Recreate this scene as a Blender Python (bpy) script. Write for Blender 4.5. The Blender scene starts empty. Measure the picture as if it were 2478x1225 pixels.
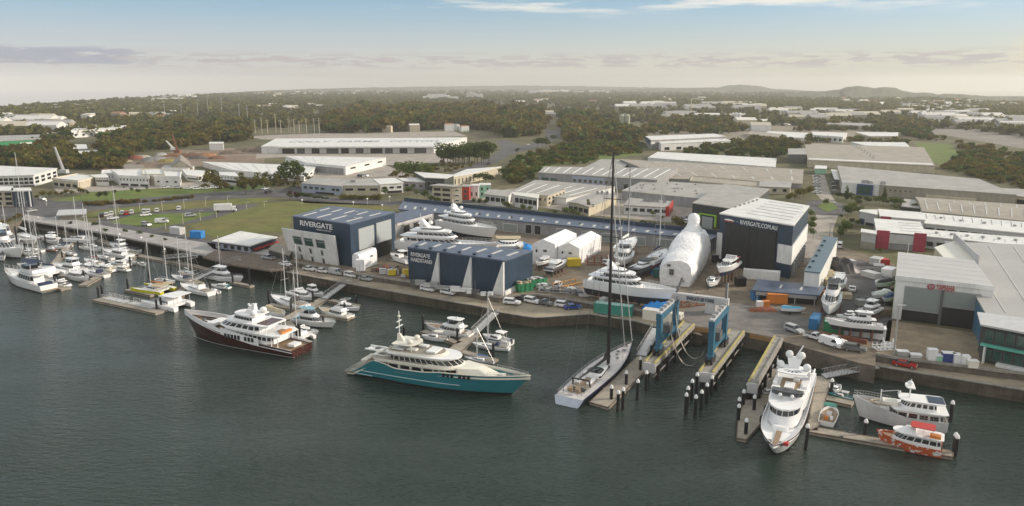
import bpy, math, random
import numpy as np
from mathutils import Vector
from mathutils.geometry import tessellate_polygon
R = math.radians
rnd = random.Random(7)
SC = bpy.context.scene
COL = SC.collection
# ---- camera model: used to find where on the ground a thing of the place stands
FL, CH = 1850.0, 60.0
PIT = math.atan(408.5 / FL)
SP, CP = math.sin(PIT), math.cos(PIT)
G0 = 3.8      # hardstand and land
R0 = 2.5      # lower waterfront road

def P(px, py, z=G0):
    u = (px - 1239) / FL; v = (py - 612.5) / FL
    dy = CP - v * SP; dz = -SP - v * CP
    t = (z - CH) / dz
    return (u * t, dy * t)

def ZT(px, ytop, y):
    """height of the point above forward distance y that is seen at ytop"""
    v = (ytop - 612.5) / FL
    dy = CP - v * SP; dz = -SP - v * CP
    return CH + dz * y / dy

def HT(px, ytop, ybase, g=G0):
    return ZT(px, ytop, P(px, ybase, g)[1])

# ---- materials
MATS = {}
def mat(name, col, rough=0.7, metal=0.0, var=0.12, scale=0.6, bump=0.0, bscale=3.0, spec=0.5, obj=True, stretch=None, col2=None, sharp=None, grime=0, gs=.5):
    if name in MATS: return MATS[name]
    m = bpy.data.materials.new(name); m.use_nodes = True
    nt = m.node_tree; N = nt.nodes; L = nt.links
    b = N['Principled BSDF']
    b.inputs['Roughness'].default_value = rough
    b.inputs['Metallic'].default_value = metal
    b.inputs['Specular IOR Level'].default_value = spec
    c = tuple(col) + (1,)
    tc = N.new('ShaderNodeTexCoord')
    src = tc.outputs['Object' if obj else 'Generated']
    if stretch:
        mp = N.new('ShaderNodeMapping'); mp.inputs['Scale'].default_value = stretch
        L.new(src, mp.inputs[0]); src = mp.outputs[0]
    if var > 0 or col2:
        n = N.new('ShaderNodeTexNoise'); n.inputs['Scale'].default_value = scale
        n.inputs['Detail'].default_value = 5; n.inputs['Roughness'].default_value = 0.65
        L.new(src, n.inputs['Vector'])
        r = N.new('ShaderNodeValToRGB')
        lo, hi = (0.32, 0.68) if sharp is None else sharp
        r.color_ramp.elements[0].position = lo; r.color_ramp.elements[1].position = hi
        if col2:
            r.color_ramp.elements[0].color = tuple(col2) + (1,); r.color_ramp.elements[1].color = c
        else:
            r.color_ramp.elements[0].color = tuple(x * (1 - var) for x in col) + (1,)
            r.color_ramp.elements[1].color = tuple(min(1, x * (1 + var)) for x in col) + (1,)
        L.new(n.outputs['Fac'], r.inputs[0]); L.new(r.outputs[0], b.inputs['Base Color'])
    else:
        b.inputs['Base Color'].default_value = c
    if grime:
        ng = N.new('ShaderNodeTexNoise'); ng.inputs['Scale'].default_value = gs; ng.inputs['Detail'].default_value = 9; ng.inputs['Roughness'].default_value = .72
        mg = N.new('ShaderNodeMapping'); mg.inputs['Scale'].default_value = (1, 1, .25); mg.inputs['Location'].default_value = (7, 3, 1)
        L.new(tc.outputs['Object'], mg.inputs[0]); L.new(mg.outputs[0], ng.inputs['Vector'])
        rg = N.new('ShaderNodeMapRange'); rg.inputs[1].default_value = .36; rg.inputs[2].default_value = .58; rg.inputs[3].default_value = 1 - grime; rg.inputs[4].default_value = 1.0
        L.new(ng.outputs['Fac'], rg.inputs[0])
        mx = N.new('ShaderNodeMix'); mx.data_type = 'RGBA'; mx.blend_type = 'MULTIPLY'; mx.inputs[0].default_value = 1
        if b.inputs['Base Color'].links: L.new(b.inputs['Base Color'].links[0].from_socket, mx.inputs[6])
        else: mx.inputs[6].default_value = c
        L.new(rg.outputs[0], mx.inputs[7]); L.new(mx.outputs[2], b.inputs['Base Color'])
    if bump > 0:
        n2 = N.new('ShaderNodeTexNoise'); n2.inputs['Scale'].default_value = bscale; n2.inputs['Detail'].default_value = 4
        L.new(src, n2.inputs['Vector'])
        bp = N.new('ShaderNodeBump'); bp.inputs['Distance'].default_value = bump
        L.new(n2.outputs['Fac'], bp.inputs['Height']); L.new(bp.outputs[0], b.inputs['Normal'])
    MATS[name] = m
    return m

def leafmat(name, a, b_, c):
    m = bpy.data.materials.new(name); m.use_nodes = True
    nt = m.node_tree; N = nt.nodes; L = nt.links
    b = N['Principled BSDF']; b.inputs['Roughness'].default_value = 0.75; b.inputs['Specular IOR Level'].default_value = 0.2
    g = N.new('ShaderNodeNewGeometry')
    oi = N.new('ShaderNodeObjectInfo')
    n = N.new('ShaderNodeTexNoise'); n.inputs['Scale'].default_value = 0.09; n.inputs['Detail'].default_value = 4
    L.new(g.outputs['Position'], n.inputs['Vector'])
    ad = N.new('ShaderNodeMath'); ad.operation = 'MULTIPLY_ADD'; ad.inputs[1].default_value = 0.35; 
    L.new(g.outputs['Random Per Island'], ad.inputs[0]); L.new(n.outputs['Fac'], ad.inputs[2])
    a2 = N.new('ShaderNodeMath'); a2.operation = 'MULTIPLY_ADD'; a2.inputs[1].default_value = 0.2
    L.new(oi.outputs['Random'], a2.inputs[0]); L.new(ad.outputs[0], a2.inputs[2])
    r = N.new('ShaderNodeValToRGB')
    r.color_ramp.elements[0].position = 0.5; r.color_ramp.elements[0].color = a + (1,)
    r.color_ramp.elements[1].position = 1.0; r.color_ramp.elements[1].color = c + (1,)
    e = r.color_ramp.elements.new(0.75); e.color = b_ + (1,)
    L.new(a2.outputs[0], r.inputs[0]); L.new(r.outputs[0], b.inputs['Base Color'])
    tr = N.new('ShaderNodeBsdfTranslucent'); ms = N.new('ShaderNodeMixShader'); ms.inputs[0].default_value = .38
    L.new(r.outputs[0], tr.inputs[0]); L.new(b.outputs[0], ms.inputs[1]); L.new(tr.outputs[0], ms.inputs[2]); L.new(ms.outputs[0], N['Material Output'].inputs[0])
    MATS[name] = m
    return m

# ---- mesh builder
class MB:
    def __init__(s): s.v = []; s.f = []; s.mi = []; s.m = []
    def mat(s, m):
        if m not in s.m: s.m.append(m)
        return s.m.index(m)
    def face(s, pts, m):
        i = len(s.v); s.v += [tuple(p) for p in pts]; s.f.append(tuple(range(i, i + len(pts)))); s.mi.append(s.mat(m))
    def grid(s, rows, m, close=False, mats=None):
        """rows: equal-length lists of points; mats(i) material of band i"""
        i0 = len(s.v); n = len(rows[0])
        for r_ in rows: s.v += [tuple(p) for p in r_]
        for i in range(len(rows) - 1):
            k = s.mat(mats(i) if mats else m)
            for j in range(n if close else n - 1):
                a = i0 + i * n + j; b = i0 + i * n + (j + 1) % n
                s.f.append((a, b, b + n, a + n)); s.mi.append(k)
    def prism(s, poly, z0, z1, m, top=None, bottom=False, poly2=None):
        """poly counter-clockwise xy; z1 a number or one per corner"""
        n = len(poly); zz = z1 if hasattr(z1, '__len__') else [z1] * n
        za = z0 if hasattr(z0, '__len__') else [z0] * n
        q = poly2 or poly
        for i in range(n):
            j = (i + 1) % n
            s.face([(*poly[i], za[i]), (*poly[j], za[j]), (*q[j], zz[j]), (*q[i], zz[i])], m)
        if top is not False: s.poly([(*q[i], zz[i]) for i in range(n)], top or m)
        if bottom: s.poly([(*poly[i], za[i]) for i in reversed(range(n))], m)
    def poly(s, pts, m):
        if len(pts) <= 4: s.face(pts, m); return
        i0 = len(s.v); s.v += [tuple(p) for p in pts]; k = s.mat(m)
        for t in tessellate_polygon([[Vector((p[0], p[1], 0)) for p in pts]]):
            a, b, c = [Vector(pts[x]) for x in t]
            if (b - a).cross(c - a).z < 0: t = (t[0], t[2], t[1])
            s.f.append(tuple(i0 + x for x in t)); s.mi.append(k)
    def box(s, c, d, m, rot=0, z0=None, top=None):
        """c centre (x,y) and z0 bottom; d sizes"""
        ca, sa = math.cos(rot), math.sin(rot); x, y = c[0], c[1]
        zb = c[2] if z0 is None else z0
        h, w = d[0] / 2, d[1] / 2
        pl = [(x + ca * a - sa * b, y + sa * a + ca * b) for a, b in ((-h, -w), (h, -w), (h, w), (-h, w))]
        s.prism(pl, zb, zb + d[2], m, top=top, bottom=True)
    def tube(s, p0, p1, r, m, n=6, r1=None, cap=True):
        p0, p1 = Vector(p0), Vector(p1); d = p1 - p0
        if d.length < 1e-6: return
        d.normalize(); a = d.orthogonal().normalized(); b = d.cross(a)
        r1 = r if r1 is None else r1
        ra = [[tuple(p + (a * math.cos(t) + b * math.sin(t)) * rr) for t in [2 * math.pi * k / n for k in range(n)]] for p, rr in ((p0, r), (p1, r1))]
        s.grid(ra, m, close=True)
        if cap: s.face(ra[1], m); s.face(ra[0][::-1], m)
    def path(s, pts, r, m, n=5):
        for a, b in zip(pts[:-1], pts[1:]): s.tube(a, b, r, m, n)
    def lathe(s, c, prof, m, n=12, sx=1, sy=1):
        """prof: (r,z) list"""
        rows = [[(c[0] + r_ * sx * math.cos(2 * math.pi * k / n), c[1] + r_ * sy * math.sin(2 * math.pi * k / n), c[2] + z) for k in range(n)] for r_, z in prof]
        s.grid(rows, m, close=True)
    def dome(s, c, r, m, n=12, sz=1.0):
        s.lathe(c, [(r * 0.55, -r * 0.75 * sz), (r * 0.85, -r * 0.5 * sz), (r, 0), (r * 0.87, r * 0.5 * sz), (r * 0.5, r * 0.87 * sz), (0.01, r * sz)], m, n)
    def build(s, name, parent=None, loc=None, smooth=False, rot=0):
        me = bpy.data.meshes.new(name)
        me.from_pydata(s.v, [], s.f); me.polygons.foreach_set('material_index', s.mi)
        for m in s.m: me.materials.append(m)
        if smooth:
            me.polygons.foreach_set('use_smooth', [True] * len(s.f))
        me.update()
        o = bpy.data.objects.new(name, me); COL.objects.link(o)
        if parent: o.parent = parent
        if loc: o.location = loc
        if rot: o.rotation_euler = (0, 0, rot)
        return o

def fix(o, merge=0.002, angle=None):
    import bmesh
    bm = bmesh.new(); bm.from_mesh(o.data)
    bmesh.ops.remove_doubles(bm, verts=bm.verts, dist=merge)
    bmesh.ops.recalc_face_normals(bm, faces=bm.faces)
    bm.to_mesh(o.data); bm.free()
    if angle is not None:
        o.data.polygons.foreach_set('use_smooth', [True] * len(o.data.polygons))
        o.data.set_sharp_from_angle(angle=R(angle))
    return o

def tag(o, label, cat, group=None, kind=None):
    if label: o['label'] = label
    if cat: o['category'] = cat
    if group: o['group'] = group
    if kind: o['kind'] = kind
    return o
def empty(name, loc, rz=0, label=None, cat=None, group=None):
    o = bpy.data.objects.new(name, None); COL.objects.link(o)
    o.location = loc; o.rotation_euler = (0, 0, rz); o.empty_display_size = 1
    if label: tag(o, label, cat, group)
    return o
def dup(root, loc, rz=0, s=1.0, label=None, group=None, recolor=None):
    r = root.copy(); COL.objects.link(r); r.location = loc; r.rotation_euler = (0, 0, rz); r.scale = (s, s, s) if not hasattr(s, '__len__') else s
    if label: r['label'] = label
    if group: r['group'] = group
    for ch in root.children:
        c = ch.copy(); COL.objects.link(c); c.parent = r
        if recolor and c.name.split('.')[0] in recolor:
            for sl in c.material_slots:
                if sl.material.name in recolor[c.name.split('.')[0]][0]:
                    sl.link = 'OBJECT'; sl.material = recolor[c.name.split('.')[0]][1]
        for g in ch.children:
            d = g.copy(); COL.objects.link(d); d.parent = c
    return r
def struct(o): o['kind'] = 'structure'; return o

# ---- palette
M = {}
def defm(k, *a, **kw): M[k] = mat(k, *a, **kw)
defm('white', (.82, .82, .81), .35, var=.05)
defm('gel', (.84, .84, .84), .22, var=.03, scale=.3)
defm('cream', (.76, .73, .63), .35, var=.05)
defm('glass', (.012, .016, .02), .08, var=0, spec=.8)
defm('glassgreen', (.02, .07, .06), .1, var=0, spec=.8)
defm('black', (.012, .012, .014), .45, var=.2)
defm('rubber', (.02, .02, .02), .8, var=.2)
defm('navy', (.016, .042, .080), .42, var=.12, scale=.2, grime=.3)
defm('navycloth', (.012, .025, .07), .8, var=.2)
defm('navyroof', (.095, .125, .19), .45, var=.16, scale=.25, grime=.35)
defm('teak', (.30, .21, .13), .6, var=.2, scale=1.5)
defm('teakgrey', (.27, .24, .20), .65, var=.15, scale=1.5)
defm('grey', (.34, .34, .34), .5, var=.1)
defm('lgrey', (.52, .52, .52), .5, var=.1)
defm('dgrey', (.10, .105, .11), .5, var=.15)
defm('steel', (.5, .5, .5), .35, metal=.6, var=.1)
defm('alu', (.62, .62, .63), .4, var=.05)
defm('concrete', (.33, .31, .28), .85, var=.2, scale=.5, bump=.01, grime=.35)
defm('pontoon', (.36, .32, .26), .85, var=.16, scale=1.2, grime=.3)
defm('timber', (.17, .13, .10), .85, var=.25, scale=1.5, grime=.3)
defm('wetwall', (.105, .085, .062), .9, grime=.5, var=.4, scale=.35, stretch=(.4, .4, 1.5), bump=.05)
defm('rwall', (.13, .11, .09), .9, var=.35, scale=.5, bump=.03)
defm('roofwhite', (.80, .79, .75), .45, var=.05, scale=.15, grime=.22, gs=.25)
defm('roofgrey', (.40, .38, .345), .5, var=.10, scale=.12, grime=.28, gs=.2)
defm('rooftan', (.38, .335, .27), .55, var=.12, scale=.12, grime=.28, gs=.2)
defm('roofbrown', (.26, .22, .18), .6, var=.15, scale=.2)
defm('wallcream', (.55, .49, .37), .8, var=.1, grime=.2)
defm('wallbeige', (.34, .31, .25), .8, var=.1, grime=.2)
defm('wallwhite', (.76, .76, .74), .6, var=.06, scale=.3, grime=.2)
defm('wallgrey', (.30, .30, .31), .7, var=.1, grime=.25)
defm('wallblue', (.34, .38, .46), .7, var=.08)
defm('walldark', (.035, .045, .045), .6, var=.2)
defm('skylight', (.55, .54, .50), .35, var=.05)
defm('roller', (.36, .39, .40), .5, var=.06, stretch=(.2, .2, 6))
defm('rollgreen', (.24, .27, .26), .5, var=.06, stretch=(.2, .2, 6))
defm('red', (.45, .03, .02), .5, var=.12)
defm('crimson', (.36, .035, .07), .6, var=.12)
defm('orange', (.60, .20, .03), .5, var=.15)
defm('rust', (.22, .07, .035), .8, var=.35)
defm('yellow', (.65, .48, .02), .5, var=.1)
defm('lime', (.33, .58, .05), .5, var=.05)
defm('mint', (.30, .58, .42), .6, var=.05)
defm('blue', (.02, .16, .36), .5, var=.1)
defm('bright', (.01, .22, .60), .6, var=.12)
defm('teal', (.025, .20, .24), .14, var=.06, scale=.2)
defm('tealcap', (.45, .6, .62), .3, var=.03)
defm('maroon', (.045, .010, .008), .2, var=.1)
defm('cgreen', (.04, .25, .19), .55, var=.12)
defm('skipgreen', (.02, .22, .09), .6, var=.3)
defm('liftblue', (.03, .125, .20), .45, var=.12)
defm('lime2', (.60, .56, .01), .35, var=.08)
defm('tan', (.50, .42, .28), .8, var=.12)
defm('shrink', (.84, .84, .85), .42, var=.04, bump=.4, bscale=.8)
defm('soil', (.20, .14, .09), .9, var=.3)
defm('trunk', (.16, .12, .09), .9, var=.2)
defm('lamp', (.7, .7, .66), .5, var=.05)
defm('antifoul', (.03, .035, .04), .7, var=.2)
defm('bootred', (.30, .03, .03), .6, var=.1)
defm('bootblue', (.03, .06, .22), .5, var=.1)
leafmat('leaf_dark', (.030, .052, .008), (.058, .092, .014), (.10, .145, .024))
leafmat('leaf_olive', (.060, .064, .010), (.125, .115, .017), (.19, .165, .028))
leafmat('leaf_brown', (.085, .066, .016), (.145, .112, .024), (.20, .160, .038))
leafmat('leaf_far', (.065, .074, .018), (.10, .104, .028), (.15, .145, .045))
leafmat('leaf_fresh', (.05, .08, .012), (.085, .13, .02), (.14, .19, .035))
# ---- camera
cd = bpy.data.cameras.new('camera'); cam = bpy.data.objects.new('camera', cd); COL.objects.link(cam)
cam.location = (0, 0, CH); cam.rotation_euler = (math.pi / 2 - PIT, 0, 0)
cd.sensor_width = 36; cd.lens = 36 * FL / 2478; cd.clip_start = 1; cd.clip_end = 60000
SC.camera = cam
# ---- sun and sky
SUNEL, SUNAZ = R(21), R(82)     # low sun behind cloud, ahead to the right
sd = bpy.data.lights.new('sun', 'SUN'); sun = bpy.data.objects.new('sun', sd); COL.objects.link(sun)
sd.energy = 3.6; sd.angle = R(6); sd.color = (1.0, .88, .73)
dv = Vector((math.sin(SUNAZ) * math.cos(SUNEL), math.cos(SUNAZ) * math.cos(SUNEL), math.sin(SUNEL)))
sun.rotation_euler = dv.to_track_quat('Z', 'Y').to_euler()
w = bpy.data.worlds.new('World'); SC.world = w; w.use_nodes = True
nt = w.node_tree; N = nt.nodes; L = nt.links
bg = N['Background']
def nd(t, **kw):
    n = N.new(t)
    for k, v in kw.items():
        if k.startswith('i'): n.inputs[int(k[1:])].default_value = v
        else: setattr(n, k, v)
    return n
def mth(op, a, b=None, c=None, clamp=False):
    n = N.new('ShaderNodeMath'); n.operation = op; n.use_clamp = clamp
    for i, x in enumerate((a, b, c)):
        if x is None: continue
        if isinstance(x, (int, float)): n.inputs[i].default_value = x
        else: L.new(x, n.inputs[i])
    return n.outputs[0]
def mix(f, a, b):
    n = N.new('ShaderNodeMix'); n.data_type = 'RGBA'; n.clamp_factor = True
    for i, x in ((0, f), (6, a), (7, b)):
        if isinstance(x, (int, float)): n.inputs[i].default_value = x
        elif isinstance(x, tuple): n.inputs[i].default_value = x + (1,)
        else: L.new(x, n.inputs[i])
    return n.outputs[2]
def sstep(x, a, b):
    n = N.new('ShaderNodeMapRange'); n.interpolation_type = 'SMOOTHSTEP'; n.clamp = True
    L.new(x, n.inputs[0]); n.inputs[1].default_value = a; n.inputs[2].default_value = b
    return n.outputs[0]
tc = nd('ShaderNodeTexCoord'); sep = nd('ShaderNodeSeparateXYZ'); L.new(tc.outputs['Generated'], sep.inputs[0])
X, Y, Z = sep.outputs
zc = mth('MAXIMUM', Z, 0.004)                       # below the horizon the air keeps the horizon's light
cv = nd('ShaderNodeCombineXYZ'); L.new(X, cv.inputs[0]); L.new(Y, cv.inputs[1]); L.new(mth('MULTIPLY_ADD', zc, 1.6, 0.05), cv.inputs[2])
sky = nd('ShaderNodeTexSky', sky_type='NISHITA', sun_disc=False, sun_elevation=SUNEL, sun_rotation=SUNAZ, air_density=1.0, dust_density=1.0, ozone_density=1.6)
L.new(cv.outputs[0], sky.inputs[0])
az = mth('ARCTAN2', X, Y)
# thin high veil that whitens the lower sky, warm to the right and cool to the left
K = 6.667
veil = mix(sstep(az, -0.75, 0.7), (.58 * K, .53 * K, .52 * K), (.62 * K, .56 * K, .43 * K))
skyc = mix(.5, sky.outputs[0], (.25 * K, .41 * K, .48 * K))
c0 = mix(mth('MULTIPLY', mth('SUBTRACT', 1.0, sstep(zc, 0.012, 0.11)), 0.82), skyc, veil)
# large soft overcast patches over the rest of the sky
nv = nd('ShaderNodeTexNoise', noise_dimensions='3D'); nv.inputs['Scale'].default_value = 2.2; nv.inputs['Detail'].default_value = 5
L.new(tc.outputs['Generated'], nv.inputs['Vector'])
oc = mth('MULTIPLY', mth('MULTIPLY', sstep(nv.outputs[0], .30, .60), sstep(zc, .12, .3)), .85)
back = sstep(mth('MULTIPLY', Y, -1.0), -.1, .5)
oc = mth('MAXIMUM', oc, mth('MULTIPLY', back, .9))
c0 = mix(oc, c0, (.70 * K, .69 * K, .67 * K))
def cloudnoise(sa, sz, seed, detail=6):
    cc = nd('ShaderNodeCombineXYZ'); L.new(mth('MULTIPLY', az, sa), cc.inputs[0]); L.new(mth('MULTIPLY', zc, sz), cc.inputs[1]); cc.inputs[2].default_value = seed
    n = nd('ShaderNodeTexNoise'); n.inputs['Scale'].default_value = 1.0; n.inputs['Detail'].default_value = detail; n.inputs['Roughness'].default_value = .6
    L.new(cc.outputs[0], n.inputs['Vector']); return n.outputs[0]
# small grey-mauve puffs in a band above the horizon
n1 = cloudnoise(26, 190, 3.1)
band = mth('MULTIPLY', sstep(zc, .016, .024), mth('SUBTRACT', 1.0, sstep(zc, .030, .042)))
f1 = mth('MULTIPLY', mth('MULTIPLY', sstep(n1, .45, .56), band), .75)
c1 = mix(f1, c0, (.42 * K, .38 * K, .39 * K))
# long low bank of blue-grey cloud on the left
n2 = cloudnoise(22, 160, 9.4)
bank = mth('MULTIPLY', mth('SUBTRACT', 1.0, sstep(az, -.47, -.40)), mth('MULTIPLY', sstep(zc, .020, .024), mth('SUBTRACT', 1.0, sstep(zc, .036, .045))))
f2 = mth('MULTIPLY', sstep(mth('ADD', n2, mth('MULTIPLY', bank, .28)), .62, .72), mth('MULTIPLY', bank, .85))
c2 = mix(f2, c1, (.33 * K, .35 * K, .42 * K))
# pale wisps high in the picture, more to the right
n3 = cloudnoise(5, 60, 21.7, 8)
f3 = mth('MULTIPLY', mth('MULTIPLY', sstep(n3, .50, .66), sstep(zc, .075, .10)), mth('MULTIPLY', sstep(az, -.25, 0.0), .7))
c3 = mix(f3, c2, (.95 * K, .86 * K, .74 * K))
# warm glow of the low sun on cloud at the right edge
dg = mth('ADD', mth('POWER', mth('SUBTRACT', az, .66), 2.0), mth('POWER', mth('MULTIPLY', mth('SUBTRACT', zc, .03), 2.2), 2.0))
gl = mth('MULTIPLY', mth('SUBTRACT', 1.0, sstep(dg, 0.0, .012)), .7)
c4 = mix(gl, c3, (.85 * K, .70 * K, .44 * K))
L.new(c4, bg.inputs[0]); bg.inputs[1].default_value = 0.15
SC.view_settings.view_transform = 'Standard'; SC.view_settings.look = 'None'; SC.view_settings.gamma = 1; SC.view_settings.exposure = 0.26
SC.cycles.volume_bounces = 0; SC.cycles.max_bounces = 5; SC.cycles.diffuse_bounces = 2; SC.cycles.glossy_bounces = 2; SC.cycles.transmission_bounces = 2
SC.cycles.volume_max_steps = 32
SC.cycles.use_denoising = True

# ---- haze: even, pale air around the whole scene
def make_haze():
    m = bpy.data.materials.new('haze_air'); m.use_nodes = True; n_ = m.node_tree.nodes
    n_.remove(n_['Principled BSDF'])
    v = n_.new('ShaderNodeVolumePrincipled'); v.inputs['Color'].default_value = (.95, .94, .90, 1); v.inputs['Density'].default_value = HAZE
    v.inputs['Anisotropy'].default_value = 0.2
    m.node_tree.links.new(v.outputs[0], n_['Material Output'].inputs['Volume'])
    b = MB(); b.box((0, 4000, -5), (16000, 9400, 135), m)
    o = b.build('haze'); fix(o); o['kind'] = 'stuff'
    return o
HAZE = 1.3e-4
# ---- water
def make_water():
    m = bpy.data.materials.new('river_water'); m.use_nodes = True
    N = m.node_tree.nodes; L = m.node_tree.links; b = N['Principled BSDF']
    b.inputs['Base Color'].default_value = (.022, .036, .029, 1); b.inputs['Roughness'].default_value = .12; b.inputs['IOR'].default_value = 1.33
    tc = N.new('ShaderNodeTexCoord'); prev = None
    hs = []
    for sc, st, rot, d in ((.42, (1, 2.4, 1), 20, .62), (1.1, (1, 2.0, 1), -14, .34), (.022, (1, 2.0, 1), 30, .5)):
        mp = N.new('ShaderNodeMapping'); mp.inputs['Scale'].default_value = st; mp.inputs['Rotation'].default_value = (0, 0, R(rot))
        L.new(tc.outputs['Object'], mp.inputs[0])
        n = N.new('ShaderNodeTexNoise'); n.inputs['Scale'].default_value = sc; n.inputs['Detail'].default_value = 3; n.inputs['Roughness'].default_value = .55
        L.new(mp.outputs[0], n.inputs['Vector'])
        mu = N.new('ShaderNodeMath'); mu.operation = 'MULTIPLY'; mu.inputs[1].default_value = d; L.new(n.outputs['Fac'], mu.inputs[0]); hs.append(mu.outputs[0])
    ad = N.new('ShaderNodeMath'); ad.operation = 'ADD'; L.new(hs[0], ad.inputs[0]); L.new(hs[1], ad.inputs[1])
    # calmer patches: the big noise scales the ripple height
    mr = N.new('ShaderNodeMapRange'); mr.inputs[1].default_value = .18; mr.inputs[2].default_value = .34; mr.inputs[3].default_value = .40; mr.inputs[4].default_value = 1.25
    L.new(hs[2], mr.inputs[0])
    mm = N.new('ShaderNodeMath'); mm.operation = 'MULTIPLY'; L.new(ad.outputs[0], mm.inputs[0]); L.new(mr.outputs[0], mm.inputs[1])
    bp = N.new('ShaderNodeBump'); bp.inputs['Distance'].default_value = .75; bp.inputs['Strength'].default_value = 1.0
    L.new(mm.outputs[0], bp.inputs['Height']); L.new(bp.outputs[0], b.inputs['Normal'])
    q = MB(); q.face([(-700, 20, 0), (900, 20, 0), (900, 620, 0), (-700, 620, 0)], m)
    return struct(q.build('river_water'))
make_water()

SKY = [(-400, 300), (0, 268), (200, 250), (400, 236), (620, 224), (900, 218), (1240, 216), (1500, 217), (1700, 219), (1900, 222), (2000, 226), (2250, 240), (2478, 256), (2900, 285)]
def skyl(x):
    for (a, b), (c, d) in zip(SKY[:-1], SKY[1:]):
        if a <= x <= c: return b + (d - b) * (x - a) / (c - a)
    return 300

# quay line (top of the water-side wall) and the upper wall line, in photo pixels
PROM_UP = [(-140, 560), (0, 553), (62, 530), (120, 528), (245, 548), (500, 597), (600, 612)]
QUAY = [(672, 655), (900, 698), (1174, 745), (1212, 757), (1295, 770), (1428, 761), (1541, 779), (1592, 793)]
UPPER = [(600, 596), (704, 634), (849, 662), (983, 683), (1208, 722), (1261, 716), (1301, 715), (1367, 726), (1437, 737), (1560, 755), (1625, 768)]
RQUAY = [(1679, 790), (1798, 803), (1871, 817), (1900, 828), (2080, 879), (2119, 886)]
RLOW = [(2119, 886), (2142, 890), (2478, 945), (2800, 990), (3400, 1080)]
RUP = [(2078, 842), (2119, 859), (2162, 868), (2478, 907), (2800, 945), (3400, 1015)]

def G(px, py, z=G0): return P(px, py, z)
def make_land():
    m = mat('scrub_ground', (.095, .105, .035), .95, var=0, col2=(.15, .13, .065), scale=.02, sharp=(.42, .66), grime=.5, gs=.05, bump=.2, bscale=.5)
    front = [G(*p) for p in [(-700, 545), (-140, 560), (0, 553), (62, 530), (120, 528), (245, 548), (500, 597), (600, 612)]]
    front += [G(*p) for p in UPPER[1:]] + [G(*p) for p in RQUAY] + [G(2119, 862)] + [G(*p) for p in RUP[2:]]
    far = [G(x, skyl(x)) for x in (2900, 2478, 2250, 2000, 1700, 1240, 900, 620, 400, 200, 0, -400)]
    poly = front + [G(3900, 900), G(3900, 400)] + far + [G(-900, 380)]
    b = MB(); b.prism(poly, -3, G0, MATS['rwall'] if False else M['rwall'], top=m)
    struct(b.build('ground'))
    return poly
LAND = make_land()

def sheet(name, pts, m, z=G0, dz=.02, kind='structure', label=None, cat=None):
    b = MB(); b.poly([(*P(x, y, z), z + dz) for x, y in pts], m)
    o = b.build(name)
    if kind: o['kind'] = kind
    return o
def grav(name, col, col2, sc=.08, **k): return mat(name, col, .92, var=0, col2=col2, scale=sc, sharp=(.35, .65), grime=.35, gs=.22, bump=.03, bscale=2, **k)
HARD = grav('hardstand_gravel', (.25, .20, .145), (.165, .135, .10), .12)
ASPH = grav('asphalt_worn', (.125, .12, .125), (.085, .082, .085), .15)
TANRD = grav('tan_concrete', (.40, .34, .245), (.32, .27, .20), .2)
GRASS = mat('mown_grass', (.13, .165, .025), .95, var=0, col2=(.17, .15, .04), scale=.03, sharp=(.35, .62), grime=.35, gs=.12, bump=.08, bscale=1.5)
GREEN = mat('green_grass', (.10, .17, .015), .95, grime=.3, gs=.15, var=0, col2=(.14, .17, .03), scale=.05, sharp=(.35, .65), bump=.08, bscale=1.5)
CONC = grav('pale_concrete', (.42, .38, .33), (.36, .32, .28), .1)
PROM = mat('promenade_concrete', (.40, .385, .37), .9, grime=.3, gs=.3, var=.12, scale=.15)
BRICKP = grav('brick_paving', (.34, .27, .175), (.27, .215, .15), .3)

# hardstand yard
sheet('hardstand_paving', [(704, 634), (849, 662), (983, 683), (1208, 722), (1261, 716), (1301, 715), (1367, 726), (1437, 737), (1560, 755), (1625, 768), (1679, 790), (1798, 803), (1871, 817), (1900, 828), (2080, 879), (2119, 886), (2119, 860), (2150, 780), (2165, 640), (2075, 610), (1980, 575), (1940, 620), (1745, 600), (1300, 545), (945, 545), (700, 560), (640, 590)], HARD, dz=.015)
sheet('yamaha_forecourt_paving', [(2150, 775), (2400, 812), (2440, 905), (2162, 866), (2119, 858)], BRICKP, dz=.035)
sheet('side_yard_asphalt', [(2030, 625), (2150, 640), (2160, 770), (2150, 850), (2030, 790), (1985, 760), (1990, 700)], ASPH, dz=.035)
sheet('slip_apron_asphalt', [(1640, 762), (1700, 728), (1900, 745), (1990, 790), (1905, 815), (1871, 816), (1798, 802), (1679, 789)], grav('apron_grey', (.215, .20, .185), (.165, .152, .14), .1), dz=.03)
# lower waterfront road with its quay wall
def lower(name, edge_w, edge_u, z=R0):
    pl = [P(*p, z) for p in edge_w] + [P(p[0], p[1], G0) for p in reversed(edge_u)]
    b = MB(); b.prism(pl, -3, z, M['wetwall'], top=TANRD)
    return struct(b.build(name))
def nudge(pts, d): return [(x, y) for x, y in pts]
lower('waterfront_road', [(660, 652)] + QUAY + [(1660, 803), (1700, 812)], [(640, 618)] + UPPER[1:] + [(1690, 790)], R0)
lower('waterfront_path', RLOW, [(2119, 861)] + RUP[2:], R0)
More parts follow.
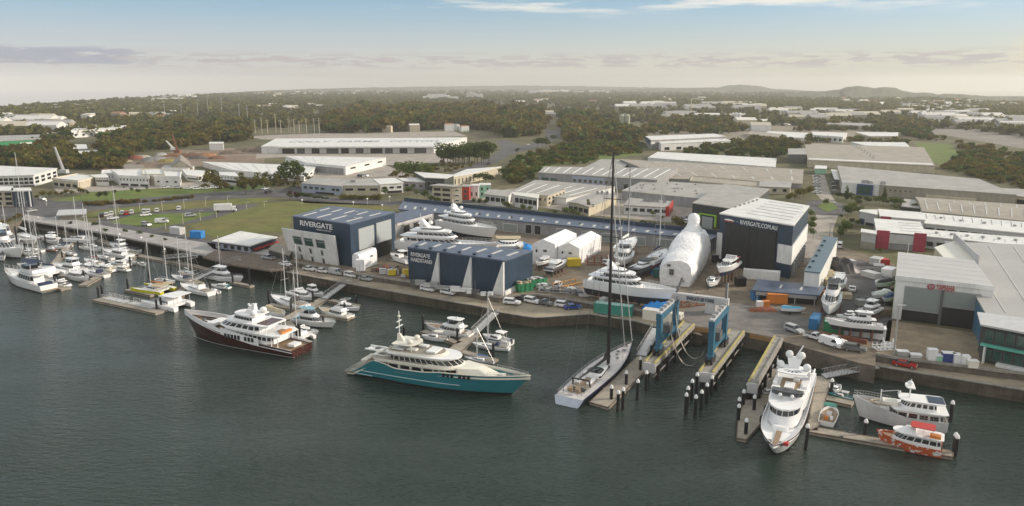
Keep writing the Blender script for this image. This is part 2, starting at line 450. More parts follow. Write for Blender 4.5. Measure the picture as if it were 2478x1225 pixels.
# coping kerb along the water edge
def kerb(name, pts, z, label, wd=.45, ht=.22, m=None):
    b = MB()
    for (a, c) in zip(pts[:-1], pts[1:]):
        p, q = Vector(P(*a, z)), Vector(P(*c, z)); d = (q - p); ln = d.length; mid = (p + q) / 2
        b.box((mid.x, mid.y), (ln, wd, ht), m or M['concrete'], rot=math.atan2(d.y, d.x), z0=z)
    return tag(b.build(name), label, 'kerb')
kerb('quay_kerb', QUAY, R0, 'pale concrete coping along the water edge of the long lower road')
kerb('quay_kerb', RLOW, R0, 'pale concrete coping along the narrow path below the yellow-brown forecourt')
def wall(name, pts, z0, z1, label, m, cat='wall', wd=.35, zp=G0):
    b = MB()
    for (a, c) in zip(pts[:-1], pts[1:]):
        p, q = Vector(P(*a, zp)), Vector(P(*c, zp)); d = (q - p); ln = d.length; mid = (p + q) / 2
        b.box((mid.x, mid.y), (ln, wd, z1 - z0), m, rot=math.atan2(d.y, d.x), z0=z0)
    return tag(b.build(name), label, cat)
wall('retaining_wall', UPPER[1:], G0, G0 + .5, 'low concrete parapet on the retaining wall between the boatyard and the lower road', M['concrete'])
wall('retaining_wall', RUP[1:], G0, G0 + .5, 'low concrete parapet between the brick forecourt and the narrow waterside path', M['concrete'])
wall('rubbing_strip', [(1679, 790), (1798, 803)], G0 - 1.2, G0 - .1, 'ochre timber fender beam on the quay between the two lift piers', mat('ochre', (.36, .22, .10), .8), 'fender', .5)
wall('rubbing_strip', [(1815, 806), (1871, 817)], G0 - 1.2, G0 - .1, 'ochre timber fender beam on the quay beside the empty lift pier', M.get('ochre') or MATS['ochre'], 'fender', .5)
# promenade and timber deck on the left
sheet('promenade', [(40, 520), (64, 530), (245, 560), (500, 612), (560, 620), (700, 640), (640, 600), (500, 588), (245, 545), (100, 512)], PROM, dz=.02)
def slab(name, pts, z, th, m, label=None, cat=None, kind=None):
    b = MB(); b.prism([P(x, y, z) for x, y in pts], z - th, z, m, bottom=True)
    o = b.build(name)
    if label: tag(o, label, cat)
    if kind: o['kind'] = kind
    return o
slab('promenade_deck', [(52, 531), (245, 562), (420, 598), (505, 620), (520, 606), (500, 588), (245, 545), (60, 519)], G0 + .1, .6, PROM, kind='structure')
slab('timber_wharf', [(490, 622), (560, 640), (655, 655), (682, 652), (712, 640), (640, 617), (575, 608), (520, 606)], G0 + .15, .5, M['timber'], 'dark brown timber wharf deck at the top of the marina gangways', 'wharf')
# roads, car park, grass
sheet('grass_field', [(455, 548), (640, 492), (720, 486), (925, 496), (955, 512), (790, 500), (705, 525), (700, 560), (560, 566), (520, 575)], GRASS, dz=.03)
sheet('grass_verge', [(262, 538), (330, 519), (480, 515), (540, 512), (440, 540), (372, 552)], GREEN, dz=.03)
sheet('car_park_asphalt', [(225, 540), (250, 530), (330, 517), (470, 506), (560, 498), (625, 494), (600, 510), (520, 528), (440, 545), (380, 556), (520, 586), (600, 600), (560, 612), (245, 545)], ASPH, dz=.02)
sheet('grass_strip', [(160, 524), (300, 503), (460, 490), (600, 480), (660, 479), (640, 490), (560, 496), (400, 509), (235, 527)], GRASS, dz=.025)
sheet('verge_lawn', [(120, 488), (220, 466), (360, 457), (600, 450), (680, 445), (620, 460), (470, 470), (250, 487), (150, 489)], GREEN, dz=.025)
sheet('avenue', [(0, 476), (80, 478), (140, 487), (260, 486), (470, 469), (620, 459), (700, 455), (730, 452), (800, 478), (950, 487), (1060, 482), (1100, 478), (1180, 492), (1100, 492), (940, 498), (740, 492), (690, 478), (660, 477), (480, 484), (330, 500), (210, 510), (120, 526), (60, 526), (0, 530)], ASPH, dz=.03)
sheet('curved_road', [(1000, 470), (1030, 440), (1130, 405), (1185, 380), (1215, 360), (1200, 340), (1225, 338), (1262, 354), (1300, 345), (1320, 330), (1318, 310), (1345, 318), (1366, 310), (1352, 335), (1310, 355), (1240, 372), (1200, 395), (1130, 420), (1070, 445), (1060, 470)], ASPH, dz=.03)
sheet('roundabout_asphalt', [(1952, 490), (1975, 484), (2050, 495), (2065, 510), (2030, 522), (1975, 520), (1955, 505)], ASPH, dz=.04)
sheet('roundabout_island', [(1978, 500), (1992, 490), (2012, 490), (2030, 504), (2004, 514), (1990, 508)], GREEN, dz=.12)
sheet('side_road', [(1975, 520), (2028, 522), (2015, 560), (2020, 610), (1945, 640), (1950, 575), (1962, 555)], CONC, dz=.05)
sheet('industrial_lane', [(1965, 424), (1995, 424), (2010, 470), (2025, 492), (1990, 486), (1975, 470)], CONC, dz=.045)
sheet('concrete_yard', [(1070, 500), (1300, 500), (1420, 520), (1700, 545), (1745, 560), (1745, 515), (1640, 480), (1300, 450), (1120, 470)], CONC, dz=.02)
sheet('far_yard_concrete', [(650, 400), (760, 385), (935, 400), (1000, 430), (960, 445), (760, 440), (600, 440)], CONC, dz=.02)
sheet('yard_earth', [(290, 402), (420, 365), (560, 358), (640, 372), (640, 395), (500, 398), (440, 410), (300, 415)], grav('red_earth', (.22, .15, .10), (.28, .22, .17), .03), dz=.02)
sheet('loading_yard', [(620, 372), (1060, 370), (1100, 392), (940, 400), (700, 380), (620, 384)], CONC, dz=.025)
sheet('business_park_paving', [(130, 455), (500, 440), (560, 452), (330, 460), (140, 468)], CONC, dz=.02)
sheet('substation_gravel', [(590, 330), (800, 322), (1100, 318), (1130, 330), (640, 338)], CONC, dz=.02)
sheet('green_slope', [(2210, 345), (2300, 348), (2320, 372), (2275, 400), (2240, 380)], GREEN, dz=.03)
sheet('scrub_slope_grass', [(1230, 400), (1290, 372), (1450, 345), (1560, 372), (1480, 385), (1310, 405), (1260, 425)], GREEN, dz=.02)
sheet('rail_yard_gravel', [(2200, 318), (2300, 330), (2478, 360), (2478, 300), (2300, 290)], grav('rail_gravel', (.30, .27, .24), (.22, .20, .17), .03), dz=.02)
sheet('industrial_ground', [(1560, 300), (1900, 300), (2160, 312), (2160, 345), (1900, 350), (1560, 330)], grav('pale_dirt', (.34, .30, .24), (.22, .19, .13), .02), dz=.015)
# ---------------- buildings ----------------
class Bld:
    def __init__(s, name, label, roof, hp, wall, roofm, rh=0, axis='x', over=.35, g=G0, cat='building', group=None, par=0, wallz=None, zr=None, thick=.35):
        s.g = g; s.zr = zr if zr else HT(*hp, g)
        c = [P(x, y, s.zr) for x, y in roof]
        if len(c) == 3: c.append((c[0][0] + c[2][0] - c[1][0], c[0][1] + c[2][1] - c[1][1]))
        cx = sum(p[0] for p in c) / 4; cy = sum(p[1] for p in c) / 4
        s.c = [(p[0] - cx, p[1] - cy) for p in c]; s.h = s.zr - g
        s.o = empty(name, (cx, cy, g), 0, label, cat, group)
        s.rh = rh; s.axis = axis
        n = 10
        b = MB(); z0 = -.5 if wallz is None else wallz
        b.prism(s.c, z0, s.h - .05, wall, top=False)
        if rh:      # gable ends
            if axis == 'x': gs = ((1, 2), (3, 0))
            else: gs = ((0, 1), (2, 3))
            for i, j in gs:
                p, q = s.c[i], s.c[j]; mx = ((p[0] + q[0]) / 2, (p[1] + q[1]) / 2)
                b.face([(*p, s.h - .05), (*q, s.h - .05), (*mx, s.h + rh - .05)], wall)
        s.wall = b.build('wall', s.o)
        b = MB(); nu = 2 if (rh and axis == 'y') else 1; nv = 2 if (rh and axis == 'x') else 1
        t = over
        rows = lambda dz: [[s.S(u / nu, v / nv, t, dz) for u in range(nu + 1)] for v in range(nv + 1)]
        top = rows(thick * .5 + .02); bot = rows(-thick * .5)
        b.grid(top, roofm)
        def edge(a, c2):
            for k in range(len(a) - 1): b.face([c2[k], c2[k + 1], a[k + 1], a[k]], roofm)
        edge(top[0], bot[0]); edge([r[-1] for r in top], [r[-1] for r in bot]); edge(top[-1][::-1], bot[-1][::-1]); edge([r[0] for r in top][::-1], [r[0] for r in bot][::-1])
        s.roof = b.build('roof', s.o)
        if par:
            b = MB()
            for i in range(4):
                p, q = Vector(s.c[i]), Vector(s.c[(i + 1) % 4]); d = q - p; m_ = (p + q) / 2
                b.box((m_.x, m_.y), (d.length + .9, .3, par + .5), wall, rot=math.atan2(d.y, d.x), z0=s.h - .35)
            b.build('parapet', s.o)
    def S(s, u, v, t=0, dz=0):
        A, B, C, D = [Vector(p) for p in s.c]
        p = (A * (1 - u) + B * u) * (1 - v) + (D * (1 - u) + C * u) * v
        if t:
            eu = (B - A).normalized() * t; ev = (D - A).normalized() * t
            p = p + eu * (2 * u - 1) + ev * (2 * v - 1)
        k = v if s.axis == 'x' else u
        z = s.h + (s.rh * (1 - abs(2 * k - 1)) if s.rh else 0)
        return (p.x, p.y, z + dz)
    def W(s, i, u, out=0):
        p, q = Vector(s.c[i]), Vector(s.c[(i + 1) % 4]); d = (q - p); n = Vector((d.y, -d.x)).normalized()
        r_ = p + d * u + n * out
        return r_, math.atan2(d.y, d.x), d.length
    def panel(s, i, u0, u1, z0, z1, m, name='panel', th=.14, frame=None, fw=.18, out=0):
        a, rot, ln = s.W(i, (u0 + u1) / 2, th / 2 + .003 + out)
        b = MB(); w_ = ln * (u1 - u0)
        if frame is not None:
            b.box((a.x, a.y), (w_, th, z1 - z0), frame, rot=rot, z0=z0)
            a2, _, _ = s.W(i, (u0 + u1) / 2, th + .02 + out)
            b.box((a2.x, a2.y), (max(w_ - 2 * fw, .2), .04, max(z1 - z0 - 2 * fw, .2)), m, rot=rot, z0=z0 + fw)
            return b.build(name, s.o)
        b.box((a.x, a.y), (w_, th, z1 - z0), m, rot=rot, z0=z0)
        return b.build(name, s.o)
    def wins(s, i, n, z0, z1, fill=.6, u0=0, u1=1, m=None, frame=None, name='window'):
        for k in range(n):
            a = u0 + (u1 - u0) * (k + .5 - fill / 2) / n; c = u0 + (u1 - u0) * (k + .5 + fill / 2) / n
            s.panel(i, a, c, z0, z1, m or M['glass'], name, frame=frame or M['grey'], fw=.1)
    def sky(s, n, v0=.08, v1=.45, w_=.012, m=None, u0=0, u1=1, name='skylight', axis='v'):
        for k in range(n):
            u = u0 + (u1 - u0) * (k + .5) / n
            if axis == 'v': q = [(u - w_, v0), (u + w_, v0), (u + w_, v1), (u - w_, v1)]
            else: q = [(v0, u - w_), (v1, u - w_), (v1, u + w_), (v0, u + w_)]
            b = MB(); top = [s.S(*x, 0, .30) for x in q]; bt = [s.S(*x, 0, .15) for x in q]
            b.face(top, m or M['skylight'])
            for j in range(4): b.face([bt[j], bt[(j + 1) % 4], top[(j + 1) % 4], top[j]], m or M['skylight'])
            b.build(name, s.o)
    def vents(s, pts, r=.7, h=.9, m=None, name='roof_vent'):
        for u, v in pts:
            p = s.S(u, v); b = MB()
            b.lathe((p[0], p[1], p[2]), [(r * .5, 0), (r * .5, h * .4), (r, h * .5), (r, h * .8), (.05, h * 1.05)], m or M['grey'], 8)
            b.build(name, s.o)
    def boxes(s, pts, name='air_conditioner', m=None):
        for u, v, a, c, h in pts:
            p = s.S(u, v); b = MB(); b.box((p[0], p[1]), (a, c, h), m or M['grey'], z0=p[2] + .15)
            b.box((p[0], p[1]), (a * .7, c * .7, .15), M['dgrey'], z0=p[2] + .15 + h); b.build(name, s.o)
    def sign(s, i, text, u0, u1, z, m, size=None, name='lettering', out=.25, ext=.06, bold=.0):
        a, rot, ln = s.W(i, u0, out); w_ = ln * (u1 - u0)
        return lettering(text, (a.x, a.y, z), rot, w_, m, s.o, size, name, ext, bold)

def lettering(text, loc, rot, width, m, parent=None, height=None, name='lettering', ext=.05, bold=0.0, flat=False, tilt=None):
    cu = bpy.data.curves.new(name, 'FONT'); cu.body = text; cu.size = 1; cu.extrude = ext; cu.offset = bold
    cu.materials.append(m)
    o = bpy.data.objects.new(name, cu); COL.objects.link(o)
    bpy.context.view_layer.update()
    d = o.dimensions; sx = width / max(d.x, .01); sy = (height / max(d.y, .01)) if height else sx
    dep = bpy.context.evaluated_depsgraph_get()
    me = bpy.data.meshes.new_from_object(o.evaluated_get(dep)); bpy.data.objects.remove(o); bpy.data.curves.remove(cu)
    o = bpy.data.objects.new(name, me); COL.objects.link(o)
    if parent: o.parent = parent
    o.location = loc; o.rotation_euler = tilt if tilt else ((0 if flat else math.pi / 2), 0, rot); o.scale = (sx, sy, 1)
    return o

NV, WH = M['navy'], M['wallwhite']
# 1 the big navy shed with the leaning white office front
b = Bld('boat_shed', 'tall navy boat shed with a leaning white office front and two grey roller doors', [(709, 524), (847, 543), (955, 514), (797, 500)], (847, 543, 646), NV, M['navyroof'], over=.2)
b.sky(4, .08, .42, .014); b.sky(5, .55, .82, .012)
b.vents([(.85, .3), (.6, .7)], .5, .7)
H1 = b.h
b.panel(1, .16, .50, H1 * .33, H1 * .84, M['roller'], 'roller_door', frame=M['grey'])
b.panel(1, .16, .50, 0, H1 * .325, M['black'], 'door_opening', th=.1)
b.panel(1, .55, .90, H1 * .36, H1 * .86, M['roller'], 'roller_door', frame=M['grey'])
b.panel(1, .55, .90, 0, H1 * .355, M['black'], 'door_opening', th=.1)
b.sign(0, 'RIVERGATE', .13, .70, H1 - 2.5, M['white'], 1.7, bold=.015)
b.sign(0, 'MARINA & SHIPYARD', .42, .68, H1 - 3.4, M['lgrey'], .5, 'small_lettering')
# leaning white front: a thick trapezium standing proud of the navy wall
def lean_front():
    a, rot, ln = b.W(0, 0, 0); A = Vector(b.c[0]); B_ = Vector(b.c[1]); d = (B_ - A).normalized(); n = Vector((d.y, -d.x))
    pts = []
    zt, zb = H1 * .74, -1.2
    q0 = A + d * (-1.9) + n * 3.5; q1 = A + d * (ln * .86) + n * 3.5
    p0 = A + d * (-.6) + n * 1.2; p1 = A + d * (ln * .82) + n * 1.2
    mb = MB()
    f = [(p0.x, p0.y, zb), (p1.x, p1.y, zb), (q1.x, q1.y, zt), (q0.x, q0.y, zt)]
    k = Vector((-n.x, -n.y, 0)) * .6
    bk = [tuple(Vector(p) + k) for p in f]
    W_ = M['wallwhite']
    mb.face(f, W_); mb.face(bk[::-1], W_)
    for i in range(4): mb.face([f[i], bk[i], bk[(i + 1) % 4], f[(i + 1) % 4]], W_)
    mb.build('leaning_front', b.o)
    # block behind it
    mb = MB(); m0 = A + d * .2 + n * .1; m1 = A + d * (ln * .8) + n * .1; c0 = A + d * .2 + n * .7; c1 = A + d * (ln * .8) + n * .7
    mb.prism([tuple(c0), tuple(c1), tuple(m1), tuple(m0)], zb, zt - 1, NV); mb.build('office_block', b.o)
    def on(u, z, o_=.05):   # point on the leaning face
        t = (z - zb) / (zt - zb); l = Vector(f[0]).lerp(Vector(f[3]), t); r_ = Vector(f[1]).lerp(Vector(f[2]), t)
        return l.lerp(r_, u) + Vector((n.x, n.y, -.15)).normalized() * o_
    def win(u0, u1, z0, z1, m=M['glass']):
        mb = MB(); F_ = [on(u0, z0), on(u1, z0), on(u1, z1), on(u0, z1)]; mb.face([on(u0 - .012, z0 - .2, .03), on(u1 + .012, z0 - .2, .03), on(u1 + .012, z1 + .2, .03), on(u0 - .012, z1 + .2, .03)], M['grey']); mb.face(F_, m)
        zm = z1 - (z1 - z0) * .28
        mb.face([on(u0, zm, .08), on(u1, zm, .08), on(u1, zm + .18, .08), on(u0, zm + .18, .08)], M['grey'])
        mb.build('window', b.o)
    h_ = zt - zb
    for u in (.19, .41, .64): win(u, u + .155, zb + h_ * .58, zb + h_ * .80, M['glassgreen'])
    for u in (.245, .47, .70):
        win(u, u + .03, zb + h_ * .36, zb + h_ * .49, M['black']); win(u, u + .03, zb + h_ * .11, zb + h_ * .24, M['black'])
lean_front()
# 2 navy hardstand building with white wedges
b = Bld('hardstand_building', 'low navy building with three white wedge fins and a hardstand sign', [(987, 599), (1221, 632), (1289, 608), (1021, 584)], (1221, 632, 715), NV, M['navyroof'], over=.15)
b.sky(7, .35, .75, .012); b.vents([(.08 + .15 * k, .1) for k in range(6)], .6, .8, M['navy'])
b.sign(0, 'RIVERGATE', .035, .245, b.h - 2.3, M['white'], 1.15); b.sign(0, 'HARDSTAND', .035, .265, b.h - 3.9, M['white'], 1.15)
for u, wd in ((.31, .06), (.646, .065), (.965, .075)):
    mb = MB(); th = .6
    a, rot, ln = b.W(0, u + .034, 0); d = Vector((math.cos(rot), math.sin(rot))); n = Vector((d.y, -d.x))
    def q(t, z, o_): v = a + d * t + n * o_; return (v.x, v.y, z)
    ww = ln * wd
    for o_, rev in ((th, False), (.01, True)):
        f = [q(-ww - ww * .6, -.6, o_), q(0, -.6, o_), q(0, b.h - .25, o_), q(-.25, b.h - .25, o_)]
        mb.face(f[::-1] if rev else f, WH)
    F_ = [q(-ww * 1.6, -.6, th), q(0, -.6, th), q(0, b.h - .25, th), q(-.25, b.h - .25, th)]; K_ = [q(-ww * 1.6, -.6, .01), q(0, -.6, .01), q(0, b.h - .25, .01), q(-.25, b.h - .25, .01)]
    for i in range(4): mb.face([F_[i], K_[i], K_[(i + 1) % 4], F_[(i + 1) % 4]], WH)
    mb.build('white_fin', b.o)
mb = MB(); a, rot, ln = b.W(1, 0, .3); e, _, _ = b.W(1, 1, .3)
mb.prism([(a.x, a.y), (e.x, e.y), (e.x - .3, e.y + .1), (a.x - .3, a.y + .1)], -.2, [1.2, 2.2, 2.2, 1.2], WH); mb.build('white_base_wall', b.o)
# 3 long blue-roofed shed range
b = Bld('long_shed', 'long low shed range with blue-grey roof and grey garage doors behind the yard', [(966, 507), (1716, 580), (1741, 569), (978, 487)], (1700, 580, 612), M['wallgrey'], M['navyroof'], over=.5, rh=0)
for k in range(26): pass
b.sky(26, .12, .42, .004)
b.vents([(.08 + .11 * k, .3) for k in range(9)], .6, .8, M['dgrey'])
b.panel(2, 0, 1, b.h - 1.2, b.h + 1.6, NV, 'back_parapet', th=.3)
for u in (.30, .385, .56, .64, .70, .78, .86): b.panel(0, u, u + .05, 0, b.h * .72, M['rollgreen'], 'garage_door', frame=M['lgrey'], fw=.25)
for u in (.16, .22, .46, .49): b.panel(0, u, u + .022, 0, b.h * .8, M['black'], 'door_opening', frame=M['lgrey'])
b2 = Bld('shed_wing', 'short blue-roofed wing joining the long shed to the navy boat shed', [(955, 541), (1049, 515), (1000, 509), (950, 520)], (955, 541, 575), M['wallgrey'], M['navyroof'], over=.4)
b2.panel(0, .05, .95, b2.h - 1.2, b2.h - .2, M['lgrey'], 'fascia', th=.2)
for u in (.2, .45, .7): b2.panel(0, u, u + .16, 0, b2.h * .7, M['black'], 'door_opening', frame=M['grey'])
# 4 tall shed with black curtain and web address
b = Bld('tall_boat_shed', 'tallest navy boat shed with a white roof, black curtain doorway and web address', [(1743, 517), (1920, 546), (1957, 499), (1832, 480)], (1913, 547, 677), NV, M['roofwhite'], over=.25)
H4 = b.h
b.sky(6, .3, .93, .006, M['lgrey'], u0=.1, u1=.95, name='roof_seam', axis='h')
b.vents([(.02 + .015 * k, .35 + .1 * k) for k in range(6)], .5, .8, M['grey'])
b.panel(0, .08, .80, -.2, H4 - 2.6, M['black'], 'door_opening', th=.25)
def curtain(u0, u1):
    mb = MB(); n = 26; rows = [[], []]
    for k in range(n + 1):
        a, _, _ = b.W(0, u0 + (u1 - u0) * k / n, .35 + (.13 if k % 2 else 0)); rows[0].append((a.x, a.y, .1)); rows[1].append((a.x, a.y, H4 - 2.6))
    mb.grid(rows, mat('blackcurtain', (.02, .022, .026), .55, var=.3, scale=.4)); mb.build('curtain', b.o)
curtain(.085, .43); curtain(.47, .80)
b.sign(0, 'RIVERGATE.COM.AU', .30, .80, H4 - 2.2, M['white'], 1.3)
def swoosh():
    mb = MB(); n = 12; up = []; lo = []
    for k in range(n + 1):
        t = k / n; a, _, _ = b.W(0, .075 + .20 * t, .3); th = .55 * math.sin(math.pi * min(1, t * 1.15 + .12)) if t < .9 else .06
        zc_ = H4 - 1.55 + .1 * math.sin(t * 5); up.append((a.x, a.y, zc_ + abs(th) * .5)); lo.append((a.x, a.y, zc_ - abs(th) * .5))
    mb.grid([lo, up], M['white'])
    lo2 = [(p[0], p[1] - .02, p[2] - .35) for p in lo[:9]]
    mb.grid([lo2, [(p[0], p[1] - .02, p[2]) for p in lo[:9]]], M['red']); mb.build('emblem', b.o)
swoosh()
b.panel(0, -.02, .055, H4 * .10, H4 * .62, WH, 'white_band', th=.3)
b.panel(0, .83, 1.012, H4 * .27, H4 * .62, WH, 'white_band', th=.3)
b.panel(1, -.01, 1.0, H4 * .27, H4 * .62, WH, 'white_band', th=.3)
for k in range(7): b.panel(1, .1 + k * .12, .13 + k * .12, 0, H4 * .26, M['grey'], 'side_fin', th=.8)
# 5 narrow long building with blue roof
b = Bld('narrow_shed', 'long narrow shed with steel-blue roof and white walls beside the tall shed', [(1947, 657), (1984, 661), (2027, 577), (1995, 573)], (1984, 661, 722), WH, mat('bluesteel', (.10, .16, .20), .45, var=.1), over=.1)
b.vents([(.22, .08 + .15 * k) for k in range(6)], .5, .7, M['navy'])
b.panel(0, .0, 1.0, -.2, b.h * .12, M['grey'], 'plinth', th=.2)
# 6 low open workshop
b = Bld('open_workshop', 'low open-fronted workshop with a blue-grey roof and two skylights', [(1832, 702), (1973, 713), (1984, 696), (1843, 680)], (1973, 713, 738), M['black'], M['navyroof'], over=1.2)
b.sky(2, .3, .7, .02, u0=.2, u1=.9)
b.panel(0, -.02, 1.02, b.h - 1.0, b.h - .2, M['grey'], 'gutter_beam', th=.3, out=1.1)
for u in (.01, .33, .66, .99): b.panel(0, u - .006, u + .006, 0, b.h - .2, M['lgrey'], 'post', th=.3, out=.9)
# 7 Yamaha boat building
b = Bld('boat_dealer_shed', 'large white boat dealer shed with two grey roller doors facing the brick forecourt', [(2169, 672), (2405, 698), (2357, 633), (2174, 612)], (2169, 672, 771), WH, mat('rooflav', (.50, .49, .48), .5, var=.06, scale=.1), over=.1, thick=.5)
H7 = b.h
b.sky(5, .02, .98, .003, M['lgrey'], u0=.1, u1=.95, name='roof_seam', axis='h')
b.panel(0, -.01, 1.01, H7 - .5, H7 + .6, WH, 'front_parapet', th=.3)
b.panel(0, .10, .485, H7 * .26, H7 * .83, M['rollgreen'], 'roller_door', frame=M['grey'], fw=.2)
b.panel(0, .10, .485, 0, H7 * .255, M['black'], 'door_opening')
b.panel(0, .515, .89, H7 * .44, H7 * .83, M['rollgreen'], 'roller_door', frame=M['grey'], fw=.2)
b.panel(0, .515, .89, 0, H7 * .435, M['black'], 'door_opening')
b.panel(0, .485, .515, 0, H7 * .83, M['dgrey'], 'door_post', th=.5)
b.sign(0, 'YAMAHA', .43, .62, H7 - 1.9, M['red'], 1.5)
def emblem():
    a, rot, ln = b.W(0, .375, .45); d = Vector((math.cos(rot), math.sin(rot))); mb = MB(); n = 20
    z = H7 - 1.2
    def ring(r0, r1, m, o_):
        nn = Vector((d.y, -d.x)) * o_
        rr = [[(a.x + nn.x + d.x * r_ * 1.25 * math.cos(t), a.y + nn.y + d.y * r_ * 1.25 * math.cos(t), z + r_ * math.sin(t)) for t in [2 * math.pi * k / n for k in range(n)]] for r_ in (r0, r1)]
        mb.grid(rr, m, close=True)
    ring(.40, .66, M['crimson'], .05)
    for k in range(3):
        t = R(90 + 120 * k); p = Vector((a.x + d.x * .42 * math.cos(t), a.y + d.y * .42 * math.cos(t), z + .42 * math.sin(t)))
        mb.tube((a.x, a.y, z), p, .09, M['crimson'], 6)
    mb.build('emblem', b.o)
emblem()
b.panel(3, .0, 1.0, H7 * .02, H7 * .9, mat('limetrim', (.35, .5, .25), .6), 'side_trim', th=.05)
# 7b big grey roof behind it on the right
b = Bld('dealer_warehouse', 'wide grey-roofed warehouse joined behind the white boat dealer shed', [(2392, 768), (2700, 800), (2540, 596), (2287, 586)], (2400, 775, 815), mat('steelblue', (.06, .17, .27), .5), mat('roofgrey2', (.40, .39, .37), .5, var=.08, scale=.1), over=.2, zr=G0 + 8)
b.sky(4, .05, .95, .004, u0=.05, u1=1)
b = Bld('dealer_annex', 'flat roofed cream annex with a white screen wall behind the boat dealer shed', [(2284, 624), (2360, 632), (2310, 584), (2262, 600)], (2262, 600, 618), M['wallcream'], M['cream'], over=.1, zr=G0 + 9)
b.panel(1, -.1, 1.1, b.h - .5, b.h + 2.2, M['lgrey'], 'screen_wall', th=.3)
# 8 glass sales office at the lower right
b = Bld('sales_office', 'two-storey office with dark green glazing and a pale roof beside the forecourt', [(2385, 786), (2600, 826), (2600, 790), (2378, 762)], (2390, 790, 880), M['walldark'], M['lgrey'], over=1.0)
for k in range(2): b.wins(0, 8, b.h * (.1 + .5 * k), b.h * (.38 + .5 * k), .85, m=M['glassgreen'], frame=M['dgrey'])
b.panel(0, -.02, 1.02, b.h * .46, b.h * .52, mat('tealtrim', (.10, .42, .32), .5), 'balcony_edge', th=1.0)
b.panel(0, .03, .05, 0, b.h * .45, WH, 'white_pier', th=1.3)
b.panel(0, .2, 1, .1, b.h * .09, WH, 'white_kerb', th=1.6)

# -------- mid-distance buildings: label, roof, heights, walls, roof, options
def simple(name, label, roof, hp, wall, roofm, wn=None, sky=None, rh=0, axis='x', par=0, door=None, grp=None, wside=None, over=.35, vents=None, zr=None, ac=None):
    b = Bld(name, label, roof, hp, M[wall], M[roofm], rh=rh, axis=axis, par=par, group=grp, over=over, zr=zr)
    if wn:
        for (i, n, a, c, f) in wn: b.wins(i, n, b.h * a, b.h * c, f)
    if sky: b.sky(*sky)
    if door:
        for (i, u0, u1, a, m) in door: b.panel(i, u0, u1, 0, b.h * a, M[m], 'door', frame=M['grey'])
    if vents: b.vents(vents)
    if ac: b.boxes(ac)
    return b
# right: red-panel white units
b = simple('business_unit', 'white unit with two crimson wall panels below the retaining fence', [(2122, 562), (2240, 571), (2226, 538), (2116, 530)], (2122, 562, 600), 'wallgrey', 'roofwhite', over=.2, sky=(4, .5, .95, .004, M['lgrey'], .1, .9, 'roof_seam', 'h'))
for u0, u1 in ((0, .27), (.77, 1.02)): b.panel(0, u0, u1, -.2, b.h + .8, M['crimson'], 'crimson_panel', th=.5)
b.panel(0, .27, .77, b.h * .38, b.h, M['lgrey'], 'grey_panel', th=.3); b.panel(0, .28, .76, b.h * .96, b.h + .2, M['dgrey'], 'dark_slot', th=.35)
b = simple('business_unit', 'small grey annex left of the crimson panelled unit', [(2085, 562), (2120, 567), (2118, 560), (2086, 555)], (2085, 562, 600), 'lgrey', 'roofwhite', door=[(0, .02, .98, .45, 'wallbeige')])
b = simple('business_unit', 'white unit with one narrow crimson panel, second row back', [(2130, 524), (2238, 533), (2230, 515), (2126, 507)], (2130, 526, 555), 'lgrey', 'roofwhite', over=.2)
b.panel(0, .02, .25, b.h * .3, b.h + .2, M['crimson'], 'crimson_panel', th=.4)
b = simple('business_unit', 'grey corner unit with dark blue base beside the second row', [(2081, 512), (2122, 520), (2122, 508), (2084, 509)], (2081, 510, 540), 'lgrey', 'roofwhite', door=[(0, .02, .35, .5, 'navy'), (0, .4, .95, .3, 'black')])
b = simple('unit_row', 'long white-roofed row of small units, front row right of the crimson panels', [(2240, 572), (2560, 605), (2560, 583), (2232, 556)], (2240, 572, 600), 'lgrey', 'roofwhite', sky=(12, .2, .5, .002, M['lgrey']), wn=[(0, 12, .2, .6, .7)], vents=[(.1 + .12 * k, .5) for k in range(7)])
b = simple('unit_row', 'long white-roofed row of small units with dark shopfronts, second row back', [(2238, 541), (2560, 573), (2560, 546), (2228, 516)], (2240, 541, 562), 'lgrey', 'roofwhite', sky=(14, .45, .9, .002, M['grey']), wn=[(0, 11, .05, .6, .8)], vents=[(.15, .6), (.3, .5), (.48, .5), (.7, .5)])
b = simple('warehouse', 'wide tan-roofed warehouse with pale ribs right of the dark carport', [(2233, 512), (2560, 543), (2560, 502), (2216, 478)], (2233, 512, 528), 'wallcream', 'rooftan', sky=(11, .1, .48, .005), rh=1.2)
b.sky(9, .55, .9, .004)
simple('carport', 'small flat grey roof on dark posts left of the tan-roofed warehouse', [(2182, 500), (2229, 505), (2216, 485), (2190, 482)], (2182, 500, 512), 'walldark', 'roofgrey')
b = simple('factory', 'very long beige factory wall under a pale flat roof with a blue glass entrance', [(2038, 442), (2459, 472), (2368, 434), (2027, 402)], (2459, 472, 500), 'wallbeige', 'roofgrey', over=.2)
b.panel(0, 0, .235, -.1, b.h + .3, WH, 'white_front', th=.5)
b.panel(0, .10, .20, 0, b.h, M['glassgreen'], 'entrance_glass', th=1.5, frame=M['bootblue'], fw=.6)
for k in range(6): b.panel(0, .27 + .03 * k, .28 + .03 * k, b.h * .55, b.h * .66, M['black'], 'window')
b.panel(0, .52, .80, b.h * .12, b.h * .45, M['wallcream'], 'lean_to', th=3)
b.boxes([(.15, .03, 3, 3, 1.5), (.18, .03, 2, 2, 1), (.26, .04, 2, 2, 1.3)])
simple('warehouse', 'small cream warehouse with open dark bay at the far right end of the factory', [(2452, 474), (2520, 482), (2500, 460), (2418, 456)], (2455, 474, 495), 'wallcream', 'roofgrey', door=[(0, .15, .9, .7, 'black')])
